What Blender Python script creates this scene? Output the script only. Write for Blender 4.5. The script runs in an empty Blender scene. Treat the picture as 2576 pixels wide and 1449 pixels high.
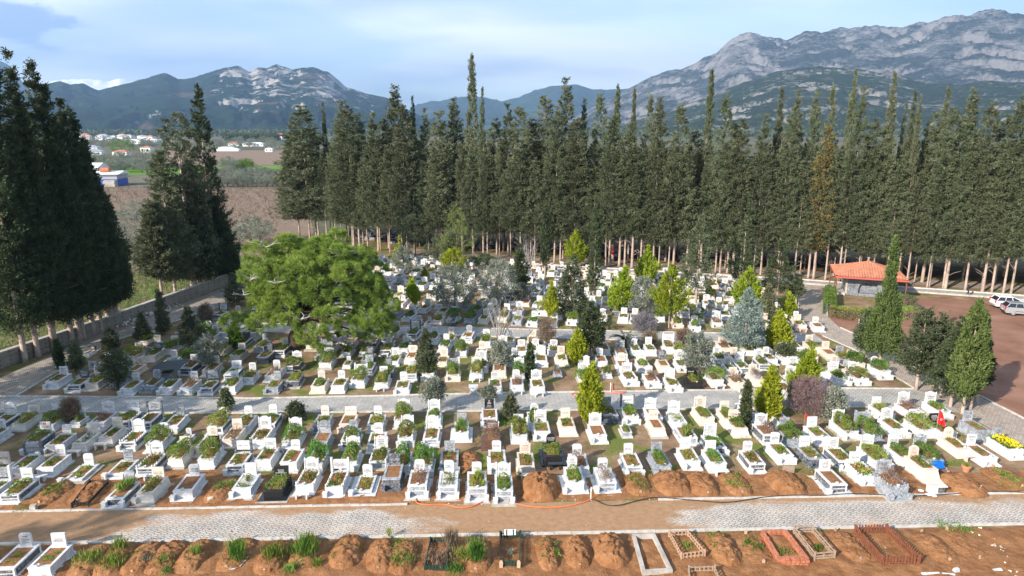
import bpy, math, random
import numpy as np
from mathutils import Vector, Matrix

C = bpy.context.scene.collection
R = math.radians
# ------------------------------------------------------------------ camera
FPX, PITCH, CAMH = 1717.0, math.atan((724.5 - 325) / 1717.0), 21.0   # drone camera 21 m up; picture measured on a 2576 x 1449 grid
cam = bpy.data.cameras.new('camera'); camo = bpy.data.objects.new('camera', cam); C.objects.link(camo)
camo.location = (0, 0, CAMH); camo.rotation_euler = (math.pi / 2 - PITCH, 0, 0)
cam.sensor_width = 36.0; cam.lens = 36.0 * FPX / 2576.0; cam.clip_start = 0.5; cam.clip_end = 60000
bpy.context.scene.camera = camo
# ------------------------------------------------------------------ light
SUN_AZ, SUN_EL = 47.0, 27.0        # shadows run 47 degrees right of the view axis
sc = bpy.context.scene
w = bpy.data.worlds.new('World'); sc.world = w; w.use_nodes = True
nt = w.node_tree; nt.nodes.clear()
def N(nt, t, **k):
    n = nt.nodes.new(t)
    for a, v in k.items():
        if a == 'inp':
            for i, x in v.items(): n.inputs[i].default_value = x
        else: setattr(n, a, v)
    return n
def L(nt, a, b): nt.links.new(a, b)
sky = N(nt, 'ShaderNodeTexSky', sky_type='NISHITA', sun_disc=False, sun_elevation=R(SUN_EL), sun_rotation=R(180 + SUN_AZ),
        altitude=100, air_density=1.0, dust_density=0.6, ozone_density=2.0)
tc = N(nt, 'ShaderNodeTexCoord'); sx = N(nt, 'ShaderNodeSeparateXYZ'); L(nt, tc.outputs['Generated'], sx.inputs[0])
zz = N(nt, 'ShaderNodeMath', operation='ADD', inp={1: 0.16}); L(nt, sx.outputs[2], zz.inputs[0])
zc_ = N(nt, 'ShaderNodeMath', operation='MAXIMUM', inp={1: 0.05}); L(nt, zz.outputs[0], zc_.inputs[0])
dx = N(nt, 'ShaderNodeMath', operation='DIVIDE'); L(nt, sx.outputs[0], dx.inputs[0]); L(nt, zc_.outputs[0], dx.inputs[1])
dy = N(nt, 'ShaderNodeMath', operation='DIVIDE'); L(nt, sx.outputs[1], dy.inputs[0]); L(nt, zc_.outputs[0], dy.inputs[1])
cx = N(nt, 'ShaderNodeCombineXYZ'); L(nt, dx.outputs[0], cx.inputs[0]); L(nt, dy.outputs[0], cx.inputs[1])
mp = N(nt, 'ShaderNodeMapping'); mp.inputs['Scale'].default_value = (0.5, 0.75, 1); mp.inputs['Rotation'].default_value = (0, 0, R(-38)); mp.inputs['Location'].default_value = (1.3, 0.4, 0)
L(nt, cx.outputs[0], mp.inputs[0])
n1 = N(nt, 'ShaderNodeTexNoise', inp={'Scale': 0.9, 'Detail': 7.0, 'Roughness': 0.52, 'Distortion': 0.6}); L(nt, mp.outputs[0], n1.inputs['Vector'])
r1 = N(nt, 'ShaderNodeValToRGB'); r1.color_ramp.elements[0].position = 0.42; r1.color_ramp.elements[1].position = 0.58
r1.color_ramp.elements[0].color = (0.38, 0.38, 0.38, 1); r1.color_ramp.elements[1].color = (1, 1, 1, 1)
L(nt, n1.outputs[0], r1.inputs[0])
n2 = N(nt, 'ShaderNodeTexNoise', inp={'Scale': 0.7, 'Detail': 4.0, 'Roughness': 0.5}); n2.noise_dimensions = '4D'; n2.inputs['W'].default_value = 3.7; L(nt, mp.outputs[0], n2.inputs['Vector'])
r2 = N(nt, 'ShaderNodeValToRGB'); r2.color_ramp.elements[0].position = 0.42; r2.color_ramp.elements[1].position = 0.58
r2.color_ramp.elements[0].color = (2.5, 3.2, 4.2, 1); r2.color_ramp.elements[1].color = (7.4, 7.6, 7.8, 1)   # grey-blue and white cloud
L(nt, n2.outputs[0], r2.inputs[0])
mx = N(nt, 'ShaderNodeMix', data_type='RGBA'); L(nt, r1.outputs[0], mx.inputs[0]); L(nt, sky.outputs[0], mx.inputs[6]); L(nt, r2.outputs[0], mx.inputs[7])
# one small dark cloud, low in the north-west
nrm = N(nt, 'ShaderNodeVectorMath', operation='DISTANCE'); L(nt, tc.outputs['Generated'], nrm.inputs[0])
_d = Vector((20 - 1288, 0, -(60 - 724.5))); _v = Vector((_d.x, math.cos(PITCH) * FPX + math.sin(PITCH) * _d.z, -math.sin(PITCH) * FPX + math.cos(PITCH) * _d.z)).normalized()
scl = N(nt, 'ShaderNodeVectorMath', operation='MULTIPLY'); scl.inputs[1].default_value = (1, 1, 2.6); nt.links.remove(nrm.inputs[0].links[0])
L(nt, tc.outputs['Generated'], scl.inputs[0]); L(nt, scl.outputs[0], nrm.inputs[0]); nrm.inputs[1].default_value = (_v.x, _v.y, _v.z * 2.6)
n3 = N(nt, 'ShaderNodeTexNoise', inp={'Scale': 22.0, 'Detail': 5.0}); L(nt, scl.outputs[0], n3.inputs['Vector'])
a3 = N(nt, 'ShaderNodeMath', operation='MULTIPLY_ADD', inp={1: 0.16}); L(nt, n3.outputs[0], a3.inputs[0]); L(nt, nrm.outputs['Value'], a3.inputs[2])
r3 = N(nt, 'ShaderNodeMapRange', interpolation_type='SMOOTHSTEP', inp={1: 0.155, 2: 0.115, 3: 0.0, 4: 0.9}); L(nt, a3.outputs[0], r3.inputs[0])
m3 = N(nt, 'ShaderNodeMix', data_type='RGBA'); m3.inputs[7].default_value = (2.0, 2.7, 4.2, 1); L(nt, r3.outputs[0], m3.inputs[0]); L(nt, mx.outputs[2], m3.inputs[6])
bg = N(nt, 'ShaderNodeBackground', inp={1: 0.11}); L(nt, m3.outputs[2], bg.inputs[0])
wo = N(nt, 'ShaderNodeOutputWorld'); L(nt, bg.outputs[0], wo.inputs[0])
sl = bpy.data.lights.new('sun', 'SUN'); sl.energy = 5.0; sl.angle = R(0.6); sl.color = (1.0, 0.91, 0.79)
so = bpy.data.objects.new('sun', sl); C.objects.link(so)
_dir = Vector((math.sin(R(SUN_AZ)) * math.cos(R(SUN_EL)), math.cos(R(SUN_AZ)) * math.cos(R(SUN_EL)), -math.sin(R(SUN_EL))))
so.rotation_euler = _dir.to_track_quat('-Z', 'Y').to_euler(); so.location = (0, 0, 60)
sc.view_settings.view_transform = 'Standard'; sc.view_settings.look = 'None'; sc.view_settings.gamma = 1; sc.view_settings.exposure = 1.1
sc.view_settings.use_curve_mapping = False
sc.render.engine = 'CYCLES'
cy = sc.cycles; cy.max_bounces = 6; cy.diffuse_bounces = 2; cy.glossy_bounces = 2; cy.transmission_bounces = 2; cy.transparent_max_bounces = 6; cy.volume_bounces = 0
cy.caustics_reflective = False; cy.caustics_refractive = False; cy.use_denoising = True

# ------------------------------------------------------------------ measuring helpers
def at(x, y, z=0.0):
    "point of the place, at height z, seen at (x, y) of the photograph's 2576 x 1449 grid"
    dx_, dy_ = x - 1288, y - 724.5
    fy = math.cos(PITCH) * FPX - math.sin(PITCH) * dy_; fz = -math.sin(PITCH) * FPX - math.cos(PITCH) * dy_
    t = (z - CAMH) / fz
    return Vector((dx_ * t, fy * t, z))
def height_at(y, Y):
    a = math.atan((724.5 - y) / FPX) - PITCH
    return CAMH + Y * math.tan(a)
def xat(x, y, Y):
    "world X of picture point (x, y) at depth Y"
    dy_ = y - 724.5; fy = math.cos(PITCH) * FPX - math.sin(PITCH) * dy_
    return (x - 1288) * Y / fy

# ------------------------------------------------------------------ objects
def link(name, data, m=None, parent=None, loc=None, rz=None):
    o = bpy.data.objects.new(name, data); C.objects.link(o)
    if m is not None and data is not None and len(data.materials) == 0: data.materials.append(m)
    if parent is not None: o.parent = parent
    if loc is not None: o.location = loc
    if rz is not None: o.rotation_euler = (0, 0, rz)
    return o
def tag(o, label=None, cat=None, group=None, kind=None):
    if label: o['label'] = label
    if cat: o['category'] = cat
    if group: o['group'] = group
    if kind: o['kind'] = kind
    return o
def thing(name, label, cat, loc=(0, 0, 0), rz=0.0, group=None):
    return tag(link(name, None, None, None, loc, rz), label, cat, group)

class MB:
    def __init__(s): s.v = []; s.f = []; s.mi = []
    def add(s, vs, fs, mi=0):
        b = len(s.v); s.v += [tuple(p) for p in vs]; s.f += [tuple(b + i for i in f) for f in fs]; s.mi += [mi] * len(fs); return s
    def box(s, x0, x1, y0, y1, z0, z1, mi=0, M=None, tx=0, ty=0):
        vs = [(x0, y0, z0), (x1, y0, z0), (x1, y1, z0), (x0, y1, z0), (x0 + tx, y0 + ty, z1), (x1 - tx, y0 + ty, z1), (x1 - tx, y1 - ty, z1), (x0 + tx, y1 - ty, z1)]
        if M is not None: vs = [M @ Vector(p) for p in vs]
        return s.add(vs, [(0, 3, 2, 1), (4, 5, 6, 7), (0, 1, 5, 4), (1, 2, 6, 5), (2, 3, 7, 6), (3, 0, 4, 7)], mi)
    def prism(s, pts, y0, y1, mi=0, M=None):
        "outline in x,z pushed from y0 (front) to y1"
        n = len(pts); vs = [(x, y0, z) for x, z in pts] + [(x, y1, z) for x, z in pts]
        if M is not None: vs = [M @ Vector(p) for p in vs]
        return s.add(vs, [tuple(range(n)), tuple(reversed(range(n, 2 * n)))] + [((i + 1) % n, i, n + i, n + (i + 1) % n) for i in range(n)], mi)
    def slab(s, pts, z0, z1, mi=0):
        n = len(pts); vs = [(p[0], p[1], z0) for p in pts] + [(p[0], p[1], z1) for p in pts]
        return s.add(vs, [tuple(reversed(range(n))), tuple(range(n, 2 * n))] + [(i, (i + 1) % n, n + (i + 1) % n, n + i) for i in range(n)], mi)
    def lathe(s, prof, n=8, c=(0, 0), mi=0, M=None):
        vs = []
        for r, z in prof:
            for k in range(n):
                a = 2 * math.pi * k / n; vs.append((c[0] + r * math.cos(a), c[1] + r * math.sin(a), z))
        if M is not None: vs = [M @ Vector(p) for p in vs]
        fs = [(i * n + k, i * n + (k + 1) % n, (i + 1) * n + (k + 1) % n, (i + 1) * n + k) for i in range(len(prof) - 1) for k in range(n)]
        fs += [tuple(reversed(range(n))), tuple(range((len(prof) - 1) * n, len(prof) * n))]
        return s.add(vs, fs, mi)
    def tube(s, pts, rad, n=6, mi=0):
        pts = [Vector(p) for p in pts]; rad = rad if isinstance(rad, (list, tuple)) else [rad] * len(pts); vs = []
        for i, p in enumerate(pts):
            t = (pts[min(i + 1, len(pts) - 1)] - pts[max(i - 1, 0)]).normalized()
            u = t.orthogonal().normalized() if abs(t.z) < 0.99 else Vector((1, 0, 0)); u = (u - t * u.dot(t)).normalized(); v_ = t.cross(u)
            if i and False: pass
            for k in range(n):
                a = 2 * math.pi * k / n
                e = Vector((0, 0, 1)).cross(t)
                if e.length > 0.15: e.normalize(); f2 = t.cross(e)
                else: e, f2 = u, v_
                vs.append(p + (e * math.cos(a) + f2 * math.sin(a)) * rad[i])
        fs = [(i * n + k, i * n + (k + 1) % n, (i + 1) * n + (k + 1) % n, (i + 1) * n + k) for i in range(len(pts) - 1) for k in range(n)]
        fs += [tuple(reversed(range(n))), tuple(range((len(pts) - 1) * n, len(pts) * n))]
        return s.add(vs, fs, mi)
    def mesh(s, name, mats, smooth=False):
        me = bpy.data.meshes.new(name); me.from_pydata([tuple(v) for v in s.v], [], s.f)
        for m in (mats if isinstance(mats, (list, tuple)) else [mats]): me.materials.append(m)
        if any(s.mi): me.polygons.foreach_set('material_index', s.mi)
        if smooth: me.polygons.foreach_set('use_smooth', [True] * len(me.polygons))
        me.update(); return me
    def build(s, name, mats, parent=None, loc=None, rz=None, smooth=False):
        return link(name, s.mesh(name, mats, smooth), None, parent, loc, rz)

# ------------------------------------------------------------------ materials
MATS = {}
def newmat(name):
    m = bpy.data.materials.new(name); m.use_nodes = True; nt = m.node_tree
    return m, nt, nt.nodes['Principled BSDF']
def ramp(nt, stops, fac):
    r = N(nt, 'ShaderNodeValToRGB'); cr = r.color_ramp
    while len(cr.elements) < len(stops): cr.elements.new(0.5)
    for e, (p, c) in zip(cr.elements, stops):
        e.position = p; e.color = (*c, 1) if len(c) == 3 else c
    L(nt, fac, r.inputs[0]); return r.outputs[0]
def noise(nt, scale, detail=4, rough=0.55, vec=None, dist=0.0, world=False, sc3=None):
    n = N(nt, 'ShaderNodeTexNoise', inp={'Scale': scale, 'Detail': detail, 'Roughness': rough, 'Distortion': dist})
    if vec is None:
        if world: vec = N(nt, 'ShaderNodeNewGeometry').outputs['Position']
        else: vec = N(nt, 'ShaderNodeTexCoord').outputs['Object']
    if sc3:
        mpn = N(nt, 'ShaderNodeMapping'); mpn.inputs['Scale'].default_value = sc3; L(nt, vec, mpn.inputs[0]); vec = mpn.outputs[0]
    L(nt, vec, n.inputs['Vector']); return n.outputs[0]
def mixc(nt, fac, a, b):
    m = N(nt, 'ShaderNodeMix', data_type='RGBA')
    for i, x in ((0, fac), (6, a), (7, b)):
        if isinstance(x, (int, float)): m.inputs[i].default_value = x
        elif isinstance(x, tuple): m.inputs[i].default_value = (*x, 1) if len(x) == 3 else x
        else: L(nt, x, m.inputs[i])
    return m.outputs[2]
def bump(nt, h, strength, dist, bsdf):
    b = N(nt, 'ShaderNodeBump', inp={'Strength': strength, 'Distance': dist}); L(nt, h, b.inputs['Height']); L(nt, b.outputs[0], bsdf.inputs['Normal'])
def mathn(nt, op, a, b=None, clamp=False):
    m = N(nt, 'ShaderNodeMath', operation=op, use_clamp=clamp)
    for i, x in ((0, a), (1, b)):
        if x is None: continue
        if isinstance(x, (int, float)): m.inputs[i].default_value = x
        else: L(nt, x, m.inputs[i])
    return m.outputs[0]
def stone(name, c1, c2, rough=0.45, scale=3.0, stain=None, stain_amt=0.5, vein=None):
    m, nt, b = newmat(name)
    n = noise(nt, scale, 6, 0.6, world=True); col = ramp(nt, [(0.35, c1), (0.65, c2)], n)
    if vein:
        nv = noise(nt, 2.2, 5, 0.6, world=True, dist=1.6)
        d = mathn(nt, 'ABSOLUTE', mathn(nt, 'SUBTRACT', nv, 0.5)); f = N(nt, 'ShaderNodeMapRange', inp={1: 0.0, 2: vein[1], 3: 1.0, 4: 0.0}); L(nt, d, f.inputs[0])
        col = mixc(nt, f.outputs[0], col, vein[0])
    if stain:
        ns = noise(nt, 1.1, 6, 0.7, world=True); f = N(nt, 'ShaderNodeMapRange', inp={1: 0.52, 2: 0.75, 3: 0.0, 4: stain_amt}); L(nt, ns, f.inputs[0])
        col = mixc(nt, f.outputs[0], col, stain)
    L(nt, col, b.inputs['Base Color']); b.inputs['Roughness'].default_value = rough; b.inputs['Specular IOR Level'].default_value = 0.35
    return m
M = {}
M['white'] = stone('white_marble', (0.54, 0.545, 0.55), (0.72, 0.72, 0.715), 0.4, 2.5, (0.42, 0.39, 0.34), 0.6, ((0.36, 0.38, 0.41), 0.02))
M['grey'] = stone('grey_marble', (0.17, 0.19, 0.22), (0.33, 0.35, 0.385), 0.35, 2.4, (0.15, 0.155, 0.16), 0.5, ((0.58, 0.59, 0.60), 0.03))
M['slate'] = stone('kiosk_slate', (0.09, 0.10, 0.12), (0.20, 0.215, 0.24), 0.5, 2.0, None, 0, ((0.36, 0.37, 0.39), 0.03))
M['dark'] = stone('dark_marble', (0.045, 0.05, 0.06), (0.13, 0.14, 0.16), 0.25, 5.0, None, 0, ((0.45, 0.46, 0.48), 0.016))
M['cream'] = stone('cream_travertine', (0.56, 0.50, 0.43), (0.68, 0.62, 0.54), 0.55, 3.0, (0.45, 0.38, 0.30), 0.4)
M['pink'] = stone('rose_marble', (0.60, 0.47, 0.39), (0.72, 0.60, 0.52), 0.5, 2.5, (0.50, 0.37, 0.28), 0.35)
M['black'] = stone('black_granite', (0.012, 0.012, 0.013), (0.03, 0.03, 0.032), 0.12, 30.0)
M['brown'] = stone('brown_stone', (0.10, 0.05, 0.035), (0.16, 0.09, 0.06), 0.4, 6.0)
M['concrete'] = stone('weathered_concrete', (0.33, 0.30, 0.26), (0.50, 0.47, 0.42), 0.85, 2.0, (0.24, 0.17, 0.11), 0.7)
M['kerbstone'] = stone('kerb_concrete', (0.42, 0.40, 0.37), (0.58, 0.56, 0.52), 0.85, 3.0, (0.33, 0.22, 0.13), 0.6)
def soilmat(name, c1, c2, c3=None, sc_=2.0, bs=0.6, bd=0.05):
    m, nt, b = newmat(name)
    n = noise(nt, sc_, 8, 0.65, world=True); st = [(0.3, c1), (0.7, c2)]
    col = ramp(nt, st, n)
    n2 = noise(nt, 14, 4, 0.7, world=True)
    peb = ramp(nt, [(0.62, (0, 0, 0)), (0.70, (1, 1, 1))], n2)
    col = mixc(nt, mathn(nt, 'MULTIPLY', peb, 0.45), col, c3 or tuple(min(1, x * 1.7 + 0.03) for x in c2))
    L(nt, col, b.inputs['Base Color']); b.inputs['Roughness'].default_value = 0.95; b.inputs['Specular IOR Level'].default_value = 0.1
    hh = mathn(nt, 'ADD', mathn(nt, 'MULTIPLY', n, 1.2), mathn(nt, 'MULTIPLY', n2, 0.35)); bump(nt, hh, bs, bd, b)
    return m
M['soil'] = soilmat('red_clay_soil', (0.20, 0.085, 0.034), (0.39, 0.195, 0.090), (0.48, 0.31, 0.19), 1.6, 1.0, 0.16)
M['bedsoil'] = soilmat('grave_bed_soil', (0.16, 0.072, 0.030), (0.34, 0.175, 0.085), None, 4.0, 0.8, 0.04)
M['gravel'] = soilmat('white_gravel', (0.40, 0.38, 0.36), (0.68, 0.66, 0.62), (0.2, 0.18, 0.16), 20.0, 0.8, 0.03)
def groundmat():
    "cemetery ground: clay, trampled earth, moss and grass patches"
    m, nt, b = newmat('cemetery_ground')
    n = noise(nt, 0.5, 8, 0.65, world=True); n2 = noise(nt, 0.33, 6, 0.6, world=True, dist=0.4); n3 = noise(nt, 9, 4, 0.7, world=True)
    col = ramp(nt, [(0.3, (0.12, 0.075, 0.045)), (0.5, (0.24, 0.155, 0.095)), (0.7, (0.36, 0.245, 0.16))], n)
    g = ramp(nt, [(0.25, (0.055, 0.085, 0.015)), (0.6, (0.15, 0.18, 0.035)), (0.8, (0.24, 0.22, 0.07))], n3)
    f = N(nt, 'ShaderNodeMapRange', inp={1: 0.5, 2: 0.58, 3: 0.0, 4: 0.9}); L(nt, mathn(nt, 'ADD', n2, mathn(nt, 'MULTIPLY', mathn(nt, 'SUBTRACT', n3, 0.5), 0.18)), f.inputs[0])
    col = mixc(nt, f.outputs[0], col, g)
    L(nt, col, b.inputs['Base Color']); b.inputs['Roughness'].default_value = 0.95; b.inputs['Specular IOR Level'].default_value = 0.1
    bump(nt, mathn(nt, 'ADD', n, mathn(nt, 'MULTIPLY', n3, 0.3)), 0.7, 0.12, b); return m
M['ground'] = groundmat()
def pavermat(name, c1, c2, joint, mud=None, mudf=0.0, mode=0, rot=0.0, bw=0.34, rh=0.17):
    m, nt, b = newmat(name)
    g = N(nt, 'ShaderNodeNewGeometry').outputs['Position']
    mpn = N(nt, 'ShaderNodeMapping'); mpn.inputs['Rotation'].default_value = (0, 0, rot); L(nt, g, mpn.inputs[0])
    sp = N(nt, 'ShaderNodeSeparateXYZ'); L(nt, mpn.outputs[0], sp.inputs[0])
    # S-shaped interlocking blocks: both joints wave
    wy = mathn(nt, 'MULTIPLY', mathn(nt, 'SINE', mathn(nt, 'MULTIPLY', sp.outputs[0], 2 * math.pi / bw)), rh * 0.22)
    wx = mathn(nt, 'MULTIPLY', mathn(nt, 'SINE', mathn(nt, 'MULTIPLY', sp.outputs[1], math.pi / rh)), bw * 0.10)
    cb = N(nt, 'ShaderNodeCombineXYZ'); L(nt, mathn(nt, 'ADD', sp.outputs[0], wx), cb.inputs[0]); L(nt, mathn(nt, 'ADD', sp.outputs[1], wy), cb.inputs[1])
    br = N(nt, 'ShaderNodeTexBrick', inp={'Scale': 1.0, 'Mortar Size': 0.022, 'Mortar Smooth': 0.3, 'Bias': 0.0, 'Brick Width': bw, 'Row Height': rh})
    br.inputs['Color1'].default_value = (*c1, 1); br.inputs['Color2'].default_value = (*c2, 1); br.inputs['Mortar'].default_value = (*joint, 1)
    L(nt, cb.outputs[0], br.inputs['Vector'])
    n = noise(nt, 0.8, 7, 0.6, world=True); d = ramp(nt, [(0.3, (0.72, 0.72, 0.72)), (0.7, (1.05, 1.05, 1.05))], n)
    mm = N(nt, 'ShaderNodeMix', data_type='RGBA', blend_type='MULTIPLY'); mm.inputs[0].default_value = 1; L(nt, br.outputs[0], mm.inputs[6]); L(nt, d, mm.inputs[7]); col = mm.outputs[2]
    if mud:
        nm = noise(nt, 0.35, 8, 0.68, world=True, sc3=(0.6, 1.5, 1)); gp = N(nt, 'ShaderNodeSeparateXYZ'); L(nt, g, gp.inputs[0])
        if mode == 1:      # the front road: mud lies thickest in its middle stretch and along the kerbs
            def band(ch, a0, a1, b0, b1):
                r_a = N(nt, 'ShaderNodeMapRange', interpolation_type='SMOOTHSTEP', inp={1: a0, 2: a1, 3: 0, 4: 1}); L(nt, gp.outputs[ch], r_a.inputs[0])
                r_b = N(nt, 'ShaderNodeMapRange', interpolation_type='SMOOTHSTEP', inp={1: b0, 2: b1, 3: 1, 4: 0}); L(nt, gp.outputs[ch], r_b.inputs[0])
                return mathn(nt, 'MULTIPLY', r_a.outputs[0], r_b.outputs[0])
            yy = mathn(nt, 'SUBTRACT', gp.outputs[1], mathn(nt, 'MULTIPLY', gp.outputs[0], 0.0342))
            r_e = N(nt, 'ShaderNodeMapRange', interpolation_type='SMOOTHSTEP', inp={1: 34.3, 2: 35.5, 3: 0, 4: 0.55}); L(nt, yy, r_e.inputs[0])
            r_l = N(nt, 'ShaderNodeMapRange', interpolation_type='SMOOTHSTEP', inp={1: -19.0, 2: -23.0, 3: 0, 4: 0.32}); L(nt, gp.outputs[0], r_l.inputs[0])
            mid = mathn(nt, 'MULTIPLY', band(0, -8.5, -1.5, 5.5, 12.0), 0.42)
            extra = mathn(nt, 'ADD', mathn(nt, 'ADD', mid, mathn(nt, 'MULTIPLY', r_e.outputs[0], 0.55)), r_l.outputs[0])
            nm = mathn(nt, 'ADD', nm, extra)
            f = N(nt, 'ShaderNodeMapRange', inp={1: 0.60, 2: 0.72, 3: 0, 4: 0.97}); 
            # low blocks fill first, single blocks still show through
            nb = mathn(nt, 'MULTIPLY', mathn(nt, 'SUBTRACT', br.outputs[1], 0.0), 0.10); L(nt, mathn(nt, 'ADD', nm, nb), f.inputs[0])
        else:
            f = N(nt, 'ShaderNodeMapRange', inp={1: 0.60 - mudf, 2: 0.74 - mudf, 3: 0, 4: 0.85}); L(nt, nm, f.inputs[0])
        n5 = noise(nt, 3.0, 6, 0.6, world=True); mc = ramp(nt, [(0.3, tuple(x * 0.82 for x in mud)), (0.7, tuple(x * 1.15 for x in mud))], n5)
        col = mixc(nt, f.outputs[0], col, mc)
    L(nt, col, b.inputs['Base Color']); b.inputs['Roughness'].default_value = 0.85; b.inputs['Specular IOR Level'].default_value = 0.2
    return m
M['paver_front'] = pavermat('interlocking_pavers_muddy', (0.49, 0.445, 0.39), (0.57, 0.525, 0.47), (0.17, 0.13, 0.10), (0.34, 0.20, 0.105), 0, 1, R(-2))
M['paver_mid'] = pavermat('interlocking_pavers_grey', (0.42, 0.40, 0.37), (0.52, 0.50, 0.465), (0.20, 0.18, 0.15), (0.40, 0.30, 0.22), 0.0, 0, R(-2))
M['paver_path'] = pavermat('interlocking_pavers_rosy', (0.40, 0.33, 0.27), (0.53, 0.45, 0.38), (0.21, 0.16, 0.12), (0.42, 0.30, 0.22), 0.05, 0, R(86))
M['paver_side'] = pavermat('interlocking_pavers_worn', (0.32, 0.28, 0.23), (0.42, 0.37, 0.31), (0.15, 0.12, 0.09), (0.34, 0.25, 0.18), 0.08, 0, R(85))
M['gravel_yard'] = soilmat('dark_red_gravel', (0.18, 0.088, 0.058), (0.33, 0.185, 0.13), (0.38, 0.27, 0.20), 0.22, 0.5, 0.04)
def plain(name, c, rough=0.6, metal=0.0, spec=0.3, var=0.12, scale=6.0):
    m, nt, b = newmat(name)
    n = noise(nt, scale, 5, 0.6); col = ramp(nt, [(0.3, tuple(x * (1 - var) for x in c)), (0.7, tuple(min(1, x * (1 + var)) for x in c))], n)
    L(nt, col, b.inputs['Base Color']); b.inputs['Roughness'].default_value = rough; b.inputs['Metallic'].default_value = metal; b.inputs['Specular IOR Level'].default_value = spec
    return m
def leaf(name, c1, c2, trans=0.25, hue=0.03, val=0.25, rough=0.7, scale=1.3, c3=None):
    m, nt, b = newmat(name)
    n = noise(nt, scale, 3, 0.6); st = [(0.3, c1), (0.7, c2)]
    if c3: st = [(0.25, c1), (0.5, c2), (0.75, c3)]
    col = ramp(nt, st, n)
    oi = N(nt, 'ShaderNodeObjectInfo'); hs = N(nt, 'ShaderNodeHueSaturation')
    r_ = N(nt, 'ShaderNodeMapRange', inp={1: 0, 2: 1, 3: 1 - val, 4: 1 + val}); L(nt, oi.outputs['Random'], r_.inputs[0]); L(nt, r_.outputs[0], hs.inputs['Value'])
    rnd2 = mathn(nt, 'FRACT', mathn(nt, 'MULTIPLY', oi.outputs['Random'], 7.31)); rh_ = N(nt, 'ShaderNodeMapRange', inp={1: 0, 2: 1, 3: 0.5 - hue, 4: 0.5 + hue}); L(nt, rnd2, rh_.inputs[0]); L(nt, rh_.outputs[0], hs.inputs['Hue'])
    L(nt, col, hs.inputs['Color']); L(nt, hs.outputs[0], b.inputs['Base Color']); b.inputs['Roughness'].default_value = rough; b.inputs['Specular IOR Level'].default_value = 0.2
    tr = N(nt, 'ShaderNodeBsdfTranslucent'); L(nt, hs.outputs[0], tr.inputs[0]); ms = N(nt, 'ShaderNodeMixShader', inp={0: trans}); out = nt.nodes['Material Output']
    L(nt, b.outputs[0], ms.inputs[1]); L(nt, tr.outputs[0], ms.inputs[2]); L(nt, ms.outputs[0], out.inputs[0])
    return m
M['cypress'] = leaf('cypress_foliage', (0.062, 0.082, 0.040), (0.135, 0.155, 0.083), 0.25, 0.02, 0.2, c3=(0.20, 0.215, 0.125))
M['cypress_dark'] = leaf('dark_cypress_foliage', (0.040, 0.060, 0.028), (0.095, 0.118, 0.052), 0.22, 0.015, 0.15)
M['cypress_dry'] = leaf('dry_cypress_foliage', (0.13, 0.11, 0.04), (0.27, 0.20, 0.085), 0.2, 0.01, 0.1)
M['columngreen'] = leaf('green_column_foliage', (0.075, 0.11, 0.03), (0.15, 0.20, 0.06), 0.25, 0.01, 0.1)
M['juniper'] = leaf('grey_conifer_foliage', (0.055, 0.075, 0.035), (0.135, 0.155, 0.080), 0.2, 0.015, 0.15)
M['pine'] = leaf('pine_needles', (0.10, 0.17, 0.030), (0.25, 0.35, 0.065), 0.34, 0.01, 0.1, scale=0.7, c3=(0.37, 0.46, 0.10))
M['pine_young'] = leaf('young_pine_needles', (0.13, 0.18, 0.055), (0.24, 0.30, 0.10), 0.3, 0.01, 0.1)
M['golden'] = leaf('golden_thuja_foliage', (0.13, 0.18, 0.012), (0.29, 0.35, 0.024), 0.3, 0.015, 0.18, c3=(0.44, 0.49, 0.045))
M['olive'] = leaf('olive_leaves', (0.11, 0.13, 0.095), (0.22, 0.24, 0.185), 0.2, 0.01, 0.15, c3=(0.30, 0.32, 0.26))
M['blue'] = leaf('blue_cedar_needles', (0.15, 0.21, 0.19), (0.32, 0.39, 0.36), 0.2, 0.01, 0.05)
M['green'] = leaf('garden_leaves', (0.045, 0.10, 0.014), (0.13, 0.22, 0.035), 0.3, 0.03, 0.25, c3=(0.20, 0.30, 0.055))
M['ivy'] = leaf('low_shrub_leaves', (0.07, 0.11, 0.018), (0.19, 0.25, 0.05), 0.3, 0.03, 0.25, c3=(0.28, 0.32, 0.07))
M['grass'] = leaf('grass_blades', (0.07, 0.14, 0.02), (0.18, 0.27, 0.05), 0.3, 0.03, 0.25, c3=(0.32, 0.36, 0.12))
M['dry'] = leaf('dry_twigs', (0.13, 0.085, 0.06), (0.26, 0.19, 0.14), 0.1, 0.02, 0.2)
M['purple'] = leaf('purple_twigs', (0.16, 0.10, 0.10), (0.27, 0.19, 0.18), 0.1, 0.01, 0.1)
M['lavender'] = leaf('grey_lavender', (0.16, 0.15, 0.165), (0.29, 0.27, 0.29), 0.1, 0.01, 0.1)
M['red'] = leaf('red_flowers', (0.35, 0.05, 0.05), (0.55, 0.22, 0.15), 0.2, 0.05, 0.2)
M['yellow'] = leaf('yellow_flowers', (0.72, 0.56, 0.01), (0.85, 0.72, 0.02), 0.2, 0.0, 0.05)
M['bark'] = soilmat('cypress_bark', (0.26, 0.19, 0.155), (0.50, 0.40, 0.33), (0.6, 0.5, 0.42), 1.5, 0.7, 0.05)
M['barkdark'] = soilmat('pine_bark', (0.055, 0.04, 0.03), (0.14, 0.10, 0.075), None, 3.0, 0.9, 0.08)
M['barkgrey'] = soilmat('grey_branches', (0.26, 0.23, 0.21), (0.46, 0.43, 0.40), None, 3.0, 0.5, 0.03)
M['wood'] = plain('pale_wood', (0.44, 0.30, 0.20), 0.8, 0, 0.2, 0.2)
M['oldwood'] = plain('weathered_wood', (0.34, 0.25, 0.18), 0.85, 0, 0.2, 0.25)
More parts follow.
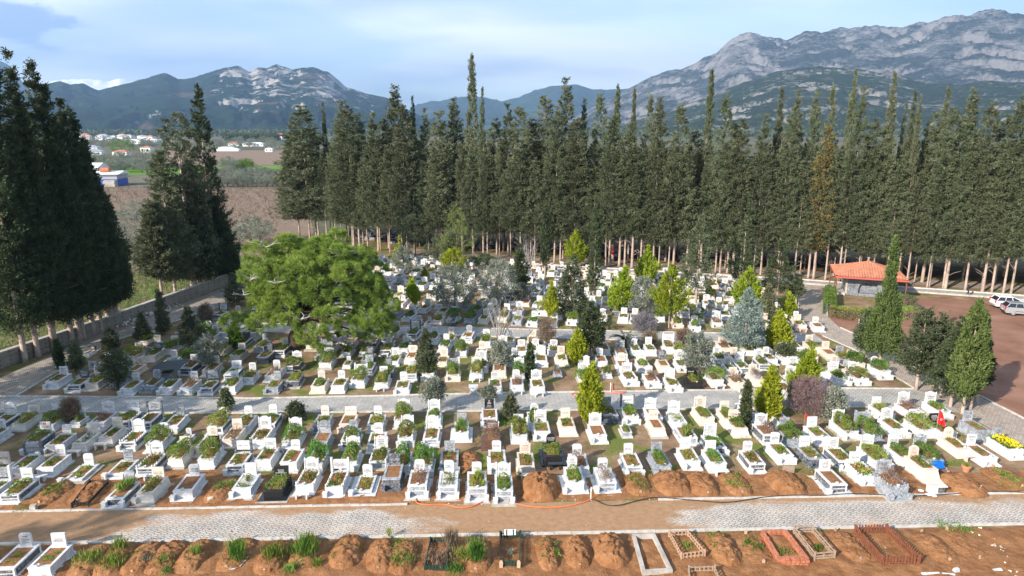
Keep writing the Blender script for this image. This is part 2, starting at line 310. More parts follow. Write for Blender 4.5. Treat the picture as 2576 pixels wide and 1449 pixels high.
M['brownwood'] = plain('brown_stained_wood', (0.20, 0.075, 0.040), 0.6, 0, 0.3, 0.3)
M['greenpaint'] = plain('dark_green_paint', (0.015, 0.05, 0.038), 0.5, 0, 0.4, 0.25)
M['brick'] = plain('orange_hollow_brick', (0.42, 0.16, 0.09), 0.85, 0, 0.2, 0.35, 5.0)
M['tile'] = plain('terracotta_tiles', (0.42, 0.17, 0.10), 0.75, 0, 0.3, 0.25, 1.5)
M['tilered'] = plain('red_painted_eave', (0.45, 0.10, 0.075), 0.6, 0, 0.3, 0.1)
M['ink'] = plain('black_engraving', (0.05, 0.05, 0.055), 0.6)
M['inkred'] = plain('brown_engraving', (0.17, 0.09, 0.06), 0.6)
M['inkwhite'] = plain('white_engraving', (0.62, 0.62, 0.62), 0.6)
M['whiteplastic'] = plain('white_plastic', (0.78, 0.78, 0.78), 0.35, 0, 0.5, 0.04)
M['whitepaint'] = plain('white_paint', (0.76, 0.76, 0.75), 0.5, 0, 0.4, 0.05)
M['bluepaint'] = plain('blue_paint', (0.02, 0.08, 0.42), 0.4, 0, 0.5, 0.1)
M['bluepl'] = plain('blue_plastic', (0.01, 0.16, 0.62), 0.35, 0, 0.5, 0.08)
M['orangehose'] = plain('orange_rubber_hose', (0.85, 0.17, 0.04), 0.45, 0, 0.5, 0.05)
M['blackhose'] = plain('black_rubber_hose', (0.03, 0.028, 0.026), 0.5)
M['flagred'] = plain('red_flag_cloth', (0.75, 0.02, 0.02), 0.8, 0, 0.2, 0.08)
M['metal'] = plain('grey_metal', (0.45, 0.46, 0.47), 0.4, 0.6, 0.5, 0.1)
M['terracotta'] = plain('terracotta_pot', (0.55, 0.22, 0.11), 0.8)
M['canvas'] = plain('dark_corrugated_sheet', (0.05, 0.06, 0.065), 0.6)
M['glass'] = plain('dark_car_glass', (0.02, 0.024, 0.03), 0.08, 0, 0.6, 0.1)
M['carwhite'] = plain('white_car_paint', (0.78, 0.79, 0.80), 0.2, 0, 0.6, 0.01)
M['carsilver'] = plain('silver_car_paint', (0.50, 0.52, 0.54), 0.25, 0.5, 0.6, 0.02)
M['tyre'] = plain('tyre_rubber', (0.025, 0.025, 0.026), 0.8)
M['lampred'] = plain('red_tail_lamp', (0.45, 0.02, 0.02), 0.2, 0, 0.6)
M['cloth'] = plain('black_clothing', (0.025, 0.027, 0.028), 0.9)
M['jeans'] = plain('dark_trousers', (0.03, 0.032, 0.04), 0.9)
M['skin'] = plain('skin', (0.42, 0.25, 0.18), 0.6)
M['hair'] = plain('dark_hair', (0.02, 0.015, 0.012), 0.6)
def stonewall():
    m, nt, b = newmat('rubble_stone_wall')
    g = N(nt, 'ShaderNodeTexCoord').outputs['Object']; br = N(nt, 'ShaderNodeTexBrick', inp={'Scale': 1.0, 'Mortar Size': 0.02, 'Brick Width': 0.42, 'Row Height': 0.2})
    br.inputs['Color1'].default_value = (0.20, 0.175, 0.14, 1); br.inputs['Color2'].default_value = (0.29, 0.255, 0.20, 1); br.inputs['Mortar'].default_value = (0.10, 0.09, 0.075, 1)
    mpn = N(nt, 'ShaderNodeMapping'); mpn.inputs['Rotation'].default_value = (R(90), 0, 0); L(nt, g, mpn.inputs[0]); L(nt, mpn.outputs[0], br.inputs['Vector'])
    n = noise(nt, 1.2, 6); col = mixc(nt, 0.25, br.outputs[0], ramp(nt, [(0.3, (0.12, 0.11, 0.09)), (0.7, (0.34, 0.30, 0.25))], n))
    L(nt, col, b.inputs['Base Color']); b.inputs['Roughness'].default_value = 0.9; return m
M['wall'] = stonewall()
# ------------------------------------------------------------------ foliage and trees
def leafmesh(name, P, D, ln, wd, m, rng):
    n = len(P); P = np.asarray(P, float); D = np.asarray(D, float); D /= np.linalg.norm(D, axis=1)[:, None] + 1e-9
    S = np.cross(D, rng.normal(size=(n, 3))); S /= np.linalg.norm(S, axis=1)[:, None] + 1e-9
    ln = (ln * rng.uniform(0.7, 1.25, n))[:, None]; wd = (wd * rng.uniform(0.7, 1.25, n))[:, None]
    V = np.empty((n, 4, 3)); V[:, 0] = P; V[:, 1] = P + D * ln * 0.5 + S * wd * 0.5; V[:, 2] = P + D * ln; V[:, 3] = P + D * ln * 0.5 - S * wd * 0.5
    me = bpy.data.meshes.new(name); me.vertices.add(4 * n); me.vertices.foreach_set('co', V.reshape(-1))
    me.loops.add(4 * n); me.loops.foreach_set('vertex_index', np.arange(4 * n, dtype=np.int32))
    me.polygons.add(n); me.polygons.foreach_set('loop_start', np.arange(0, 4 * n, 4, dtype=np.int32)); me.polygons.foreach_set('loop_total', np.full(n, 4, dtype=np.int32))
    me.materials.append(m); me.update(calc_edges=True); return me
PROF = {
    'cyp': lambda t: np.minimum(1, 0.62 + t * 2.2) * np.clip(1 - t, 0, 1) ** 0.78,
    'broad': lambda t: np.minimum(1, 0.55 + t * 2.4) * (np.clip(1 - t, 0, 1) ** 0.62 * 0.92 + 0.02),
    'blunt': lambda t: np.minimum(1, 0.5 + t * 2.0) * np.clip(1 - t, 0, 1) ** 0.33,
    'spire': lambda t: np.minimum(1, 0.75 + t * 2.0) * (0.62 * np.clip(0.62 - t, 0, 1) / 0.62 + 0.46 * np.clip(1 - t, 0, 1) ** 0.62),
    'col': lambda t: np.minimum(1, 0.35 + t * 5) * np.clip(1 - t ** 2.2, 0.0, 1) ** 0.8,
    'cone': lambda t: np.minimum(1, 0.5 + t * 4) * np.clip(1 - t, 0, 1) ** 0.85 + 0.03,
    'flame': lambda t: np.sin(np.pi * np.clip(t * 0.78 + 0.19, 0, 1)) ** 1.1 * np.clip(1.08 - t * 0.75, 0, 1),
    'round': lambda t: np.sqrt(np.clip(1 - (2 * t - 0.9) ** 2 / 1.25, 0.02, 1)),
    'dome': lambda t: np.sqrt(np.clip(1 - t ** 2, 0.0, 1)) * 0.98 + 0.02,
    'open': lambda t: np.clip(0.25 + t * 0.9, 0, 1) * np.clip(1.6 - t * 1.2, 0, 1),
}
def crown_pts(rng, H, Rad, prof, ncl, nlf, cl, cr, up, out, spread=0.6, lump=0.2, inner=0.15, flat=1.0, tiers=0):
    tt = rng.uniform(0, 1, ncl * 6); pw = PROF[prof](tt) + 0.10; keep = rng.uniform(0, pw.max(), len(tt)) < pw; t = tt[keep][:ncl]
    while len(t) < ncl: t = np.concatenate([t, t])[:ncl]
    if tiers: t = np.clip((np.floor(t * tiers) + rng.normal(0.5, 0.16, ncl)) / tiers, 0, 1)
    ph = rng.uniform(0, 2 * np.pi, ncl); k1, k2, k3 = rng.uniform(0, 6.28, 3)
    lob = 1 + lump * (np.sin(3 * ph + k1 + 5 * t) * 0.5 + np.sin(2 * ph + k2 - 9 * t) * 0.5 + np.sin(17 * t + k3 + ph) * 0.45)
    rr = PROF[prof](t) * Rad * lob * np.where(rng.uniform(size=ncl) < inner, rng.uniform(0.2, 0.7, ncl), rng.uniform(0.74, 1.14, ncl))
    cx_ = rr * np.cos(ph); cy_ = rr * np.sin(ph) * flat; cz_ = t * H
    dc = np.stack([out * np.cos(ph), out * np.sin(ph), np.full(ncl, up)], 1) + rng.normal(0, 0.22, (ncl, 3)); dc /= np.linalg.norm(dc, axis=1)[:, None]
    u = rng.uniform(-0.6, 0.45, (ncl, nlf, 1)); s = rng.uniform(0.65, 1.35, (ncl, 1, 1))
    shrink = np.clip(1 - t, 0.25, 1)[:, None, None] ** 0.4
    P = np.stack([cx_, cy_, cz_], 1)[:, None, :] + dc[:, None, :] * cl * u * s * shrink + rng.normal(0, 1, (ncl, nlf, 3)) * cr * (0.75 - u * 0.7) * s * shrink
    D = dc[:, None, :] + rng.normal(0, spread, (ncl, nlf, 3))
    return P.reshape(-1, 3), D.reshape(-1, 3)
KIND = {   # prof, clumps, leaves, clump length, clump radius, leaf length, leaf width, up, out, spread, lump, material
    'cyp': ('cyp', 440, 52, 1.25, 0.22, 0.27, 0.105, 0.60, 0.8, 0.5, 0.20, 'cypress'),
    'broad': ('broad', 460, 52, 1.4, 0.23, 0.28, 0.11, 0.35, 0.95, 0.5, 0.30, 'cypress'),
    'blunt': ('blunt', 430, 34, 1.4, 0.24, 0.34, 0.14, 0.45, 0.9, 0.75, 0.42, 'cypress'),
    'spire': ('spire', 620, 34, 0.9, 0.16, 0.25, 0.09, 0.95, 0.35, 0.5, 0.08, 'cypress'),
    'col': ('col', 330, 26, 0.8, 0.13, 0.26, 0.10, 1.0, 0.28, 0.5, 0.10, 'cypress_dark'),
    'juniper': ('cyp', 230, 34, 0.9, 0.17, 0.24, 0.10, 0.5, 0.8, 0.5, 0.25, 'juniper'),
    'blue': ('cone', 300, 30, 0.8, 0.17, 0.24, 0.08, 0.35, 0.9, 0.65, 0.25, 'blue'),
    'fir': ('cone', 260, 26, 0.6, 0.14, 0.24, 0.09, 0.2, 1.0, 0.6, 0.28, 'cypress_dark'),
    'flame': ('flame', 300, 30, 0.95, 0.075, 0.24, 0.09, 1.0, 0.55, 0.32, 0.30, 'golden'),
    'olive': ('round', 220, 34, 0.6, 0.24, 0.20, 0.075, 0.55, 0.6, 0.9, 0.36, 'olive'),
    'shrub': ('dome', 90, 36, 0.22, 0.12, 0.16, 0.09, 0.6, 0.5, 0.9, 0.25, 'green'),
    'youngpine': ('cyp', 240, 30, 0.6, 0.22, 0.34, 0.045, 0.8, 0.6, 0.8, 0.3, 'pine_young'),
    'roundgold': ('round', 200, 34, 0.5, 0.16, 0.26, 0.08, 0.8, 0.6, 0.7, 0.2, 'golden'),
    'twig': ('round', 130, 26, 0.6, 0.22, 0.30, 0.022, 0.7, 0.5, 0.7, 0.3, 'dry'),
}
_seed = [11]
def rngn():
    _seed[0] += 1; return np.random.default_rng(_seed[0])
def crownmesh(kind, H, Rad, dens=1.0, m=None, flat=1.0, z0=0.0):
    k = KIND[kind]; rng = rngn()
    P, D = crown_pts(rng, H, Rad, k[0], int(k[1] * dens), k[2], k[3], k[4], k[7], k[8], k[9], k[10], flat=flat); P[:, 2] += z0
    return leafmesh(kind + '_crown', P, D, k[5], k[6], M[m or k[11]], rng)
def trunkmesh(h, r, lean=(0, 0), m='bark', limbs=6, z1=None, seed=0, zl=0.5):
    rnd = random.Random(seed); mb = MB()
    pts = [(lean[0] * t + 0.12 * r * math.sin(3 * t + seed), lean[1] * t + 0.12 * r * math.cos(4 * t), -0.15 + (h + 0.15) * t) for t in (0, 0.04, 0.3, 0.6, 1)]
    mb.tube(pts, [r * 1.35, r * 1.05, r * 0.85, r * 0.6, r * 0.2], 8)
    for i in range(limbs):
        t = rnd.uniform(zl, 0.95); a = rnd.uniform(0, 6.28); l = rnd.uniform(0.5, 1.3) * (1.2 - t) * max(1.0, h * 0.14)
        p = Vector((lean[0] * t, lean[1] * t, h * t)); q = p + Vector((math.cos(a) * l, math.sin(a) * l, l * 0.45)); mb.tube([p, p.lerp(q, .5) + Vector((0, 0, .06 * l)), q], [r * 0.18, r * 0.12, r * 0.05], 4)
    return mb.mesh('trunk', M[m], True)
def tree(name, label, base, top_y=None, width=None, crown_y=None, kind='cyp', trunk_r=0.13, H=None, z0=None, Rad=None, dens=1.0, m=None, bark='bark', lean=(0, 0), group=None, cat='tree', limbs=6):
    "a tree on its base point; heights come from the picture rows of its top and of the crown's lower edge"
    Y = base.y
    if H is None: H = height_at(top_y, Y)
    if z0 is None: z0 = max(0.0, height_at(crown_y, Y)) if crown_y else 0.1
    if Rad is None: Rad = width * 0.5 * math.hypot(Y, CAMH) / FPX; kk = KIND[kind]; Rad = max(.5 * Rad, Rad - kk[3] * kk[8] * .4 - kk[4] * .5)
    t = thing(name, label, cat, (base.x, base.y, 0), random.uniform(0, 6.28), group)
    # keep the lean in world axes
    c, s = math.cos(-t.rotation_euler.z), math.sin(-t.rotation_euler.z); ll = (lean[0] * c - lean[1] * s, lean[0] * s + lean[1] * c)
    link('trunk', trunkmesh(z0 + (H - z0) * 0.75, trunk_r, (ll[0] * .8, ll[1] * .8), bark, limbs, seed=int(base.x * 7) % 97, zl=min(0.9, z0 / H + 0.05)), None, t)
    me = crownmesh(kind, H - z0, Rad, dens, m, z0=z0)
    if lean != (0, 0):
        n = len(me.vertices); co = np.empty(n * 3); me.vertices.foreach_get('co', co); co = co.reshape(-1, 3); co[:, 0] += ll[0] * co[:, 2] / H; co[:, 1] += ll[1] * co[:, 2] / H; me.vertices.foreach_set('co', co.reshape(-1)); me.update()
    link('crown', me, None, t)
    return t

# ------------------------------------------------------------------ ground, roads, terrain
def sheet(name, pts, z, m, kind='structure', label=None):
    me = bpy.data.meshes.new(name); me.from_pydata([(p[0], p[1], z) for p in pts], [], [tuple(range(len(pts)))]); me.materials.append(M[m] if isinstance(m, str) else m)
    me.update(); o = link(name, me); 
    if me.polygons[0].normal.z < 0: me.flip_normals()
    return tag(o, kind=kind)
def plainmat():
    m, nt, b = newmat('plain_fields')
    n = noise(nt, 0.004, 6, 0.6, world=True); n2 = noise(nt, 0.06, 6, 0.7, world=True); v = N(nt, 'ShaderNodeTexVoronoi', inp={'Scale': 0.006}); g = N(nt, 'ShaderNodeNewGeometry'); L(nt, g.outputs['Position'], v.inputs['Vector'])
    sepc = N(nt, 'ShaderNodeSeparateColor'); L(nt, v.outputs['Color'], sepc.inputs[0])
    col = ramp(nt, [(0.2, (0.10, 0.105, 0.065)), (0.45, (0.17, 0.155, 0.105)), (0.6, (0.22, 0.16, 0.12)), (0.8, (0.09, 0.11, 0.05))], sepc.outputs[0])
    col = mixc(nt, mathn(nt, 'MULTIPLY', n2, 0.7), col, (0.085, 0.095, 0.06)); L(nt, col, b.inputs['Base Color']); b.inputs['Roughness'].default_value = 0.95; b.inputs['Specular IOR Level'].default_value = 0.05
    return m
_pm = plainmat()
sheet('ground', [(-15000, -2000), (15000, -2000), (15000, 15000), (-15000, 15000)], -0.02, _pm)
def gp(*pp): return [at(*p) for p in pp]
# cemetery ground: one gently uneven sheet inside the walls
def relief(name, xs, ys, fn, m, z0):
    vs = [(x, y, z0 + fn(x, y)) for y in ys for x in xs]; nx = len(xs)
    fs = [(j * nx + i, j * nx + i + 1, (j + 1) * nx + i + 1, (j + 1) * nx + i) for j in range(len(ys) - 1) for i in range(nx - 1)]
    me = bpy.data.meshes.new(name); me.from_pydata(vs, [], fs); me.materials.append(M[m]); me.polygons.foreach_set('use_smooth', [True] * len(fs)); me.update(); return tag(link(name, me), kind='structure')
sheet('cemetery_ground', [(-47.6, 5), (90, 5), (90, 100), (-20, 150), (-37, 105), (-41, 84), (-44, 69.9), (-46.6, 56)], 0.0, 'ground')
from mathutils import noise as mnoise
def fbm(x, y, s, o=4):
    return mnoise.fractal(Vector((x * s, y * s, 3.1)), 1.0, 2.0, o)
fr_lo = lambda x: 32.4 + x * 0.0342          # kerb line nearer the camera of the front road
fr_hi = lambda x: 35.5 + x * 0.0342
def plotz(x, y):
    edge = min(1, max(0, (fr_lo(x) - 0.12 - y) / 0.7)); return edge * (0.10 + 0.10 * fbm(x, y, 0.7) + 0.05 * fbm(x, y, 3.5, 3)) - (0.0 if edge > 0 else 0.05)
relief('bare_plot_ground', np.linspace(-34, 34, 300), np.linspace(18, 33.9, 90), lambda x, y: plotz(x, y) if y < fr_lo(x) - 0.15 else -0.06, 'soil', 0.01)
def clayz(x, y):
    a = fr_hi(x); e = min(1, max(0, (y - a - 0.2) / 0.5)) * min(1, max(0, (39.2 + fbm(x, 0, 0.5) * 1.0 - y) / 1.2))
    return e * (0.05 + 0.05 * fbm(x, y, 0.9) + 0.02 * fbm(x, y, 4, 2)) - (0.03 if e <= 0 else 0)
relief('clay_strip_ground', np.linspace(-34, 34, 260), np.linspace(34.4, 40.2, 40), clayz, 'soil', 0.012)
sheet('front_road', [(-60, fr_lo(-60)), (60, fr_lo(60)), (60, fr_hi(60)), (-60, fr_hi(-60))], 0.022, 'paver_front')
sheet('middle_road', gp((-300, 1035), (644, 1038), (2205, 1023), (2330, 1026), (2420, 1040), (2350, 998), (2302, 979), (2114, 977.5), (1288, 989.5), (644, 1003), (40, 998), (-300, 1001)), 0.018, 'paver_mid')
sheet('upper_road', gp((440, 838), (826, 836), (1288, 849), (1652, 858), (1990, 863), (2080, 864), (2050, 842), (1804, 838.5), (1288, 828), (820, 817), (520, 812)), 0.018, 'paver_mid')
sheet('wall_path', gp((-500, 1180), (-60, 1015), (40, 996), (134, 942), (304, 853), (498, 790), (590, 760), (640, 735), (600, 722), (562, 724), (440, 771), (213, 854), (0, 951), (-500, 1110)), 0.022, 'paver_side')
sheet('side_path', gp((2011, 714), (2008, 790), (2038, 826), (2069, 845), (2151, 881), (2251, 948), (2302, 978), (2388, 1027), (2463, 1063), (2600, 1135), (2760, 1200), (2760, 1140), (2576, 1054), (2448, 987), (2363, 957), (2145, 838), (2114, 823), (2081, 793), (2081, 717)), 0.010, 'paver_path')
_back = [(-21.3, 114.2), (6.7, 104.8), (41, 94.2), (65.5, 84.6), (95, 74.5)]
sheet('gravel_yard', gp((2081, 795), (2114, 826), (2145, 840), (2363, 959), (2448, 989), (2600, 1066)) + [Vector((75, 40, 0)), Vector((95, 70, 0))] + gp((2560, 770), (2400, 753), (2281, 747), (2250, 775), (2150, 800)), 0.014, 'gravel_yard')
sheet('back_path', [(p[0] + 0.1, p[1] - 1.7) for p in _back] + [(p[0] + .8, p[1] + 0.9) for p in reversed(_back)], 0.020, 'paver_mid')
sheet('wood_lane', [(p[0] + 1.9, p[1] + 3.6) for p in _back] + [(p[0] + 3.2, p[1] + 7.2) for p in reversed(_back)], 0.012, 'paver_side')
# kerbs
def kerb(name, pts, wdt=0.14, h=0.10, m='kerbstone', kind='structure', z=0.0):
    mb = MB()
    for a, b in zip(pts[:-1], pts[1:]):
        a = Vector((a[0], a[1], 0)); b = Vector((b[0], b[1], 0)); d = b - a; ln = d.length; d.normalize(); q = Vector((-d.y, d.x, 0)); k = max(1, int(ln / 0.9)); rnd = random.Random(int(ln * 10))
        Mx = Matrix(((d.x, q.x, 0, a.x), (d.y, q.y, 0, a.y), (0, 0, 1, 0), (0, 0, 0, 1)))
        for i in range(k):
            x0, x1 = ln * i / k + 0.008, ln * (i + 1) / k - 0.008; o_ = rnd.uniform(-.012, .012); mb.box(x0, x1, -wdt / 2 + o_, wdt / 2 + o_, z - 0.05, z + h + rnd.uniform(-.015, .015), M=Mx)
    return tag(mb.build(name, M[m]), kind=kind)
kerb('kerb', [(-60, fr_lo(-60) - .02), (60, fr_lo(60) - .02)], 0.15, 0.09)
kerb('kerb', [(-60, fr_hi(-60) + .05), (-6, fr_hi(-6) + .05)], 0.15, 0.08); kerb('kerb', [(8.5, fr_hi(8.5) + .05), (60, fr_hi(60) + .05)], 0.15, 0.09)
kerb('kerb', gp((-300, 1001), (40, 998), (644, 1003), (1288, 989.5), (2114, 977.5), (2302, 979)), 0.13, 0.10); kerb('kerb', gp((-300, 1037), (644, 1040), (2205, 1025), (2330, 1028)), 0.13, 0.10)
kerb('kerb', gp((520, 812), (820, 817), (1288, 828), (1804, 838.5), (2050, 842)), 0.13, 0.09); kerb('kerb', gp((440, 838), (826, 836), (1288, 849), (1652, 858), (1990, 863)), 0.13, 0.09)
kerb('kerb', gp((40, 998), (134, 942), (304, 853), (498, 790), (590, 760)), 0.12, 0.10); kerb('kerb', gp((2069, 845), (2151, 881), (2251, 948), (2302, 978)), 0.12, 0.08)
kerb('kerb', gp((2114, 825), (2145, 839), (2363, 958), (2448, 988), (2600, 1066)), 0.14, 0.09); kerb('kerb', gp((2008, 790), (2011, 714)), 0.12, 0.1); kerb('kerb', gp((2081, 793), (2081, 717)), 0.12, 0.1)
kerb('kerb', [(p[0] + 0.1, p[1] - 1.75) for p in _back], 0.2, 0.22, 'concrete'); kerb('kerb', [(p[0] + .8, p[1] + 0.98) for p in _back], 0.22, 0.16)
# fields beyond the wall
def fieldmat(name, c1, c2, sc_, c3=None):
    m, nt, b = newmat(name); n = noise(nt, sc_, 8, 0.7, world=True); L(nt, ramp(nt, [(0.3, c1), (0.7, c2)], n), b.inputs['Base Color']); b.inputs['Roughness'].default_value = 0.95; b.inputs['Specular IOR Level'].default_value = 0.05
    bump(nt, n, 0.8, 0.4, b); return m
_brown = fieldmat('bare_orchard_soil', (0.17, 0.12, 0.085), (0.29, 0.22, 0.165), 0.6); _gr = fieldmat('green_crop', (0.09, 0.20, 0.02), (0.14, 0.28, 0.04), 0.2)
_ol = fieldmat('olive_grove_soil', (0.11, 0.105, 0.075), (0.20, 0.18, 0.13), 0.2)
sheet('orchard_field', [(-330, 250), (-75, 250), (-41, 140), (-41, 112), (-52, 100), (-70, 106), (-160, 160)], 0.004, _brown)
sheet('olive_field', [(-560, 420), (-130, 420), (-75, 252), (-330, 252)], 0.008, _ol)
sheet('crop_field', [at(553, 443) + Vector((-90, 0, 0)), at(710, 434), at(720, 417), at(553, 428) + Vector((-90, 0, 0))], 0.03, _gr)
sheet('brown_field', [at(300, 415), at(760, 415), at(760, 378), at(420, 378)], 0.03, _brown)
sheet('verge_ground', [(-49, 56), (-70, 80), (-60, 104), (-41, 112), (-38.5, 100), (-41.2, 84), (-43.8, 69.9), (-46.4, 58)], 0.010, fieldmat('rough_verge', (0.10, 0.11, 0.04), (0.26, 0.21, 0.13), 0.5))

# ------------------------------------------------------------------ mountains
def interp(pr, x): return np.interp(x, [p[0] for p in pr], [p[1] for p in pr])
def mountain(name, prof, r0, r1, m, seed, rough=0.12, nu=420, nv=90, shape=0.8, label=None, foot_y=337):
    xs = np.linspace(prof[0][0], prof[-1][0], nu); yr = interp(prof, xs); vs = []; f0 = (foot_y - 325)
    for j in range(nv + 14):
        t = j / (nv - 1)
        for i, x in enumerate(xs):
            az = math.atan(xat(x, yr[i], 1.0)); tt = min(t, 1.0); r = r0 + (r1 - r0) * t     # bearing
            Hm = max(5.0, height_at(yr[i], r1 * math.cos(az)))
            X, Y = r * math.sin(az), r * math.cos(az); s = 1.0 / (0.15 * (r1 - r0))
            nz = mnoise.ridged_multi_fractal(Vector((X * s + seed, Y * s * 0.8, seed)), 0.9, 2.1, 7, 1.0, 2.0) / 2.2
            n2 = mnoise.fractal(Vector((X * s * 3 + seed, Y * s * 3, 7.7)), 0.9, 2.0, 5)
            h = Hm * (tt ** shape) if t <= 1 else Hm * (1 - (t - 1) * 1.6)
            amp = rough * 1.35 * Hm * math.sin(math.pi * min(1, tt * 0.96 + 0.02)) ** 0.7
            z = h + amp * ((nz - 0.62) * 2.3 + n2 * 0.5) * (1 if t < 1 else 0.3); z = min(z, Hm * (0.22 + 0.78 * tt) * r / r1) if t < 1 else z
            z += Hm * 0.022 * n2 * (1 if t > 0.9 else 0)
            vs.append((X, Y, z * min(1, t * 12) - 0.5 - (1.5 if j == 0 else 0)))
    fs = [(j * nu + i, j * nu + i + 1, (j + 1) * nu + i + 1, (j + 1) * nu + i) for j in range(nv + 13) for i in range(nu - 1)]
    me = bpy.data.meshes.new(name); me.from_pydata(vs, [], fs); me.materials.append(m); me.polygons.foreach_set('use_smooth', [True] * len(fs)); me.update(); return tag(link(name, me), kind='structure')
def rockmat(name, forest, rock, bare, f_lo, f_hi, sc_, rocky=None):
    "pine forest on gentle ground, pale limestone where steep and in patches"
    m, nt, b = newmat(name); g = N(nt, 'ShaderNodeNewGeometry'); P = g.outputs['Position']
    n1 = noise(nt, sc_, 9, 0.62, vec=P, sc3=(1, 1, 1.6)); n2 = noise(nt, sc_ * 9, 8, 0.78, vec=P); n3 = noise(nt, sc_ * 2.2, 4, 0.6, vec=P)
    sepn = N(nt, 'ShaderNodeSeparateXYZ'); L(nt, g.outputs['Normal'], sepn.inputs[0])
    v = mathn(nt, 'ADD', mathn(nt, 'ADD', mathn(nt, 'MULTIPLY', n1, 0.9), mathn(nt, 'MULTIPLY', mathn(nt, 'SUBTRACT', n2, 0.5), 0.95)), mathn(nt, 'MULTIPLY', mathn(nt, 'SUBTRACT', 0.85, sepn.outputs[2]), 0.5))
    if rocky:     # one limestone face in the middle of the massif
        sp = N(nt, 'ShaderNodeSeparateXYZ'); L(nt, P, sp.inputs[0]); xx = mathn(nt, 'DIVIDE', sp.outputs[0], mathn(nt, 'DIVIDE', sp.outputs[1], 4600.0)); w1 = N(nt, 'ShaderNodeMapRange', interpolation_type='SMOOTHSTEP', inp={1: rocky[0], 2: rocky[0] + 400, 3: 0, 4: 1}); L(nt, xx, w1.inputs[0]); w2 = N(nt, 'ShaderNodeMapRange', interpolation_type='SMOOTHSTEP', inp={1: rocky[1] - 200, 2: rocky[1], 3: 1, 4: 0}); L(nt, xx, w2.inputs[0]); w3 = N(nt, 'ShaderNodeMapRange', interpolation_type='SMOOTHSTEP', inp={1: 60, 2: 260, 3: 0, 4: 1}); L(nt, sp.outputs[2], w3.inputs[0])
        v = mathn(nt, 'ADD', v, mathn(nt, 'MULTIPLY', mathn(nt, 'MULTIPLY', mathn(nt, 'MULTIPLY', w1.outputs[0], w2.outputs[0]), w3.outputs[0]), 0.17))
    f = N(nt, 'ShaderNodeMapRange', inp={1: f_lo, 2: f_hi, 3: 0, 4: 1}); L(nt, v, f.inputs[0])
    fc = ramp(nt, [(0.35, tuple(x * 0.6 for x in forest)), (0.65, tuple(x * 1.5 for x in forest))], n2)
    rc = ramp(nt, [(0.3, tuple(x * 0.8 for x in rock)), (0.7, tuple(x * 1.1 for x in rock))], n2)
    fb = N(nt, 'ShaderNodeMapRange', inp={1: 0.60, 2: 0.68, 3: 0, 4: 0.7}); L(nt, n3, fb.inputs[0])
    col = mixc(nt, f.outputs[0], mixc(nt, fb.outputs[0], fc, bare), rc)
    L(nt, col, b.inputs['Base Color']); b.inputs['Roughness'].default_value = 1; b.inputs['Specular IOR Level'].default_value = 0.0
    bump(nt, mathn(nt, 'ADD', n2, n1), 0.9, 30.0, b); return m
_mleft = rockmat('forested_limestone', (0.020, 0.036, 0.022), (0.40, 0.37, 0.34), (0.15, 0.10, 0.075), 0.59, 0.66, 0.0016, rocky=(-2150, -780, 4000, 5200))
_mright = rockmat('bare_limestone', (0.045, 0.058, 0.045), (0.28, 0.265, 0.255), (0.12, 0.105, 0.095), 0.38, 0.56, 0.0038)
_mlow = rockmat('scrub_limestone', (0.04, 0.058, 0.032), (0.36, 0.34, 0.31), (0.12, 0.115, 0.08), 0.46, 0.58, 0.0042)
_mfar = rockmat('far_forest', (0.035, 0.055, 0.035), (0.30, 0.29, 0.27), (0.12, 0.11, 0.08), 0.66, 0.80, 0.0011)
_snow = fieldmat('snow', (0.80, 0.81, 0.84), (0.92, 0.92, 0.93), 0.001)
mountain('mountain', [(-900, 150), (-500, 100), (-150, 130), (0, 152), (25, 165), (60, 210), (90, 235), (130, 300), (150, 336)], 6500, 9000, _mfar, 41.0, 0.06, 120, 40)
mountain('mountain', [(-50, 250), (60, 214), (115, 205), (160, 200), (230, 200), (270, 203), (300, 197), (338, 205), (400, 225), (520, 300)], 10500, 12500, _snow, 21.0, 0.05, 120, 40)
mountain('mountain', [(-700, 250), (-200, 245), (0, 240), (90, 226), (118, 210), (152, 202), (178, 214), (210, 210), (248, 225), (300, 213), (340, 205), (385, 190), (420, 186), (448, 198), (490, 195), (530, 178), (570, 168), (605, 168), (628, 180), (650, 168), (672, 171), (695, 164), (735, 175), (760, 168), (785, 167), (825, 183), (850, 200), (870, 218), (920, 234), (970, 244), (1010, 268), (1060, 292), (1150, 318), (1250, 336)], 3000, 5200, _mleft, 5.0, 0.20, 520, 120, 0.85)
mountain('mountain', [(900, 330), (1000, 296), (1050, 262), (1085, 254), (1110, 254), (1150, 244), (1185, 240), (1220, 244), (1262, 254), (1300, 246), (1345, 226), (1400, 215), (1452, 212), (1490, 224), (1540, 226), (1600, 222), (1700, 240), (1900, 300)], 6500, 8500, _mfar, 15.0, 0.10, 260, 60)
mountain('mountain', [(1380, 330), (1480, 275), (1560, 232), (1600, 214), (1660, 182), (1700, 176), (1722, 168), (1760, 152), (1800, 132), (1838, 98), (1862, 85), (1900, 83), (1930, 91), (1980, 97), (2030, 78), (2065, 80), (2110, 72), (2190, 64), (2230, 62), (2262, 68), (2300, 58), (2340, 50), (2370, 40), (2430, 38), (2465, 30), (2495, 27), (2576, 33), (2750, 50), (3300, 70)], 3600, 5600, _mright, 33.0, 0.20, 520, 120, 0.8)
mountain('mountain', [(1500, 335), (1640, 290), (1720, 262), (1800, 235), (1900, 197), (1960, 178), (2000, 172), (2060, 167), (2150, 172), (2250, 186), (2330, 208), (2400, 211), (2480, 204), (2576, 206), (2750, 200), (3300, 240)], 2200, 3400, _mlow, 52.0, 0.14, 420, 90, 0.8)
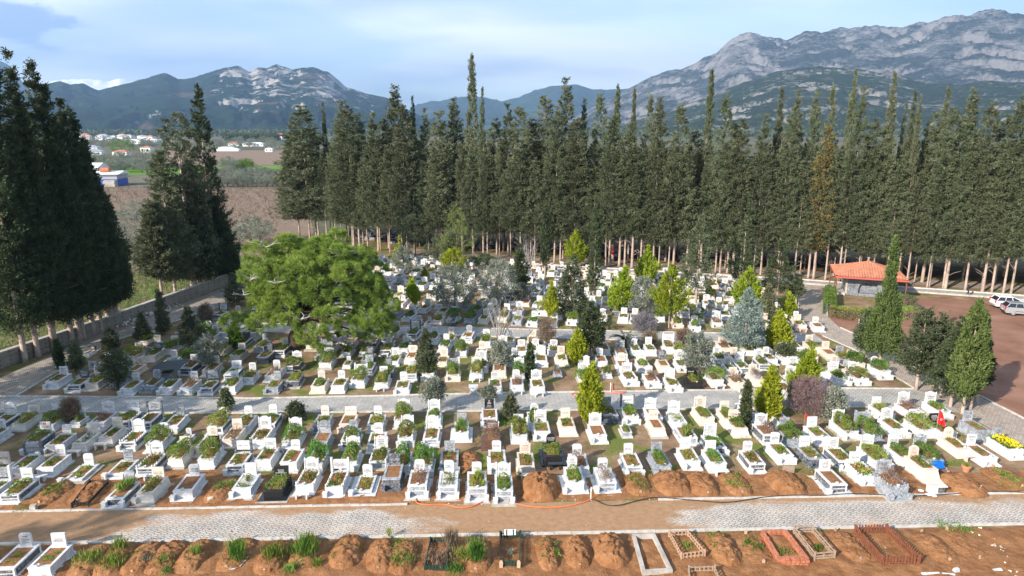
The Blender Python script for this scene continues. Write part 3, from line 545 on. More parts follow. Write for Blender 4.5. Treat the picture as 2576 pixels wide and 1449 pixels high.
# ------------------------------------------------------------------ graves
def outline(style, w_, h):
    "headstone outline in x,z from its foot"
    a = w_ / 2
    if style == 'r': return [(-a, 0), (a, 0), (a, h), (-a, h)]
    if style == 's':
        r = a * 0.42; pts = [(-a * .94, 0), (a * .94, 0), (a, h - r)]
        pts += [(a - r + r * math.cos(t), h - r + r * math.sin(t)) for t in (0.5, 1.0, 1.57)]
        pts += [(-(a - r) - r * math.cos(t), h - r + r * math.sin(t)) for t in (1.57, 1.0, 0.5)] + [(-a, h - r)]; return pts
    if style == 'a': return [(-a, 0), (a, 0), (a, h - a)] + [(a * math.cos(t), h - a + a * math.sin(t)) for t in [math.pi * k / 10 for k in range(1, 10)]] + [(-a, h - a)]
    if style == 'o': return [(-a, 0), (a, 0), (a, h * .18), (a * .84, h * .24), (a * .84, h * .74), (a, h * .78), (a, h * .86), (a * .72, h * .87), (a * .45, h * .955), (0, h), (-a * .45, h * .955), (-a * .72, h * .87), (-a, h * .86), (-a, h * .78), (-a * .84, h * .74), (-a * .84, h * .24), (-a, h * .18)]
    if style == 'h': return [(-a * .5, 0), (a * .5, 0), (a, h * .6), (a * .98, h * .82), (a * .6, h), (a * .2, h * .96), (0, h * .84), (-a * .2, h * .96), (-a * .6, h), (-a * .98, h * .82), (-a, h * .6)]
HST = {'r': (0.68, 1.30), 's': (0.60, 1.32), 'a': (0.62, 1.32), 'o': (0.86, 1.50), 'p': (1.0, 1.55), 't': (0.84, 1.18), 'b': (0.80, 1.42), 'h': (0.9, 1.50), 'n': (0.6, 1.0)}
BODY = {  # body, rim, base, headstone
    'w': ('white', 'white', 'white', 'white'), 'g': ('grey', 'grey', 'grey', 'grey'), 'G': ('grey', 'white', 'white', 'white'), 'd': ('dark', 'white', 'white', 'white'),
    'D': ('dark', 'grey', 'dark', 'dark'), 'k': ('black', 'black', 'black', 'black'), 'c': ('cream', 'cream', 'cream', 'cream'), 'C': ('cream', 'cream', 'concrete', 'cream'),
    'p': ('pink', 'pink', 'pink', 'pink'), 'P': ('pink', 'pink', 'cream', 'pink'), 'n': ('brown', 'brown', 'brown', 'brown'), 'q': ('dark', 'cream', 'cream', 'cream')}
MCODE = {'w': 'white', 'g': 'grey', 'd': 'dark', 'k': 'black', 'c': 'cream', 'p': 'pink', 'n': 'brown'}
def plantmesh(code, k):
    key = (code, k)
    if key in plantmesh.c: return plantmesh.c[key]
    rng = rngn(); n = {'v': 620, 'B': 1800, 'i': 230, 'f': 320, 'y': 700, 'b': 260, 't': 240, 'E': 2300}[code]
    if code in 'vBE':   # leafy mound
        a, b_, h = {'v': (.38, .82, .26), 'B': (.60, .98, .62), 'E': (.42, .95, .55)}[code]
        ph = rng.uniform(0, 2 * np.pi, n); u = rng.uniform(0, 1, n) ** 0.6; p = 0.5 if code != 'E' else 0.25
        X = np.sign(np.cos(ph)) * np.abs(np.cos(ph)) ** (2 * p) * np.sqrt(1 - u ** 3) ; Y = np.sign(np.sin(ph)) * np.abs(np.sin(ph)) ** (2 * p) * np.sqrt(1 - u ** 3)
        l = 1 + 0.22 * np.sin(X * 4 + k) + 0.18 * np.sin(Y * 5 + 2 * k) + rng.normal(0, .07, n); P = np.stack([X * a * l, Y * b_ * l, u * h * l], 1)
        D = np.stack([X / a, Y / b_, u / h + 0.4], 1); D /= np.linalg.norm(D, axis=1)[:, None]; D += rng.normal(0, .8, (n, 3)); me = leafmesh('plants', P, D, .095, .062, M['ivy' if (k % 2 or code == 'E') else 'green'], rng)
    elif code == 'y':
        X, Y = rng.uniform(-.5, .5, n), rng.uniform(-.95, .95, n); P = np.stack([X, Y, .08 + .3 * (1 - X * X * 2) * rng.uniform(.2, 1, n)], 1); me = leafmesh('plants', P, rng.normal(0, .6, (n, 3)) + [0, 0, .6], .12, .10, M['green'], rng)
        me.materials.append(M['yellow']); mi = (P[:, 2] > .24).astype(np.int32); me.polygons.foreach_set('material_index', mi)
    else:
        nc = {'i': 9, 'f': 12, 'b': 9, 't': 6}[code]; c = np.stack([rng.uniform(-.26, .26, nc), rng.uniform(-.72, .72, nc), np.zeros(nc)], 1); id_ = rng.integers(0, nc, n)
        hh = {'i': .16, 'f': .28, 'b': .42, 't': .55}[code]; rr = {'i': .11, 'f': .13, 'b': .15, 't': .07}[code]
        P = c[id_] + rng.normal(0, 1, (n, 3)) * [rr, rr, 0] + np.stack([0 * id_, 0 * id_, rng.uniform(0, hh * (.7 if code != 't' else .1), n)], 1)
        up = {'i': .6, 'f': .7, 'b': 1.0, 't': 2.0}[code]; D = rng.normal(0, .6, (n, 3)) + [0, 0, up]
        ln, wd = {'i': (.10, .065), 'f': (.11, .08), 'b': (.26, .03), 't': (.5, .045)}[code]
        me = leafmesh('plants', P, D, ln, wd, M[{'i': ('green', 'ivy')[k % 2], 'f': 'green', 'b': 'dry', 't': 'grass'}[code]], rng)
        if code == 'f': me.materials.append(M['red']); me.polygons.foreach_set('material_index', ((P[:, 2] > .12) & (rng.uniform(size=n) < .35)).astype(np.int32))
    plantmesh.c[key] = me; return me
plantmesh.c = {}
def textmesh(text, w_, h, m, name='lettering'):
    cu = bpy.data.curves.new('t', 'FONT'); cu.body = text; cu.align_x = 'CENTER'; cu.align_y = 'CENTER'; cu.space_line = 0.95; cu.offset = 0.004; cu.resolution_u = 2
    o = bpy.data.objects.new('t', cu); C.objects.link(o); dg = bpy.context.evaluated_depsgraph_get(); dg.update(); me = bpy.data.meshes.new_from_object(o.evaluated_get(dg)); bpy.data.objects.remove(o); bpy.data.curves.remove(cu)
    me.name = name; n = len(me.vertices); co = np.empty(n * 3); me.vertices.foreach_get('co', co); co = co.reshape(-1, 3)
    lo, hi = co.min(0), co.max(0); k = min(w_ / (hi[0] - lo[0]), h / (hi[1] - lo[1])); kx = min(w_ / (hi[0] - lo[0]), k * 1.4); X = (co[:, 0] - (lo[0] + hi[0]) / 2) * kx; Z = (co[:, 1] - (lo[1] + hi[1]) / 2) * k
    co = np.stack([X, np.zeros(n), Z], 1); me.vertices.foreach_set('co', co.reshape(-1)); me.materials.clear(); me.materials.append(m); me.update(); return me
def scribble(rnd, w_, h, m):
    "worn engraving too fine to read: rows of short strokes"
    mb = MB(); rows = rnd.choice((4, 5, 6)); z = h / 2
    for r in range(rows):
        rh = h / rows; hh = rh * rnd.choice((.32, .36, .5)); ww = w_ * rnd.uniform(.5, 1); x = -ww / 2
        while x < ww / 2 - .02:
            l = rnd.uniform(.025, .05); mb.add([(x, 0, z - hh), (x + l, 0, z - hh), (x + l, 0, z), (x, 0, z)], [(0, 1, 2, 3)]); x += l + rnd.uniform(.012, .03)
        z -= rh
    return mb.mesh('lettering', m)
def crescent(w_, m):
    mb = MB(); n = 14; R1 = w_ / 2; out = [(R1 * math.cos(t), R1 * math.sin(t)) for t in [math.radians(35 + 290 * k / n) for k in range(n + 1)]]; r2 = R1 * .8; inn = [(R1 * .25 + r2 * math.cos(t), r2 * math.sin(t)) for t in [math.radians(43 + 274 * k / n) for k in range(n + 1)]]
    vs = [(x, 0, z) for x, z in out] + [(x, 0, z) for x, z in inn]; mb.add(vs, [(i, i + 1, n + 2 + i, n + 1 + i) for i in range(n)])
    s = []; 
    for k in range(10): a = math.pi * k / 5; q = R1 * (.45 if k % 2 == 0 else .18); s.append((R1 * 1.05 - q * math.cos(a), 0, q * math.sin(a)))
    mb.add([(R1 * 1.05, 0, 0)] + s, [(0, 1 + k, 1 + (k + 1) % 10) for k in range(10)]); return mb.mesh('crescent_and_star', m)
rnd = random.Random(5)
GR = []    # every stone grave: (x, y, words...)
def grave(px, py, hs, mc, pl, ex, text, az, H=None):
    st = hs[0]; bm, rm, sm, hm = BODY[mc]
    if len(hs) > 1: hm = MCODE[hs[1]]
    hw, hh = HST[st]; mini = 'm' in ex; k = 0.62 if mini else 1.0
    bh = rnd.uniform(.42, .56) if 'F' not in ex else .16
    if 'T' in ex: bh += .18; hh += .18
    if 'F' in ex: hh -= .3
    hh *= k; bh *= k
    hp = at(px, py, hh); a = R(az); ax = Vector((math.sin(a), math.cos(a), 0)); c = hp - ax * 0.9 * k; c.z = 0
    t = thing('grave', None, 'grave', (c.x, c.y, 0), -a); t.rotation_euler.x = R(rnd.gauss(0, .5)); t.rotation_euler.y = R(rnd.gauss(0, .6))
    wd = rnd.uniform(.98, 1.10) * k; Ln = rnd.uniform(1.85, 2.0) * k; y0 = -1.02 * k; y1 = y0 + Ln; b2 = wd / 2 + .12 * k
    if 'W' in ex: b2 += .16
    mb = MB(); mb.box(-b2, b2, y0 - .30 * k, y1 + .08, -.12, .10)
    if 'F' not in ex and rnd.random() < .6: mb.box(-wd / 2 - .05, wd / 2 + .05, y0 - .05, y1 + .03, .10, .17)
    if c.y - c.x * .034 < 38.8: MB().box(-b2 - .10, b2 + .10, y0 - .46, y1 + .2, -.12, .055).build('footing', M['concrete'], t)
    if rnd.random() < .3 or mc in 'C': mb.build('base', M[rnd.choice(('concrete', sm, sm))], t)
    else: mb.build('base', M[sm], t)
    z0 = .10; mb = MB(); tap = .13 if mc in 'CP' else 0.0
    if tap:
        mb.box(-wd / 2 - .06, wd / 2 + .06, y0 - .12, y1, z0, bh, tx=tap, ty=0); mb.v = [(x, (y + .16 if (z > bh - .01 and y < y0) else y), z) for x, y, z in mb.v]
    else: mb.box(-wd / 2, wd / 2, y0, y1, z0, bh)
    mb.build('body', M[bm], t)
    wr = wd / 2 - (tap - .06 if tap else 0); ri = .11 * k; yr0 = y0 + (.04 if tap else 0)
    mb = MB(); o = .025; zt = bh + .07 * k
    mb.box(-wr - o, -wr + ri, yr0 - o, y1 + o, bh, zt); mb.box(wr - ri, wr + o, yr0 - o, y1 + o, bh, zt); mb.box(-wr + ri, wr - ri, yr0 - o, yr0 + ri * 1.9, bh, zt); mb.box(-wr + ri, wr - ri, y1 - .26 * k, y1 + o, bh, zt)
    if mc in 'dGq' and not mini:    # pale corner posts and plinth round the dark panels
        for sx_ in (-1, 1):
            for yy in (y0 + .045, y1 - .045): mb.box(sx_ * (wd / 2 - .04) - .045, sx_ * (wd / 2 - .04) + .045, yy - .05, yy + .05, .10, bh)
        if bh > .45: mb.box(-wd / 2 - .004, wd / 2 + .004, y0 - .004, y0 + .02, bh * .55, bh * .55 + .05)
    mb.build('rim', M[rm], t)
    if 'x' in ex:
        mb = MB()
        for s_ in (-1, 1):
            for q in range(7): yy = yr0 + .1 + q * (Ln - .35) / 6; mb.lathe([(.05, zt), (.05, zt + .05), (.02, zt + .09)], 6, (s_ * (wr - .03), yy))
        for s_ in (-1, 1): mb.lathe([(.055, zt), (.04, zt + .09), (.06, zt + .13), (.015, zt + .2)], 8, (s_ * (wr - .04), yr0 + .04))
        mb.build('edging', M[rm], t)
    bd = 'gravel' if pl == 'g' else 'bedsoil'
    MB().box(-wr + ri, wr - ri, yr0 + ri * 1.9, y1 - .26 * k, bh, bh + .045 * k).build('bed', M[bd], t)
    if pl == 'g': pc = rnd.choice(('i', 'b'))
    elif pl == 's': pc = rnd.choice(('i', None))
    else: pc = pl if pl != '-' else None
    if pc:
        pc = {'l': 'i'}.get(pc, pc); p = link('plants', plantmesh(pc, rnd.randrange(6)), None, t, (0, (yr0 + y1 - .1) / 2, bh + .03)); sx_ = (wr - ri) / .36 if pc not in 'B' else 1
        p.scale = (rnd.choice((-1, 1)) * k * min(sx_, 1.1) * rnd.uniform(.9, 1.05), rnd.choice((-1, 1)) * k * rnd.uniform(.88, 1.0), k * rnd.uniform(.8, 1.25))
        if pl == 's': p.scale = (p.scale[0] * .7, p.scale[1] * .6, k * .6)
    # headstone
    z0 = zt; yh = y1 - .15 * k; h = hh - z0; hw *= k; ink = M['ink'] if hm in ('white', 'grey', 'concrete') else (M['inkwhite'] if hm in ('dark', 'black', 'brown') else M['inkred']); tw, th, tz, yf = hw * .78, h * .62, z0 + h * .5, yh - .062
    mb = MB(); pic = None
    if st in 'rsah': mb.prism(outline(st, hw, h), yh - .05, yh + .05); mb.v = [(x, y, z + z0) for x, y, z in mb.v]; yf = yh - .054
    elif st == 't':
        Mt = Matrix.Translation((0, yh, z0)) @ Matrix.Rotation(R(-12), 4, 'X'); mb.prism(outline('r', hw, h), -.08, .08, M=Mt)
    elif st == 'o':
        mb.prism(outline('o', hw, h), yh - .055, yh + .055); mb.v = [(x, y, z + z0) for x, y, z in mb.v]; yf = yh - .060
        for s_ in (-1, 1): mb.lathe([(.055, z0), (.04, z0 + h * .1), (.055, z0 + h * .3), (.035, z0 + h * .34), (.05, z0 + h * .5), (.035, z0 + h * .7), (.06, z0 + h * .76), (.03, z0 + h * .84), (.055, z0 + h * .9), (.01, z0 + h * .97)], 8, (s_ * hw * .47, yh - .045))
        mb.box(-hw / 2, hw / 2, yh - .085, yh - .055, z0 + h * .775, z0 + h * .815); tw = hw * .66; th = h * .5; tz = z0 + h * .48
    elif st in 'pb':
        if st == 'p':
            for s_ in (-1, 1): mb.box(s_ * hw / 2 - .065, s_ * hw / 2 + .065, yh - .075, yh + .075, z0, z0 + h)
        else:
            for s_ in (-1, 1): mb.box(s_ * hw / 2 - .05, s_ * hw / 2 + .05, yh - .06, yh + .06, z0, z0 + h * .97)
        tw = hw * .68; th = h * .45; tz = z0 + h * .55; yf = yh - .044
    if st != 'n':
        postm = hm
        if st == 'p': postm = {'d': 'dark', 'D': 'dark', 'g': 'grey', 'c': 'cream', 'w': 'white', 'G': 'grey', 'q': 'cream'}.get(mc, hm); 
        if 'K' in ex: postm = 'dark'
        if st == 'b': postm = 'grey'
        hd = mb.build('headstone', M[postm if st in 'pb' else hm], t)
        if st in 'pb':
            pm = 'black' if st == 'b' else hm
            pm2 = MB(); xx = hw / 2 - (.065 if st == 'p' else .05); pm2.box(-xx, xx, yh - .04, yh + .04, z0 + (h * .24 if st == 'p' else 0.0), z0 + h * (.88 if st == 'p' else .93)); hd2 = pm2.build('inscribed_plate', M[pm], hd)
            if pm in ('black', 'dark'): ink = M['inkwhite']
        if st == 't':
            lt = scribble(rnd, tw, th, ink); lo_ = link('lettering', textmesh(text, tw, th, ink) if text else lt, None, hd); lo_.location = Vector((0, yh, z0)) + Matrix.Rotation(R(-12), 3, 'X') @ Vector((0, -.086, h * .5)); lo_.rotation_euler = (R(-12), 0, 0)
        else:
            if st == 'b': th *= .55; tz = z0 + h * .24
            if st == 'h': tz += h * .12; tw *= .7; th *= .6
            lm = textmesh(text, tw, th, ink) if text else scribble(rnd, tw, th, ink); link('lettering', lm, None, hd, (0, yf, tz))
            if st == 'b':
                q = MB(); zc = z0 + h * .66; q.prism([(-.15, -.17), (.15, -.17), (.13, -.04), (.05, .02), (-.05, .02), (-.13, -.04)], 0, .004); q.prism([(.07 * math.cos(i * .63), .09 + .09 * math.sin(i * .63)) for i in range(10)], 0, .004); q.build('engraved_portrait', M['metal'], hd, (0, yf - .003, zc))
        if 'C' in ex: link('crescent_and_star', crescent(.17, M['flagred']), None, hd, (-.06, yf - .004, z0 + h * .88))
        if 'Q' in ex:
            fo = MB().box(-.1, .1, -.004, 0, -.065, .065).build('printed_flag', M['flagred'], hd, (0, yf, z0 + h * .84)); link('crescent_and_star', crescent(.06, M['whitepaint']), None, fo, (-.02, -.006, 0))
    if 'u' in ex or rnd.random() < .55:
        MB().lathe([(.05, 0), (.09, .06), (.095, .1), (.07, .1), (.05, .05)], 10, (0, 0)).build('water_bowl', M['white' if hm != 'cream' else 'cream'], t, (rnd.uniform(-.12, .12), yr0 + .08, zt))
    def post(s_): mb = MB(); xq = s_ * (b2 - .13); mb.box(xq - .12, xq + .12, y0 - .30, y0 - .06, .10, .36).box(xq - .145, xq + .145, y0 - .325, y0 - .035, .36, .40); mb.build('corner_post', M[rm if mc != 'D' else 'dark'], t)
    if not mini:
        if 'j' in ex: post(-1)
        if 'J' in ex: post(-1); post(1)
        if 'e' in ex: mb = MB(); yb = y0 - .62; mb.box(-.34, -.26, yb - .13, yb + .13, -.05, .36).box(.26, .34, yb - .13, yb + .13, -.05, .36).box(-.45, .45, yb - .16, yb + .16, .36, .42); mb.build('bench', M[rm], t)
    hwrd = {'r': 'square headstone', 's': 'round-shouldered headstone', 'a': 'arched headstone', 'o': 'ornate pillared headstone', 'p': 'tall twin-pillar headstone', 't': 'thick leaning headstone', 'b': 'black portrait headstone', 'h': 'heart headstone', 'n': 'headstone hidden'}[st]
    pw = {'s': 'bare soil', 'g': 'pale gravel', 'i': 'sparse plants', 'v': 'low greenery', 'B': 'overflowing bush', 'E': 'clipped hedge', 'f': 'flowers', 'y': 'yellow flowers', 'b': 'dead twigs', 't': 'tall grass'}[pl]
    mw = {'w': 'white', 'g': 'grey', 'G': 'grey-and-white', 'd': 'black-and-white', 'D': 'charcoal', 'k': 'black', 'c': 'cream', 'C': 'sloping cream', 'p': 'rosy', 'P': 'sloping rosy', 'n': 'brown', 'q': 'dark-panelled cream'}[mc]
    GR.append([t, c.x, c.y, az, ('small ' if mini else '') + mw, hwrd, pw]); return t

DATA = '''
A0 190,1132 s d s j
A0 433,1123 r w s u|GULBEYAZ\\nMERCAN KOS\\nRUHUNA FATIHA
A0 205,660 r d v |RAMIL ALAY\\nRUHUNA FATIHA
A0 935,680 sg d t J|MUNUR ESREF OGLU\\nSATILMIS YEL\\nRuhuna Fatiha
A0 1145,657 r C v j|ZAFER TEK\\nRuhuna Fatiha
A0 1402,637 s w s ju|HANIM\\nPAYAM
A0 1810,622 r w g j|ABDULLAH ...
A1 185,650 tk k v W|MUSTAFA\\nSEYHUN\\nKALENDEROGLU
A1 400,580 o w f ex|Hasimi Oglu\\nHASAN TUNC\\nRuhuna Fatiha
A1 605,590 p w f jx|Fatma Hocam\\nBAYRAM ABACI\\nRuhuna Fatiha
A1 805,638 s d i jWF|HACI\\nSERIF YILMAZ\\nRuhuna Fatiha
A1 1000,560 rd D s jT|HASAN YILMAZ\\nRuhuna Fatiha
A1 1183,600 s G b JT|MAHMUT OGLU\\nDOGAN CAY\\nRuhuna Fatiha
A1 1390,603 s G g JT|Mustafa Oglu\\nKARA\\nAHMET CETIN
A1 1588,620 s G t JT|KENAN ESI\\nHURIYE SANDIGAS
A1 1780,615 o G v JT|MEHMET KIZI\\nTESLIME YILDIZ\\nRuhuna Fatiha
A2 432,573 s w v jTW
A2 650,587 s G g jW|Ramazan oglu\\nERDOGAN DONMAZ
A3 405,600 r d s jW
A3 625,545 r w f xJ|RIZA ALABAY\\nRUHUNA FATIHA
A3 825,592 o g b JxT
A3 1045,497 a P f T
A3 1296,365 a P i e|GOKYURAN\\nKOSEK
A3 1465,420 s w s j
A3 1650,378 rg w y j
A3 1437,250 r g s T
A0 28,550 r c i |METIN
A0 12,640 pg w i 
A0 243,470 pg w i K|IBRAHIM TOPTAS
A0 447,490 s w i e|Suleyman kizi\\nYILDIZ YALCIN\\nRuhuna Fatiha
A0 640,560 s w i jFW|HALIME POLAT\\nRuhuna Fatiha
A0 927,530 sg d i JF
A0 1130,467 o d f xe|AHMET
A0 1340,435 r C B |MUKADDES OZMEN\\nRuhuna Fatiha
A0 1550,425 b w B 
A0 1757,450 p d i J|AHMET KOCA
A1 110,445 r w i |SELAHATTIN\\nAKBAS\\nRuhuna Fatiha
A1 285,460 s w i |HACI\\nHANIM TASKIN
A1 465,468 rp w B |YUSUF GENCER
A1 702,430 o w E J|SAZIYE TASKIN\\nRUHUNA FATIHA
A1 903,425 o G v xC
A1 1063,475 s w B |HACI\\nALI RIZA GUNAY
A1 1217,483 s w B J|HACI\\nSEKER\\nKOCAARSLAN
A1 1397,468 rg g i J
A1 1733,468 s w i J|ZEYNEP DOLU\\nRuhuna Fatiha
A2 92,485 rp c f e
A2 280,415 a k v eW|DADASIMIZ\\nBUNYAMIN\\nTOYRAN
A2 467,487 s w b |SALIH ARICI
A2 837,483 s G i Ju|MUSTAFA\\nKALYONCU
A2 1040,478 r g v j
A2 1245,445 r w i j|SIDEL TANRIBOYEN\\nRuhuna Fatiha
A2 1425,460 r w v e|HAMDI SAHIN
A2 1690,465 s d f j|SAHMI EZER\\nRAYAZIT
A3 45,405 s w i J|YAPRAK\\nERGUNAR
A3 262,432 rw D i j|MUSTAFA KARA
A3 470,445 r d i j
A3 712,420 o w E J|ELIF PAYAM
A3 895,420 r w v |YASAR OGLU\\nCENGIZ IVGIN\\nRuhuna Fatiha
A3 1090,415 og g B 
A0 10,310 s w i 
A0 335,330 r d v JQT|HAKKI TEMIZ\\nRuhuna Fatiha
A0 485,348 s w i J|TASCAN INCILI
A0 672,338 r C g e|REMZIYE MECDET
A0 850,295 r C i e|DESTEGULGULU\\nRuhuna Fatiha
A0 1003,305 o d i Jx|AYSE PINAR OKSUZ
A0 1188,335 s w B |AHMET OGLU\\nISMAIL DENIZ
A0 1363,378 s w i m
A0 1540,360 s c s 
A0 1712,310 rp c b |CANAN\\nOZDOGAN
A1 65,290 o w f x|MUCAHIT\\nERDEMIR\\nRuhuna Fatiha
A1 287,297 o w B e|RAHMIYE\\nYUVDEREN
A1 495,320 o g s j|MEHMET CEYLAN
A1 700,318 sg d v j
A1 885,338 s w i |HACI EL\\nBEYIM TIRKAR
A1 1093,280 o w B Jx|CEVDET ESI\\nNACIYE KIRTAY\\nRUHUNA FATIHA
A1 1272,283 o G i J|CUMALI CAY
A1 1483,268 rg w t W|TURKAN KAPTI
A1 1700,330 tn n b W
A2 45,277 r w E |IBRAHIM\\nONCUL\\nRuhuna Fatiha
A2 203,240 o w i j|AYTEN\\nDEMIREL
A2 385,232 rc P i |HATICE BATAK\\nRuhuna Fatiha
A2 597,260 o w s j|HASAN\\nDEMIREL
A2 808,320 s G v m
A2 1017,245 rp P s |AHMET AVSAR\\nRuhuna Fatiha
A2 1225,318 n G t 
A2 1425,335 o d v J
A2 1590,240 rc P v |HALIL ERTUNC\\nRuhuna Fatiha
A2 1790,265 o d b 
A3 115,300 r g E 
A3 313,292 r w i |YASIN BAKIR
A3 505,240 o w E J|TESLIMA PAYAM
A3 675,245 pg g E 
A3 850,225 o w i J
A3 1040,240 s w B 
A3 1190,268 rk w i 
A0 75,190 o d i |ESMA KILINCKAYA
A0 245,215 t C v 
A0 430,190 o w B |EMINE\\nRAMAZANOGLU
A0 600,250 s w t m
A0 785,180 o w b J|NECATI OZPOLAT\\nRUHUNA FATIHA\\nO: 7.12.2003
A0 962,178 o d v x|NEZIR YILDIZLAR
A0 1110,180 pg d i K
A0 1297,212 sg w i J|ELIF\\nTEKELI
A0 1612,225 a d B 
A0 1795,215 s w v |ZEYNEP KOCAK\\nDERE
A1 127,205 s d v |TAHA AYDOT
A1 500,212 sc g i j|MUHAMMET ARALIK\\nDUMAN
A1 685,222 tp p s j|OSMAN CAKMAK
A1 878,215 s w v |UMMU CETIN
A1 1068,165 o w B x
A1 1285,163 o w v |OCLER CAY
A1 1680,163 b d s J
A2 160,195 a w E 
A2 680,152 rg D i W
A2 832,135 pw w v JK|ALI KOK
A2 993,152 o w s |EMINE CELIK
A2 1165,175 o w g |M. HIDIR\\nKAHYAOGLU
A2 1352,145 o c v 
A2 1525,178 rc c v |NIMET ALTAY
A2 1665,140 s w s 
A3 775,148 r w v |HAVVA PINAR
A3 970,108 o w b J|SABAN ESI\\nSERIFE ERDI
A3 1163,110 o w v J|TUMRAN\\nILHAN
B0 530,960 r w i j
B0 703,985 rd d i j
B0 845,948 pc c v 
B0 1133,1005 s w i j
B0 1303,985 s g i J
B0 1445,1030 n w v J
B0 1610,1000 s w b J
B0 1768,980 pg d i j
B0 1952,995 s w v j|RAMAZAN\\nERCILI
B0 2095,925 s w v 
B1 180,993 s g i j
B1 343,955 rk D v j|HALIL ATAMAN
B1 545,990 s c v 
B1 710,988 s w i |MUSTAFA\\nASLAN
B1 868,928 pw w B J
B1 1058,960 r w E e
B1 1222,1000 s w i J|YAVUN OKAL
B1 1295,905 r G v 
B1 1435,925 n w B J
B1 1635,880 pg c B J
B1 1827,875 o w B e
B1 1975,1000 s w i j
B1 2015,880 rc c s |AHMET ERKUT
B2 35,985 s w b je
B2 60,880 o w B 
B2 200,980 o w i e
B2 370,945 s g b m
B2 238,780 o w i J|NEVIN RAVALIOGLU
B2 405,790 rc P i 
B2 588,925 o w B e
B2 775,948 rp w B m
B2 950,920 o w i Jx|HUSEYIN\\nCAMKAR
B2 905,843 sc w s |OKAN\\nTORUN
B2 1068,820 o w v |LUTFU ALANLAR
B2 895,735 og G b |NURSER URUC
B2 1130,950 s w b J|RECEP KOK
B2 1237,820 hd P s 
B2 1303,965 o w i J|RUHANI SUREN
B2 1385,818 o w i J
B2 1380,742 rd w B 
B2 1475,965 rk k v |SERRAZ
B2 1650,945 r w B e
B2 1700,905 rg g i 
B2 1825,965 rc c b e
B2 1880,835 o d i J|YILDIZ ALPA
B2 1990,940 rc P g 
B2 2040,810 o d v 
B2 1290,680 p w f 
B2 1735,705 r c b J
B3 50,955 rk w i 
B3 118,762 o w i 
B3 200,702 rg c i 
B3 340,700 rc p v J
B3 205,877 r w v 
B3 275,795 o w B 
B3 378,877 rp w v 
B3 473,750 r p s 
B3 592,790 r g v 
B3 680,820 rc c B 
B3 538,915 o w v Jx|KEMAL SAHIN
B3 700,915 o w B J
B3 875,872 a w B JTC
B3 355,948 r w s 
B3 180,948 o w i 
B3 90,1050 n w s e
B3 245,530 rp p i e
B0 768,795 tk C s m
B0 900,850 o w i m
B0 770,915 rg g s 
B0 1085,895 r w B m
B0 1152,762 rc c B 
B0 1305,700 rc g i 
B0 1310,762 rd c v 
B0 1455,705 rc c B 
B0 1450,820 s w i 
B0 1430,883 og g i 
B0 1610,788 r g B 
B0 1610,860 r d f J
B0 1788,870 rc c i 
B0 1960,912 tw d g 
B0 1730,585 s G B 
B0 1820,585 s g v 
B0 1922,585 s w i 
B0 1787,622 r w t 
B0 1875,715 sg c v 
B0 1855,435 pw d i K
B0 1755,457 s d i 
B0 1975,460 sc c i 
B0 2005,765 rc c v 
B1 15,590 rk w s T
B1 80,690 s g v 
B1 110,770 s D i x
B1 243,725 s d v |CICEK\\nYILDIRIM
B1 345,825 o d B 
B1 175,905 s w b 
B1 505,680 rc c i 
B1 590,725 pg g B j
B1 645,695 s w i 
B1 695,620 r w v 
B1 795,650 hd c s 
B1 610,800 o w B 
B1 770,875 s w v m
B1 945,795 s D v 
B1 1050,585 pd w i 
B1 1105,715 s d v e
B1 1167,585 rc c v 
B1 1240,705 s w v e
B1 1323,580 pw d v K
B1 1300,785 tc P s W
B1 1100,885 s D v 
B1 1480,630 s w v 
B1 1575,690 s w v |HASAN BASRI YALCIN
B1 1620,635 sc c v 
B1 1710,725 s w B 
B1 1768,620 sg G s J
B1 1873,750 s q s 
B1 1870,822 o w v 
B1 940,862 rg d v j
B1 1357,540 s w s m
B1 1440,550 s w s m
B1 1182,435 s g s W
B1 1300,450 o w v J
B1 1425,400 r w i j
B1 1570,428 rc c i J
B1 1535,515 n P t e
B1 1660,460 o w B J
B1 1640,545 s D i m
B1 1795,505 n g B e
B1 1850,415 r g v 
B1 1890,345 r w i 
B1 1978,400 r c i 
B1 2083,440 r w i 
B1 2063,468 sn c t 
B1 2045,700 o w s 
B1 2100,655 s w i 
B1 1135,105 o w v 
B1 1208,155 r w i T
B1 1195,215 o g i 
B1 1350,120 s w v J
B1 1395,145 o w v 
B1 1465,118 rp p v 
B1 1400,215 o w v 
B1 1365,185 r w i 
B1 1467,190 o w i 
B1 1505,225 r w i 
B1 1205,290 o c i 
B1 1815,120 rp c i 
B1 1840,85 r w v 
B1 1765,240 o w i 
B1 1790,190 o w i 
B1 1945,285 n w s m
B1 2000,345 r w i 
B1 1040,45 s w i 
B1 2045,300 s w s 
B2 150,212 o G i 
B2 243,192 o G v 
B2 218,275 s G i J
B2 340,125 r w i 
B2 65,418 o w b 
B2 62,492 s g i j
B2 185,500 s w v J
B2 232,375 r w i 
B2 275,440 n w B J
B2 395,470 n w B 
B2 510,490 r w B J
B2 745,240 r w v J
B2 715,295 n w i 
B2 885,425 rg D v 
B2 1020,480 r w s J
B2 930,475 r w i 
B2 1365,510 rp p v J
B2 1510,540 r w v j
B2 1545,478 sc c v 
B2 1430,432 sg G i 
B2 1647,410 rg g s T
B2 1552,433 r g v 
B2 1640,300 ac c B 
B2 1740,272 rg w s 
B2 1800,305 a c v W
B2 1690,495 o w b J
B2 1485,312 tc c v T
B2 1222,490 n w B j
B2 1090,520 n w i J
B2 1760,450 r w i 
B2 2035,418 s w i 
B2 2090,520 rp c f 
B2 2045,262 r w i 
B2 1230,450 r w v 
B2 1510,330 r c i 
B0 2010,150 r w i 
B1 1100,300 r w i 
B1 1500,320 n w i j
B1 1730,300 o w i 
'''
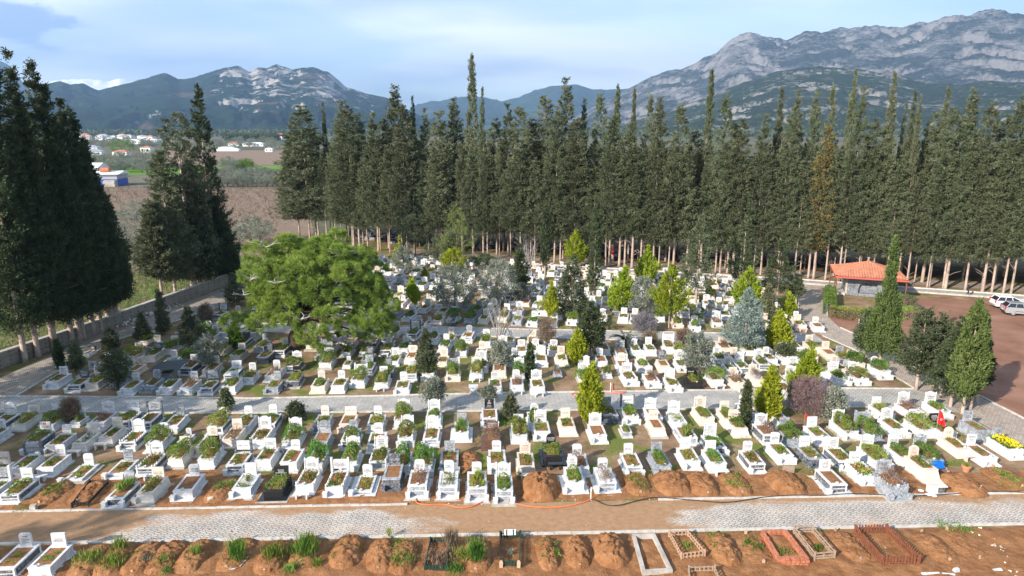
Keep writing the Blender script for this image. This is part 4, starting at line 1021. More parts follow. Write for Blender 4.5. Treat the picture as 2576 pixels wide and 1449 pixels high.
CROP = {'A0': (0, 943.4, .3490), 'A1': (644, 943.4, .3490), 'A2': (1288, 943.4, .3490), 'A3': (1932, 943.4, .3490), 'B0': (0, 628.9, .3038), 'B1': (644, 628.9, .3038), 'B2': (1288, 628.9, .3038), 'B3': (1932, 628.9, .3038)}
TR = str.maketrans({})
for ln in DATA.strip().split('\n'):
    head, _, text = ln.partition('|'); q = head.split(); x0, y0, k = CROP[q[0]]; cx_, cy_ = map(float, q[1].split(',')); ex = q[5] if len(q) > 5 else ''
    px, py = x0 + k * cx_, y0 + k * cy_; Yg = at(px, py, 1.3).y
    az = -2.6 if Yg < 57 else (-2.6 + (Yg - 57) * 0.75 if Yg < 80 else 14.0)
    if Yg > 57 and px < 900: az *= 0.5
    az += rnd.uniform(-1.2, 1.2)
    grave(px, py, q[2], q[3], q[4], ex, text.replace('\\n', '\n') or None, az)
# the many farther graves beyond the nearest three hundred: one mass of small plots
def far_graves():
    names = ['white', 'grey', 'cream', 'dark', 'bedsoil', 'green', 'ink', 'ivy', 'pink']; ix = {n_: i for i, n_ in enumerate(names)}; mb = MB(); rn = random.Random(21); spots = []
    for blk, (ya, yb, az) in {'B': (54.4, 67.2, 0), 'C': (73.2, 101, 9), 'W': (99, 120, 18), 'A': (40.2, 48, -2.6)}.items():
        a_ = R(az); u = Vector((math.cos(a_), -math.sin(a_), 0)); v = Vector((math.sin(a_), math.cos(a_), 0)); j = 0; yy = ya
        while yy < yb + 22:
            x = -46.0
            while x < 60:
                p = u * (x + rn.uniform(-.15, .15)) + Vector((0, 1, 0)) * (yy + rn.uniform(-.25, .25)) if blk != 'C' and blk != 'W' else u * x + Vector((0, yy + rn.uniform(-.3, .3), 0)); x += rn.uniform(1.45, 1.75); X, Y = p.x, p.y
                fyv = float(np.interp(X, [-45, -38, -21.3, 6.7, 41, 65.5, 110], [136, 131, 117.3, 108.2, 97.0, 86.7, 70]))
                if blk == 'A': ok = 40.6 < Y - .034 * X < 46.9 and -27 < X < 30 and rn.random() < .85
                elif blk == 'B': ok = 55.2 < Y - .02 * X and Y < 65.6 - .06 * X and (-38 + (Y - 55) * .05) < X < 31 - (Y - 54) * .10 and rn.random() < .8
                elif blk == 'C': ok = Y > 72.6 - .06 * X and Y < fyv - 5.2 and -34 + (Y - 72) * .25 < X < 33.5 - (Y - 72) * .08 and rn.random() < .86
                else: ok = fyv + 9 < Y < fyv + 16 and -30 < X < 74 and rn.random() < .5
                if ok and all(not (abs((X - g[1]) * math.cos(a_) - (Y - g[2]) * math.sin(a_)) < 1.22 and abs((X - g[1]) * math.sin(a_) + (Y - g[2]) * math.cos(a_)) < 2.12) for g in GR) and all(not (abs(X - s_[0]) < 1.25 and abs(Y - s_[1]) < 2.15) for s_ in spots): spots.append((X, Y, az))
            yy += 2.75; j += 1
    for X, Y, az in spots:
        Mx = Matrix.Translation((X, Y, 0)) @ Matrix.Rotation(-R(az + rn.uniform(-2, 2)), 4, 'Z') @ Matrix.Rotation(R(rn.uniform(-1, 1)), 4, 'Y'); mc = rn.choice(('white', 'white', 'white', 'white', 'grey', 'cream', 'pink', 'dark')); i_ = ix[mc]; h_ = rn.uniform(.3, .55); q = rn.uniform(.44, .52)
        mb.box(-q - .12, q + .12, -1.2, .95, -.1, .1, ix['white'] if mc == 'dark' else i_, Mx); mb.box(-q, q, -.98, .88, .1, h_, i_, Mx); r_ = ix['white'] if mc == 'dark' else i_
        for bx in ((-q - .02, -q + .12, -1, .9), (q - .12, q + .02, -1, .9), (-q + .12, q - .12, -1, -.82), (-q + .12, q - .12, .62, .9)): mb.box(*bx, h_, h_ + .07, r_, Mx)
        mb.box(-q + .12, q - .12, -.82, .62, h_, h_ + .03, ix['bedsoil'], Mx)
        hh, hw = rn.uniform(.6, .85), rn.uniform(.55, .8); st = rn.choice('rsso'); o_ = [(x, z + h_ + .07) for x, z in outline(st, hw, hh)]; mb.prism(o_, .68, .78, ix['white'] if mc in ('dark', 'grey') and rn.random() < .7 else i_, Mx)
        for k in range(5):
            zz = h_ + .07 + hh * (.72 - k * .11); w_ = hw * rn.uniform(.2, .33); mb.add([Mx @ Vector(p) for p in ((-w_, .675, zz - .022), (w_, .675, zz - .022), (w_, .675, zz), (-w_, .675, zz))], [(0, 1, 2, 3)], ix['ink'])
        dens_ = rn.choice((10, 30, 90, 150)); big = rn.random() < .12
        for k in range(dens_ * (2 if big else 1)):
            p = Vector((rn.uniform(-.34, .34) * (1.4 if big else 1), rn.uniform(-.8, .6), h_ + .03 + rn.uniform(0, .45 if big else .14))); d = Vector((rn.gauss(0, 1), rn.gauss(0, 1), rn.gauss(.5, .7))).normalized() * .13; e = d.orthogonal().normalized() * .055; mb.add([Mx @ v_ for v_ in (p, p + d * .5 + e, p + d, p + d * .5 - e)], [(0, 1, 2, 3)], ix['green' if dens_ > 50 else 'ivy'])
    o = mb.build('distant_graves', [M[n_] for n_ in names]); tag(o, 'mass of small white and grey graves packed between the nearer ones', 'graves', kind='stuff'); return len(spots)
NF = 0
# labels
ORD = 'first second third fourth fifth sixth seventh eighth ninth tenth eleventh twelfth thirteenth fourteenth fifteenth sixteenth seventeenth eighteenth nineteenth twentieth'.split() 
ORD += ['twenty-' + o for o in ORD[:9]] + ['thirtieth'] + ['thirty-' + o for o in ORD[:9]]
for g in GR:
    Y = g[2] - g[1] * .034; g.append('wood' if g[3] > 15 else 'A%d' % max(0, round((Y - 38.2) / 3.1)) if Y < 49.5 else 'B%d' % round((Y - 53.4) / 3.0) if Y < 68.4 else 'C%d' % round((Y - 74) / 3.2)); 
RW = {}
for g in GR: RW.setdefault(g[7], []).append(g)
for key, gs in RW.items():
    gs.sort(key=lambda g: g[1]); 
    n = int(key[1:]) if key != 'wood' else 0
    place = {'A': ORD[max(0, n)] + ' row behind front road', 'B': ORD[max(0, n)] + ' row beyond middle road', 'C': ORD[max(0, n)] + ' row beyond upper road'}.get(key[0], 'shade of cypress wood')
    for i, g in enumerate(gs):
        g[0]['label'] = '%s grave, %s, %s, %s from left, %s' % (g[4], g[5], g[6], ORD[i] if i < len(ORD) else 'last', place) if len(('%s %s %s' % (g[4], g[5], g[6])).split()) < 8 else '%s grave, %s, %s from left, %s' % (g[4], g[5], ORD[i], place)
        g[0]['group'] = {'A': 'graves between the front and middle roads', 'B': 'graves between the middle and upper roads', 'C': 'graves beyond the upper road'}.get(key[0], 'graves under the cypress wood')
for i, a in enumerate(GR):
    for b in GR[i + 1:]:
        d = (b[1] - a[1], b[2] - a[2])
        if abs(d[0]) < .75 and abs(d[1]) < 1.3: print('CLOSE', a[4], a[5], [round(v, 1) for v in a[1:3]], b[4], b[5], [round(v, 1) for v in b[1:3]])
NF = far_graves(); print('graves', len(GR), 'far', NF)
# ------------------------------------------------------------------ cypress wood
random.seed(3)
def fy(x): return float(np.interp(x, [-45, -38, -21.3, 6.7, 41, 65.5, 110], [136, 131, 117.3, 108.2, 97.0, 86.7, 70]))
FV = {'broad': [crownmesh('broad', 20, 2.5 + .25 * i, 1.0) for i in range(4)], 'cyp': [crownmesh('cyp', 20, 2.3 + .25 * i, 1.0) for i in range(4)], 'spire': [crownmesh('spire', 20, 2.0, 1.0) for i in range(3)]}
DRYV = crownmesh('broad', 20, 2.5, 1.0, 'cypress_dry')
TV = [trunkmesh(15, .17 + .03 * i, (.25 * math.cos(i * 2), .25 * math.sin(i * 2)), 'bark', 16, seed=i, zl=.12) for i in range(6)]
WOOD = []
def woodtree(X, Y, H, kind, lab=None, z0=None, wide=1.0, grp='cypresses of the dense cypress wood', me=None):
    z0 = z0 if z0 is not None else random.uniform(3.7, 5.4); t = thing('cypress_tree', lab, 'tree', (X, Y, 0), random.uniform(0, 6.28), grp)
    link('trunk', random.choice(TV), None, t).scale = (random.uniform(.42, .75),) * 2 + (H * .68 / 15,)
    c = link('crown', me or random.choice(FV[kind]), None, t, (0, 0, z0)); s = wide * random.uniform(.9, 1.1); c.scale = (s, s, (H - z0) / 20.0); WOOD.append([t, X, Y, H]); return t
PEAKS = [(757, 268, 'broad', 1.45, 0), (735, 330, 'broad', 1.1, 0), (778, 320, 'broad', 1.1, 1), (812, 262, 'spire', .6, 2), (858, 248, 'cyp', 1.1, 1), (872, 268, 'broad', 1.1, 0), (897, 276, 'broad', 1, 1), (937, 278, 'cyp', 1, 0), (965, 300, 'broad', .9, 1), (990, 216, 'cyp', 1.15, 1), (1012, 262, 'broad', 1.0, 0), (1037, 245, 'spire', .7, 2), (1068, 268, 'cyp', .8, 1), (1103, 270, 'broad', 1, 0), (1142, 248, 'cyp', 1, 1), (1186, 137, 'spire', 1.15, 1), (1212, 222, 'spire', .8, 0), (1248, 300, 'broad', .9, 1), (1277, 255, 'cyp', .9, 1), (1310, 262, 'broad', .95, 0), (1337, 300, 'broad', .8, 1), (1370, 232, 'broad', 1, 1), (1424, 190, 'cyp', 1.15, 1), (1400, 285, 'broad', .9, 0), (1452, 290, 'broad', 1, 0), (1470, 250, 'cyp', .6, 2), (1512, 235, 'cyp', .9, 1), (1555, 214, 'spire', 1, 1), (1545, 290, 'broad', .9, 0), (1597, 222, 'spire', .75, 1), (1585, 300, 'broad', .9, 0), (1638, 240, 'cyp', .8, 1), (1663, 248, 'cyp', 1, 0), (1716, 262, 'cyp', 1.05, 0), (1747, 325, 'broad', .9, 1), (1791, 175, 'spire', 1, 1), (1830, 240, 'cyp', .95, 0), (1850, 310, 'broad', .9, 1), (1872, 292, 'broad', .9, 0), (1928, 282, 'cyp', 1, 0), (1968, 222, 'spire', .95, 1), (1992, 290, 'broad', .8, 0), (2010, 222, 'cyp', .9, 1), (2058, 222, 'cyp', .9, 1), (2098, 215, 'cyp', .7, 1), (2085, 320, 'broad', .9, 0), (2153, 178, 'spire', 1.05, 1), (2175, 210, 'cyp', .9, 0), (2205, 300, 'broad', .9, 0), (2254, 183, 'spire', 1.15, 1), (2240, 330, 'broad', .9, 0), (2280, 262, 'spire', .7, 2), (2303, 230, 'spire', .9, 1), (2318, 242, 'spire', .75, 0), (2338, 300, 'cyp', .8, 1), (2360, 270, 'broad', .8, 1), (2388, 220, 'spire', 1, 1), (2400, 270, 'broad', 1, 0), (2450, 225, 'cyp', 1.15, 1), (2435, 300, 'broad', .9, 0), (2498, 262, 'broad', 1.05, 0), (2540, 290, 'broad', 1, 1), (2575, 240, 'cyp', 1.1, 0), (2630, 230, 'cyp', 1.1, 0), (2690, 260, 'broad', 1.1, 1)]
for px, py, kind, wd_, row in PEAKS:
    X = 0.0
    for _ in range(20): Y = fy(X) + row * 3.6 + .4; X = xat(px, py, Y)
    H = height_at(py, Y); extra = {(1186, 137): 'one slender cypress spire rising far above the rest of the wood', (757, 268): 'broad dark cypress at the left end of the cypress wood', (1424, 190): 'tall tapering cypress, second highest near the middle of the wood', (1791, 175): 'slender cypress spire right of centre, standing clear against the bare mountain', (990, 216): 'wide ragged cypress with the highest top left of the tall spire'}.get((px, py))
    woodtree(X, Y, H, kind, extra, wide=wd_ * (Y / 100), me=DRYV if (px, py) == (2085, 320) else None)
    if (px, py) == (2085, 320): WOOD[-1][0]['label'] = 'cypress with a browned, partly dry crown in front of the wood'
x = -37.0; i = 0
while x < 84:      # the tightly planted front rank
    woodtree(x + random.uniform(-.5, .5), fy(x) + random.uniform(-.2, .7), random.uniform(15.5, 19) + (fy(x) - 100) * .03, random.choice(('broad', 'broad', 'cyp')), wide=random.uniform(.6, .85)); x += random.uniform(1.6, 2.5)
x = -36.0
while x < 84:
    woodtree(x + random.uniform(-.5, .5), fy(x) + 8.0 + random.uniform(-.6, .6), random.uniform(17, 20), 'broad', wide=random.uniform(.9, 1.2)); x += random.uniform(3.2, 4.4)
x = -34.0
while x < 84:
    woodtree(x + random.uniform(-.5, .5), fy(x) + 13.5 + random.uniform(-.8, .8), random.uniform(16, 19), 'cyp', wide=random.uniform(1.1, 1.4)); x += random.uniform(3.6, 4.8)
x = -30.0
while x < 88:  # rear row added with wide low crowns to keep light from behind the trunks
    woodtree(x + random.uniform(-.5, .5), fy(x) + 19.5 + random.uniform(-.8, .8), random.uniform(15, 18), 'broad', wide=random.uniform(1.5, 1.8), z0=random.uniform(1.5, 3.0)); x += random.uniform(4.6, 5.6)
WOOD.sort(key=lambda g: g[1]); kf = 0
for t, X, Y, H in WOOD:
    if t.get('label'): continue
    if Y > fy(X) + 6.5: t['label'] = 'cypress deep inside the wood, seen only as a dark trunk and upper crown'
    elif H < 19.6: t['label'] = 'lower cypress with a pale bare trunk in the front rank of the wood'
    else: t['label'] = 'tall cypress whose pointed top breaks the skyline of the wood'
# (rows along the left wall)
def wallx(Y): return float(np.interp(Y, [30, 58, 69, 83, 91, 105], [-47.4, -45.5, -43.6, -42.6, -41.0, -38.6]))
def by_tip(px, py):
    "tree of the wall row whose top shows at this picture point"
    Y = 70.0
    for _ in range(40): Y += .5 * (wallx(Y) - xat(px, py, Y)) / 1.0 * (-1 if False else 1) * 1.0 if False else 0; Y = Y * .5 + .5 * (wallx(Y) / xat(px, py, 1.0))
    return Vector((wallx(Y), Y, 0)), height_at(py, Y)
LEFT = [(-60, 175, 2.2), (-25, 160, 2.2), (17, 130, 2.1), (40, 250, 2.3), (73, 152, 2.6), (104, 215, 2.2), (128, 300, 2.2), (150, 248, 2.0), (175, 270, 1.7), (190, 380, 2.3), (207, 345, 2.0), (226, 420, 2.2), (240, 500, 2.4), (252, 480, 1.7), (258, 570, 1.7)]
for i, (tx_, ty, r_) in enumerate(LEFT):
    b, H = by_tip(tx_, ty)
    t = thing('cypress_tree', '%s cypress from the left in the shaded clump along the stone wall' % ORD[i], 'tree', b, random.uniform(0, 6.28), 'cypresses along the stone wall')
    link('trunk', trunkmesh(H * .7, .24, (0, 0), 'bark', 12, seed=i, zl=.2), None, t); z0 = random.uniform(2.6, 4.0)
    link('crown', crownmesh(('cyp', 'broad', 'cyp', 'cyp')[i % 4], H - z0, r_, 1.35, 'cypress_dark', z0=z0), None, t)
for i, (tx_, ty, cy_, r_, kd, tr, mt, lab) in enumerate([(440, 286, 700, 3.0, 'blunt', .42, None, 'broad blunt-topped cypress on a thick trunk, left one of the pair'), (400, 380, 700, 2.7, 'broad', .2, None, 'cypress on the left flank of the blunt-topped cypress'), (378, 500, 690, 2.3, 'broad', .2, None, 'lowest greyish cypress at the left foot of the pair'), (495, 208, 690, 2.6, 'cyp', .36, 'cypress_dark', 'dark cypress with a sharp point beside the blunt-topped one'), (472, 400, 700, 2.6, 'broad', .25, 'cypress_dark', 'dark cypress between the blunt and the pointed one'), (540, 500, 690, 2.2, 'broad', .28, 'cypress_dark', 'low dark cypress at the right edge of the pair')]):
    b, H = by_tip(tx_, ty); tree('cypress_tree', lab, b, None, None, cy_, kd, tr, H=H, Rad=r_, dens=1.3, group='cypresses of the pair by the wall', m=mt)
for Y in (10, 24, 30.5, 35, 40, 45, 49.5):
    woodtree(-47.0 + random.uniform(-.8, .8) + max(0, (Y - 40)) * .02 - 1.5, Y, random.uniform(18.5, 22.5), random.choice(('broad', 'cyp')), 'tall cypress on the wall line left of the view, known by its shadow', wide=1.15, grp='cypresses on the wall line left of the view')

# ------------------------------------------------------------------ trees and shrubs among the graves
def T(nm, lab, x, by, ty, w_, cy_, kind, tr=.09, **k): return tree(nm, lab, at(x, by), ty, w_, cy_, kind, tr, **k)
G = [(1484, 1062, 922, 74, 1055, 'largest golden thuja, standing at the near edge of the middle road'), (1932, 1052, 928, 66, 1046, 'golden thuja beside the thin dark cypress on the middle road'), (2003, 1010, 882, 70, 996, 'yellow-green thuja behind the burgundy bare shrub'), (1955, 876, 787, 62, 868, 'golden thuja just right of the blue cedar'), (1982, 802, 740, 36, 790, 'dark-sided yellow thuja on the edge of the rosy path'), (1452, 914, 838, 50, 900, 'small golden thuja left of the round dark conifer on the upper road'), (1386, 812, 716, 38, 787, 'narrow golden thuja with a bare stem left of the grey conifer'), (1550, 790, 676, 68, 768, 'leaning golden thuja left of the grey olive'), (1626, 722, 624, 60, 704, 'golden thuja closest to the wood, above the leaning one'), (1682, 828, 667, 92, 778, 'broadest golden thuja with two shoulders, right of the grey olive'), (1878, 788, 673, 76, 765, 'golden thuja directly behind the blue cedar'), (1046, 790, 705, 36, 757, 'small tilted golden thuja right of the big pine'), (1447, 674, 583, 60, 655, 'golden thuja in front of the wood, behind the grey conifer'), (1007, 668, 597, 20, 664, 'slim golden thuja at the back, taller of two beside the small olive'), (995, 672, 628, 18, 668, 'slim golden thuja at the back, shorter of two beside the small olive'), (1069, 712, 680, 18, 708, 'tiny golden thuja between graves behind the tilted one')]
for i, (x, by, ty, w_, cy_, lab) in enumerate(G): T('golden_thuja', lab, x, by, ty - 3, w_ * 1.1, cy_, 'flame', .07, group='golden thujas', dens=1.0 if w_ > 40 else .5, lean=(0.9, 0) if i in (2, 7) else ((-.4, 0) if i == 11 else (0, 0)), limbs=3)
T('golden_shrub', 'round yellow-green bushy tree in front of the young pine', 1140, 702, 627, 60, 684, 'roundgold', .08)
for a in [(1437, 800, 642, 102, 787, 'juniper', 'dense grey-green conifer between narrow golden thuja and column cypress', {}), (1485, 898, 762, 94, 864, 'juniper', 'round-crowned dark conifer on a bare trunk at the upper road', {'m': 'cypress_dark'}), (1750, 764, 540, 104, 728, 'juniper', 'large grey-green conifer standing out in front of the wood', {'m': 'cypress'}), (1864, 738, 540, 88, 702, 'juniper', 'tall grey conifer behind the golden thuja and blue cedar', {}), (1953, 772, 606, 98, 730, 'fir', 'dark blue-green conifer on the corner of the rosy path', {}), (1927, 812, 716, 34, 798, 'col', 'brownish columnar conifer right of the blue cedar', {'m': 'cypress'}), (2001, 773, 699, 40, 742, 'juniper', 'small conifer with bare trunk on the edge of the rosy path', {'m': 'cypress'}), (1309, 738, 615, 54, 718, 'juniper', 'mid-green conifer between the two grey olives and the bare tree', {'m': 'cypress_dark'}), (2172, 906, 778, 66, 874, 'juniper', 'low conifer leaning on the tall column tree by the gravel yard', {}), (2304, 981, 768, 124, 930, 'juniper', 'grey-green conifer on a pale trunk at the middle road end', {}), (2350, 975, 790, 96, 930, 'juniper', 'grey-green conifer in the middle of the group by the gravel yard', {}), (2390, 1023, 800, 116, 990, 'fir', 'dark blue-green conifer in the group by the gravel yard', {}), (2368, 992, 858, 84, 940, 'juniper', 'low grey conifer closing the gap in the group by the gravel yard', {}), (2456, 1012, 850, 64, 962, 'fir', 'dark conifer half hidden behind the right column cypress', {})]:
    T('conifer_tree', a[6], *a[:6], .13, **a[7])
T('blue_cedar', 'silvery blue cedar spreading over the graves at the upper road', 1872, 882, 727, 116, 860, 'blue', .14, dens=1.2)
for a in [(1371, 705, 510, 27, 668, 'dark column cypress in front of the wood, left of the golden thuja'), (1494, 750, 489, 36, 738, 'taller dark column cypress in front of the middle of the wood'), (1873, 1076, 964, 18, 1068, 'very thin dark cypress beside the middle road'), (1333, 957, 866, 15, 952, 'thin spindly cypress between graves left of the golden thuja'), (2420, 1041, 757, 78, 992, 'broad green column cypress at the right of the group by the yard'), (2440, 1030, 790, 50, 960, 'green cypress spire joined to the broad column by the yard')]:
    T('column_cypress', a[5], *a[:5], 'col', .12, m='columngreen' if a[0] > 2400 else None, dens=1.4 if a[0] > 2400 else .8)
T('column_cypress', 'tall green column tree in front of the tiled kiosk', 2213, 916, 598, 96, 880, 'spire', .16, m='columngreen', dens=.9)
T('young_pine', 'light green young pine before the left half of the wood', 1150, 672, 510, 100, 640, 'youngpine', .14, bark='barkdark')
for a in [(1045, 652, 540, 96, 612, 'dark olive tree in front of the wood behind the big pine'), (1145, 792, 668, 110, 765, 'widest grey olive tree, among the back graves'), (1250, 768, 655, 94, 742, 'grey olive tree left of the mid-green conifer'), (1619, 797, 700, 84, 778, 'grey olive tree between the leaning and broadest golden thujas'), (1016, 692, 622, 54, 680, 'small grey olive tree right of the slim golden thujas'), (1112, 668, 590, 76, 650, 'dark green bushy tree at the foot of the young pine'), (1750, 952, 838, 74, 928, 'grey olive tree among graves between the two roads'), (1094, 1032, 955, 54, 1006, 'small olive tree overhanging the middle road'), (1230, 1012, 975, 34, 1002, 'spiky small olive above the black portrait grave'), (2092, 1062, 978, 58, 1050, 'grey-green shrub beside the burgundy bare shrub'), (1312, 762, 716, 38, 746, 'little olive tree below the mid-green conifer'), (528, 927, 848, 60, 910, 'olive tree in the shade, right of the shaded cedar'), (297, 977, 885, 68, 955, 'dark olive tree in the shade at the near left graves'), (1075, 950, 888, 52, 938, 'upright rosemary bush growing out of a white grave'), (745, 1056, 1016, 44, 1052, 'rosemary bush at the near edge of the middle road'), (1215, 690, 640, 60, 665, 'low dark tree with spreading crown right of the young pine'), (1975, 905, 868, 50, 890, 'dark leafy shrub under the golden thuja by the blue cedar'), (1260, 930, 858, 54, 925, 'silvery shrub at the foot of the bare tree')]:
    nm = 'olive_tree' if 'olive' in a[5] else ('shrub' if 'shrub' in a[5] or 'bush' in a[5] else 'tree'); T(nm, a[5], *a[:5], 'olive', .12 if a[3] > 50 else .06, m={2: None}.get(0) if 'dark' not in a[5] and 'rosemary' not in a[5] else 'juniper', bark='barkdark', dens=1.3 if a[3] > 80 else .7, cat='shrub' if nm == 'shrub' else 'tree')
for a in [(485, 888, 771, 72, 862, 'dark open cedar in the shade, largest of the left graves'), (592, 875, 822, 40, 864, 'small mid-green fir left of the pine trunk'), (412, 840, 726, 38, 832, 'dark narrow conifer on the edge of the wall path'), (362, 862, 788, 42, 852, 'sparse young fir beside the wall path, before the rubble'), (282, 882, 826, 46, 876, 'sparse young fir halfway along the wall path'), (196, 936, 856, 42, 926, 'shaded young fir near the left end of the wall path'), (592, 768, 688, 58, 758, 'dark bushy conifer left of the big pine'), (571, 1032, 977, 28, 1024, 'little fir standing on the middle road edge'), (1072, 906, 828, 44, 898, 'lacy dark tree in the shade of the big pine'), (1283, 1050, 994, 42, 1046, 'conical dark shrub left of the largest golden thuja')]:
    T('young_fir', a[5], *a[:5], 'fir', .07, dens=.7, m='green' if a[0] == 592 and a[1] == 875 else 'cypress')
T('column_cypress', 'narrow shaded cypress at the left end of the graves', 152, 928, 858, 20, 920, 'col', .05, dens=.5)
T('column_cypress', 'narrow dark cypress beside the wall, left of the big pine', 600, 712, 636, 24, 705, 'col', .08, dens=.6)
for a in [(1619, 834, 792, 60, 830, 'lavender', 'round grey-purple shrub on a white grave at the upper road'), (1634, 870, 836, 38, 866, 'dry', 'dark dry shrub below the upper road'), (1720, 862, 832, 40, 858, 'dry', 'brown dry shrub beside the upper road'), (2032, 1042, 955, 98, 1036, 'purple', 'burgundy leafless shrub at the middle road'), (1375, 866, 805, 46, 860, 'dry', 'brown thin shrub on the upper road edge'), (520, 818, 768, 36, 812, 'dry', 'thin bare bush beside the first graves of the wall path'), (182, 1060, 1006, 44, 1052, 'dry', 'dark thin bush in the shade of the near left road')]:
    x, by, ty, w_, cy_, m_, lab = a; T('shrub', lab, x, by, ty, w_, cy_, 'twig', .05, m=m_, dens=3.2 if m_ in ('lavender', 'purple') else 1.6, cat='shrub', bark='barkdark')
def bare(name, lab, b, H, spread, n, seed, m='barkgrey', r=.05, z0=.3):
    rn = random.Random(seed); t = thing(name, lab, 'tree', b, 0); mb = MB(); mb.tube([(0, 0, -.1), (0, 0, z0)], [r * 2.2, r * 1.8], 7); mb.build('trunk', M[m], t, smooth=True); mb = MB()
    for i in range(n):
        a = rn.uniform(0, 6.28); s = spread * rn.uniform(.25, 1); h = H * rn.uniform(.7, 1); p = [Vector((0, 0, z0 * .8)), Vector((math.cos(a) * s * .35, math.sin(a) * s * .35, h * .4)), Vector((math.cos(a) * s * .7 + rn.uniform(-.1, .1), math.sin(a) * s * .7, h * .72)), Vector((math.cos(a) * s, math.sin(a) * s, h))]
        mb.tube(p, [r, r * .6, r * .4, r * .15], 5)
        for q in range(5):
            k = rn.randrange(1, 3); u = rn.random(); o = p[k].lerp(p[k + 1], u); l = h * rn.uniform(.08, .22); b_ = rn.uniform(0, 6.28); mb.tube([o, o + Vector((math.cos(b_) * l * .6, math.sin(b_) * l * .6, l))], [r * .3, r * .1], 4)
    mb.build('branches', M[m], t, smooth=True); return t
b = at(1256, 872); bare('bare_tree', 'leafless tree with long whip-like branches at the upper road', b, 4.6, 2.1, 22, 4)
b = at(1330, 692); bare('bare_tree', 'leafless pinkish tree before the trunks of the wood', b, 5.2, 2.2, 26, 9, 'barkgrey', .045)
b = at(2066, 1050); bare('bare_tree', 'leafless twiggy bush tangled with the burgundy shrub', b, 2.2, 2.0, 18, 12, 'barkdark', .03)
def palm(lab, b, H, n, L_, seed):
    rn = random.Random(seed); t = thing('palm_tree', lab, 'tree', b, 0); MB().tube([(0, 0, -.1), (.05, 0, H * .5), (0, 0, H)], [.16, .13, .11], 8).build('trunk', M['barkdark'], t); rng = rngn(); P, D = [], []
    for i in range(n):
        a = rn.uniform(0, 6.28); e = rn.uniform(.2, 1.4)
        for k in range(16):
            u = k / 15; r_ = L_ * u * math.cos(e) ; z = H + L_ * u * math.sin(e) - .5 * L_ * u * u; p = (r_ * math.cos(a), r_ * math.sin(a), z)
            for s in (-1, 1): P.append(p); D.append((math.cos(a) * .7 - s * math.sin(a) * .7, math.sin(a) * .7 + s * math.cos(a) * .7, -.1))
    link('fronds', leafmesh('fronds', P, D, .34, .05, M['cypress_dark'], rng), None, t); return t
palm('dark young palm with ragged fronds on the upper road', at(1572, 880), 1.1, 18, 1.7, 2)
palm('small green fan palm behind the palm with ragged fronds', at(1530, 828), .5, 14, 1.1, 5)

# ------------------------------------------------------------------ the big pine
def bigpine():
    b = at(737, 878); t = thing('pine_tree', 'huge spreading umbrella pine over the left graves, light green and feathery', 'tree', (b.x + .3, b.y, 0)); rn = random.Random(8); rng = rngn()
    mb = MB(); mb.tube([(-.35, 0, -.2), (-.2, 0, .3), (.1, .1, 1.6), (.5, .3, 2.8), (1.0, .6, 4.2)], [.95, .75, .62, .5, .36], 12)
    lobes = []
    for i in range(58):
        a = i * 2.39996; u = (i + .5) / 58; el = math.asin(1 - u * 1.28) if 1 - u * 1.28 > -1 else -.28
        rr = rn.uniform(.80, 1.08); X, Y, Z = 6.1 * math.cos(el) * math.cos(a) * rr + 2.4, 5.6 * math.cos(el) * math.sin(a) * rr + .6, 5.0 + 6.0 * math.sin(el) * rr
        Z -= .10 * max(0, X + 0.5); lobes.append((X, Y, max(Z, 2.3), rn.uniform(.95, 1.6)))
    lobes += [(6.2, .5, 9.0, 1.3), (-2.4, -1.5, 9.8, 1.2), (-4.6, -2.5, 3.2, 1.3), (8.6, -2.2, 2.4, 1.3), (8.3, -3.2, 3.6, 1.3), (8.9, -1.0, 4.6, 1.4)]
    for X, Y, Z, r_ in lobes:
        s = Vector((.3, .2, rn.uniform(1.8, 4.0))); e = Vector((X * .9, Y * .9, Z - .5)); m_ = s.lerp(e, .5) + Vector((0, 0, rn.uniform(-.1, .9))); mb.tube([s, m_, e], [.16, .10, .04], 6)
    mb.build('trunk', M['barkdark'], t, smooth=True)
    mb = MB()
    for ox, oy, oz, s in ((-2.2, -4.0, 8.4, 1.5), (-1.6, -1.6, 10.9, 1.7), (5.2, -.8, 10.0, 1.5), (.4, -5.0, 8.2, 1.0), (-3.9, -2.0, 6.4, 1.0), (2.6, -6.0, 5.2, 1.1)):
        for k in range(6):
            a = rn.uniform(0, 6.28); p = Vector((ox, oy, oz - .5)); pts = [p]; 
            for q in range(4): p = p + Vector((math.cos(a) * .28 * s, math.sin(a) * .22 * s, rn.uniform(-.03, .2) * s)); a += rn.uniform(-.9, .9); pts.append(p)
            mb.tube(pts, [.06, .05, .035, .02, .01], 5)
    mb.build('dead_branches', M['barkgrey'], t, smooth=True)
    P, D = [], []
    for X, Y, Z, r_ in lobes:
        n = int(27 * r_ * r_)
        for q in range(n):
            v = Vector((rn.gauss(0, 1), rn.gauss(0, 1), rn.gauss(.45, .7))).normalized(); c = np.array((X + v.x * r_, Y + v.y * r_, Z + v.z * r_ * .75)) 
            nn = 100; d = rng.normal(0, .55, (nn, 3)) + np.array((v.x * .6, v.y * .6, .35)); P.append(c + rng.normal(0, .06, (nn, 3))); D.append(d)
    link('crown', leafmesh('crown', np.concatenate(P), np.concatenate(D), .40, .034, M['pine'], rng), None, t)
bigpine()

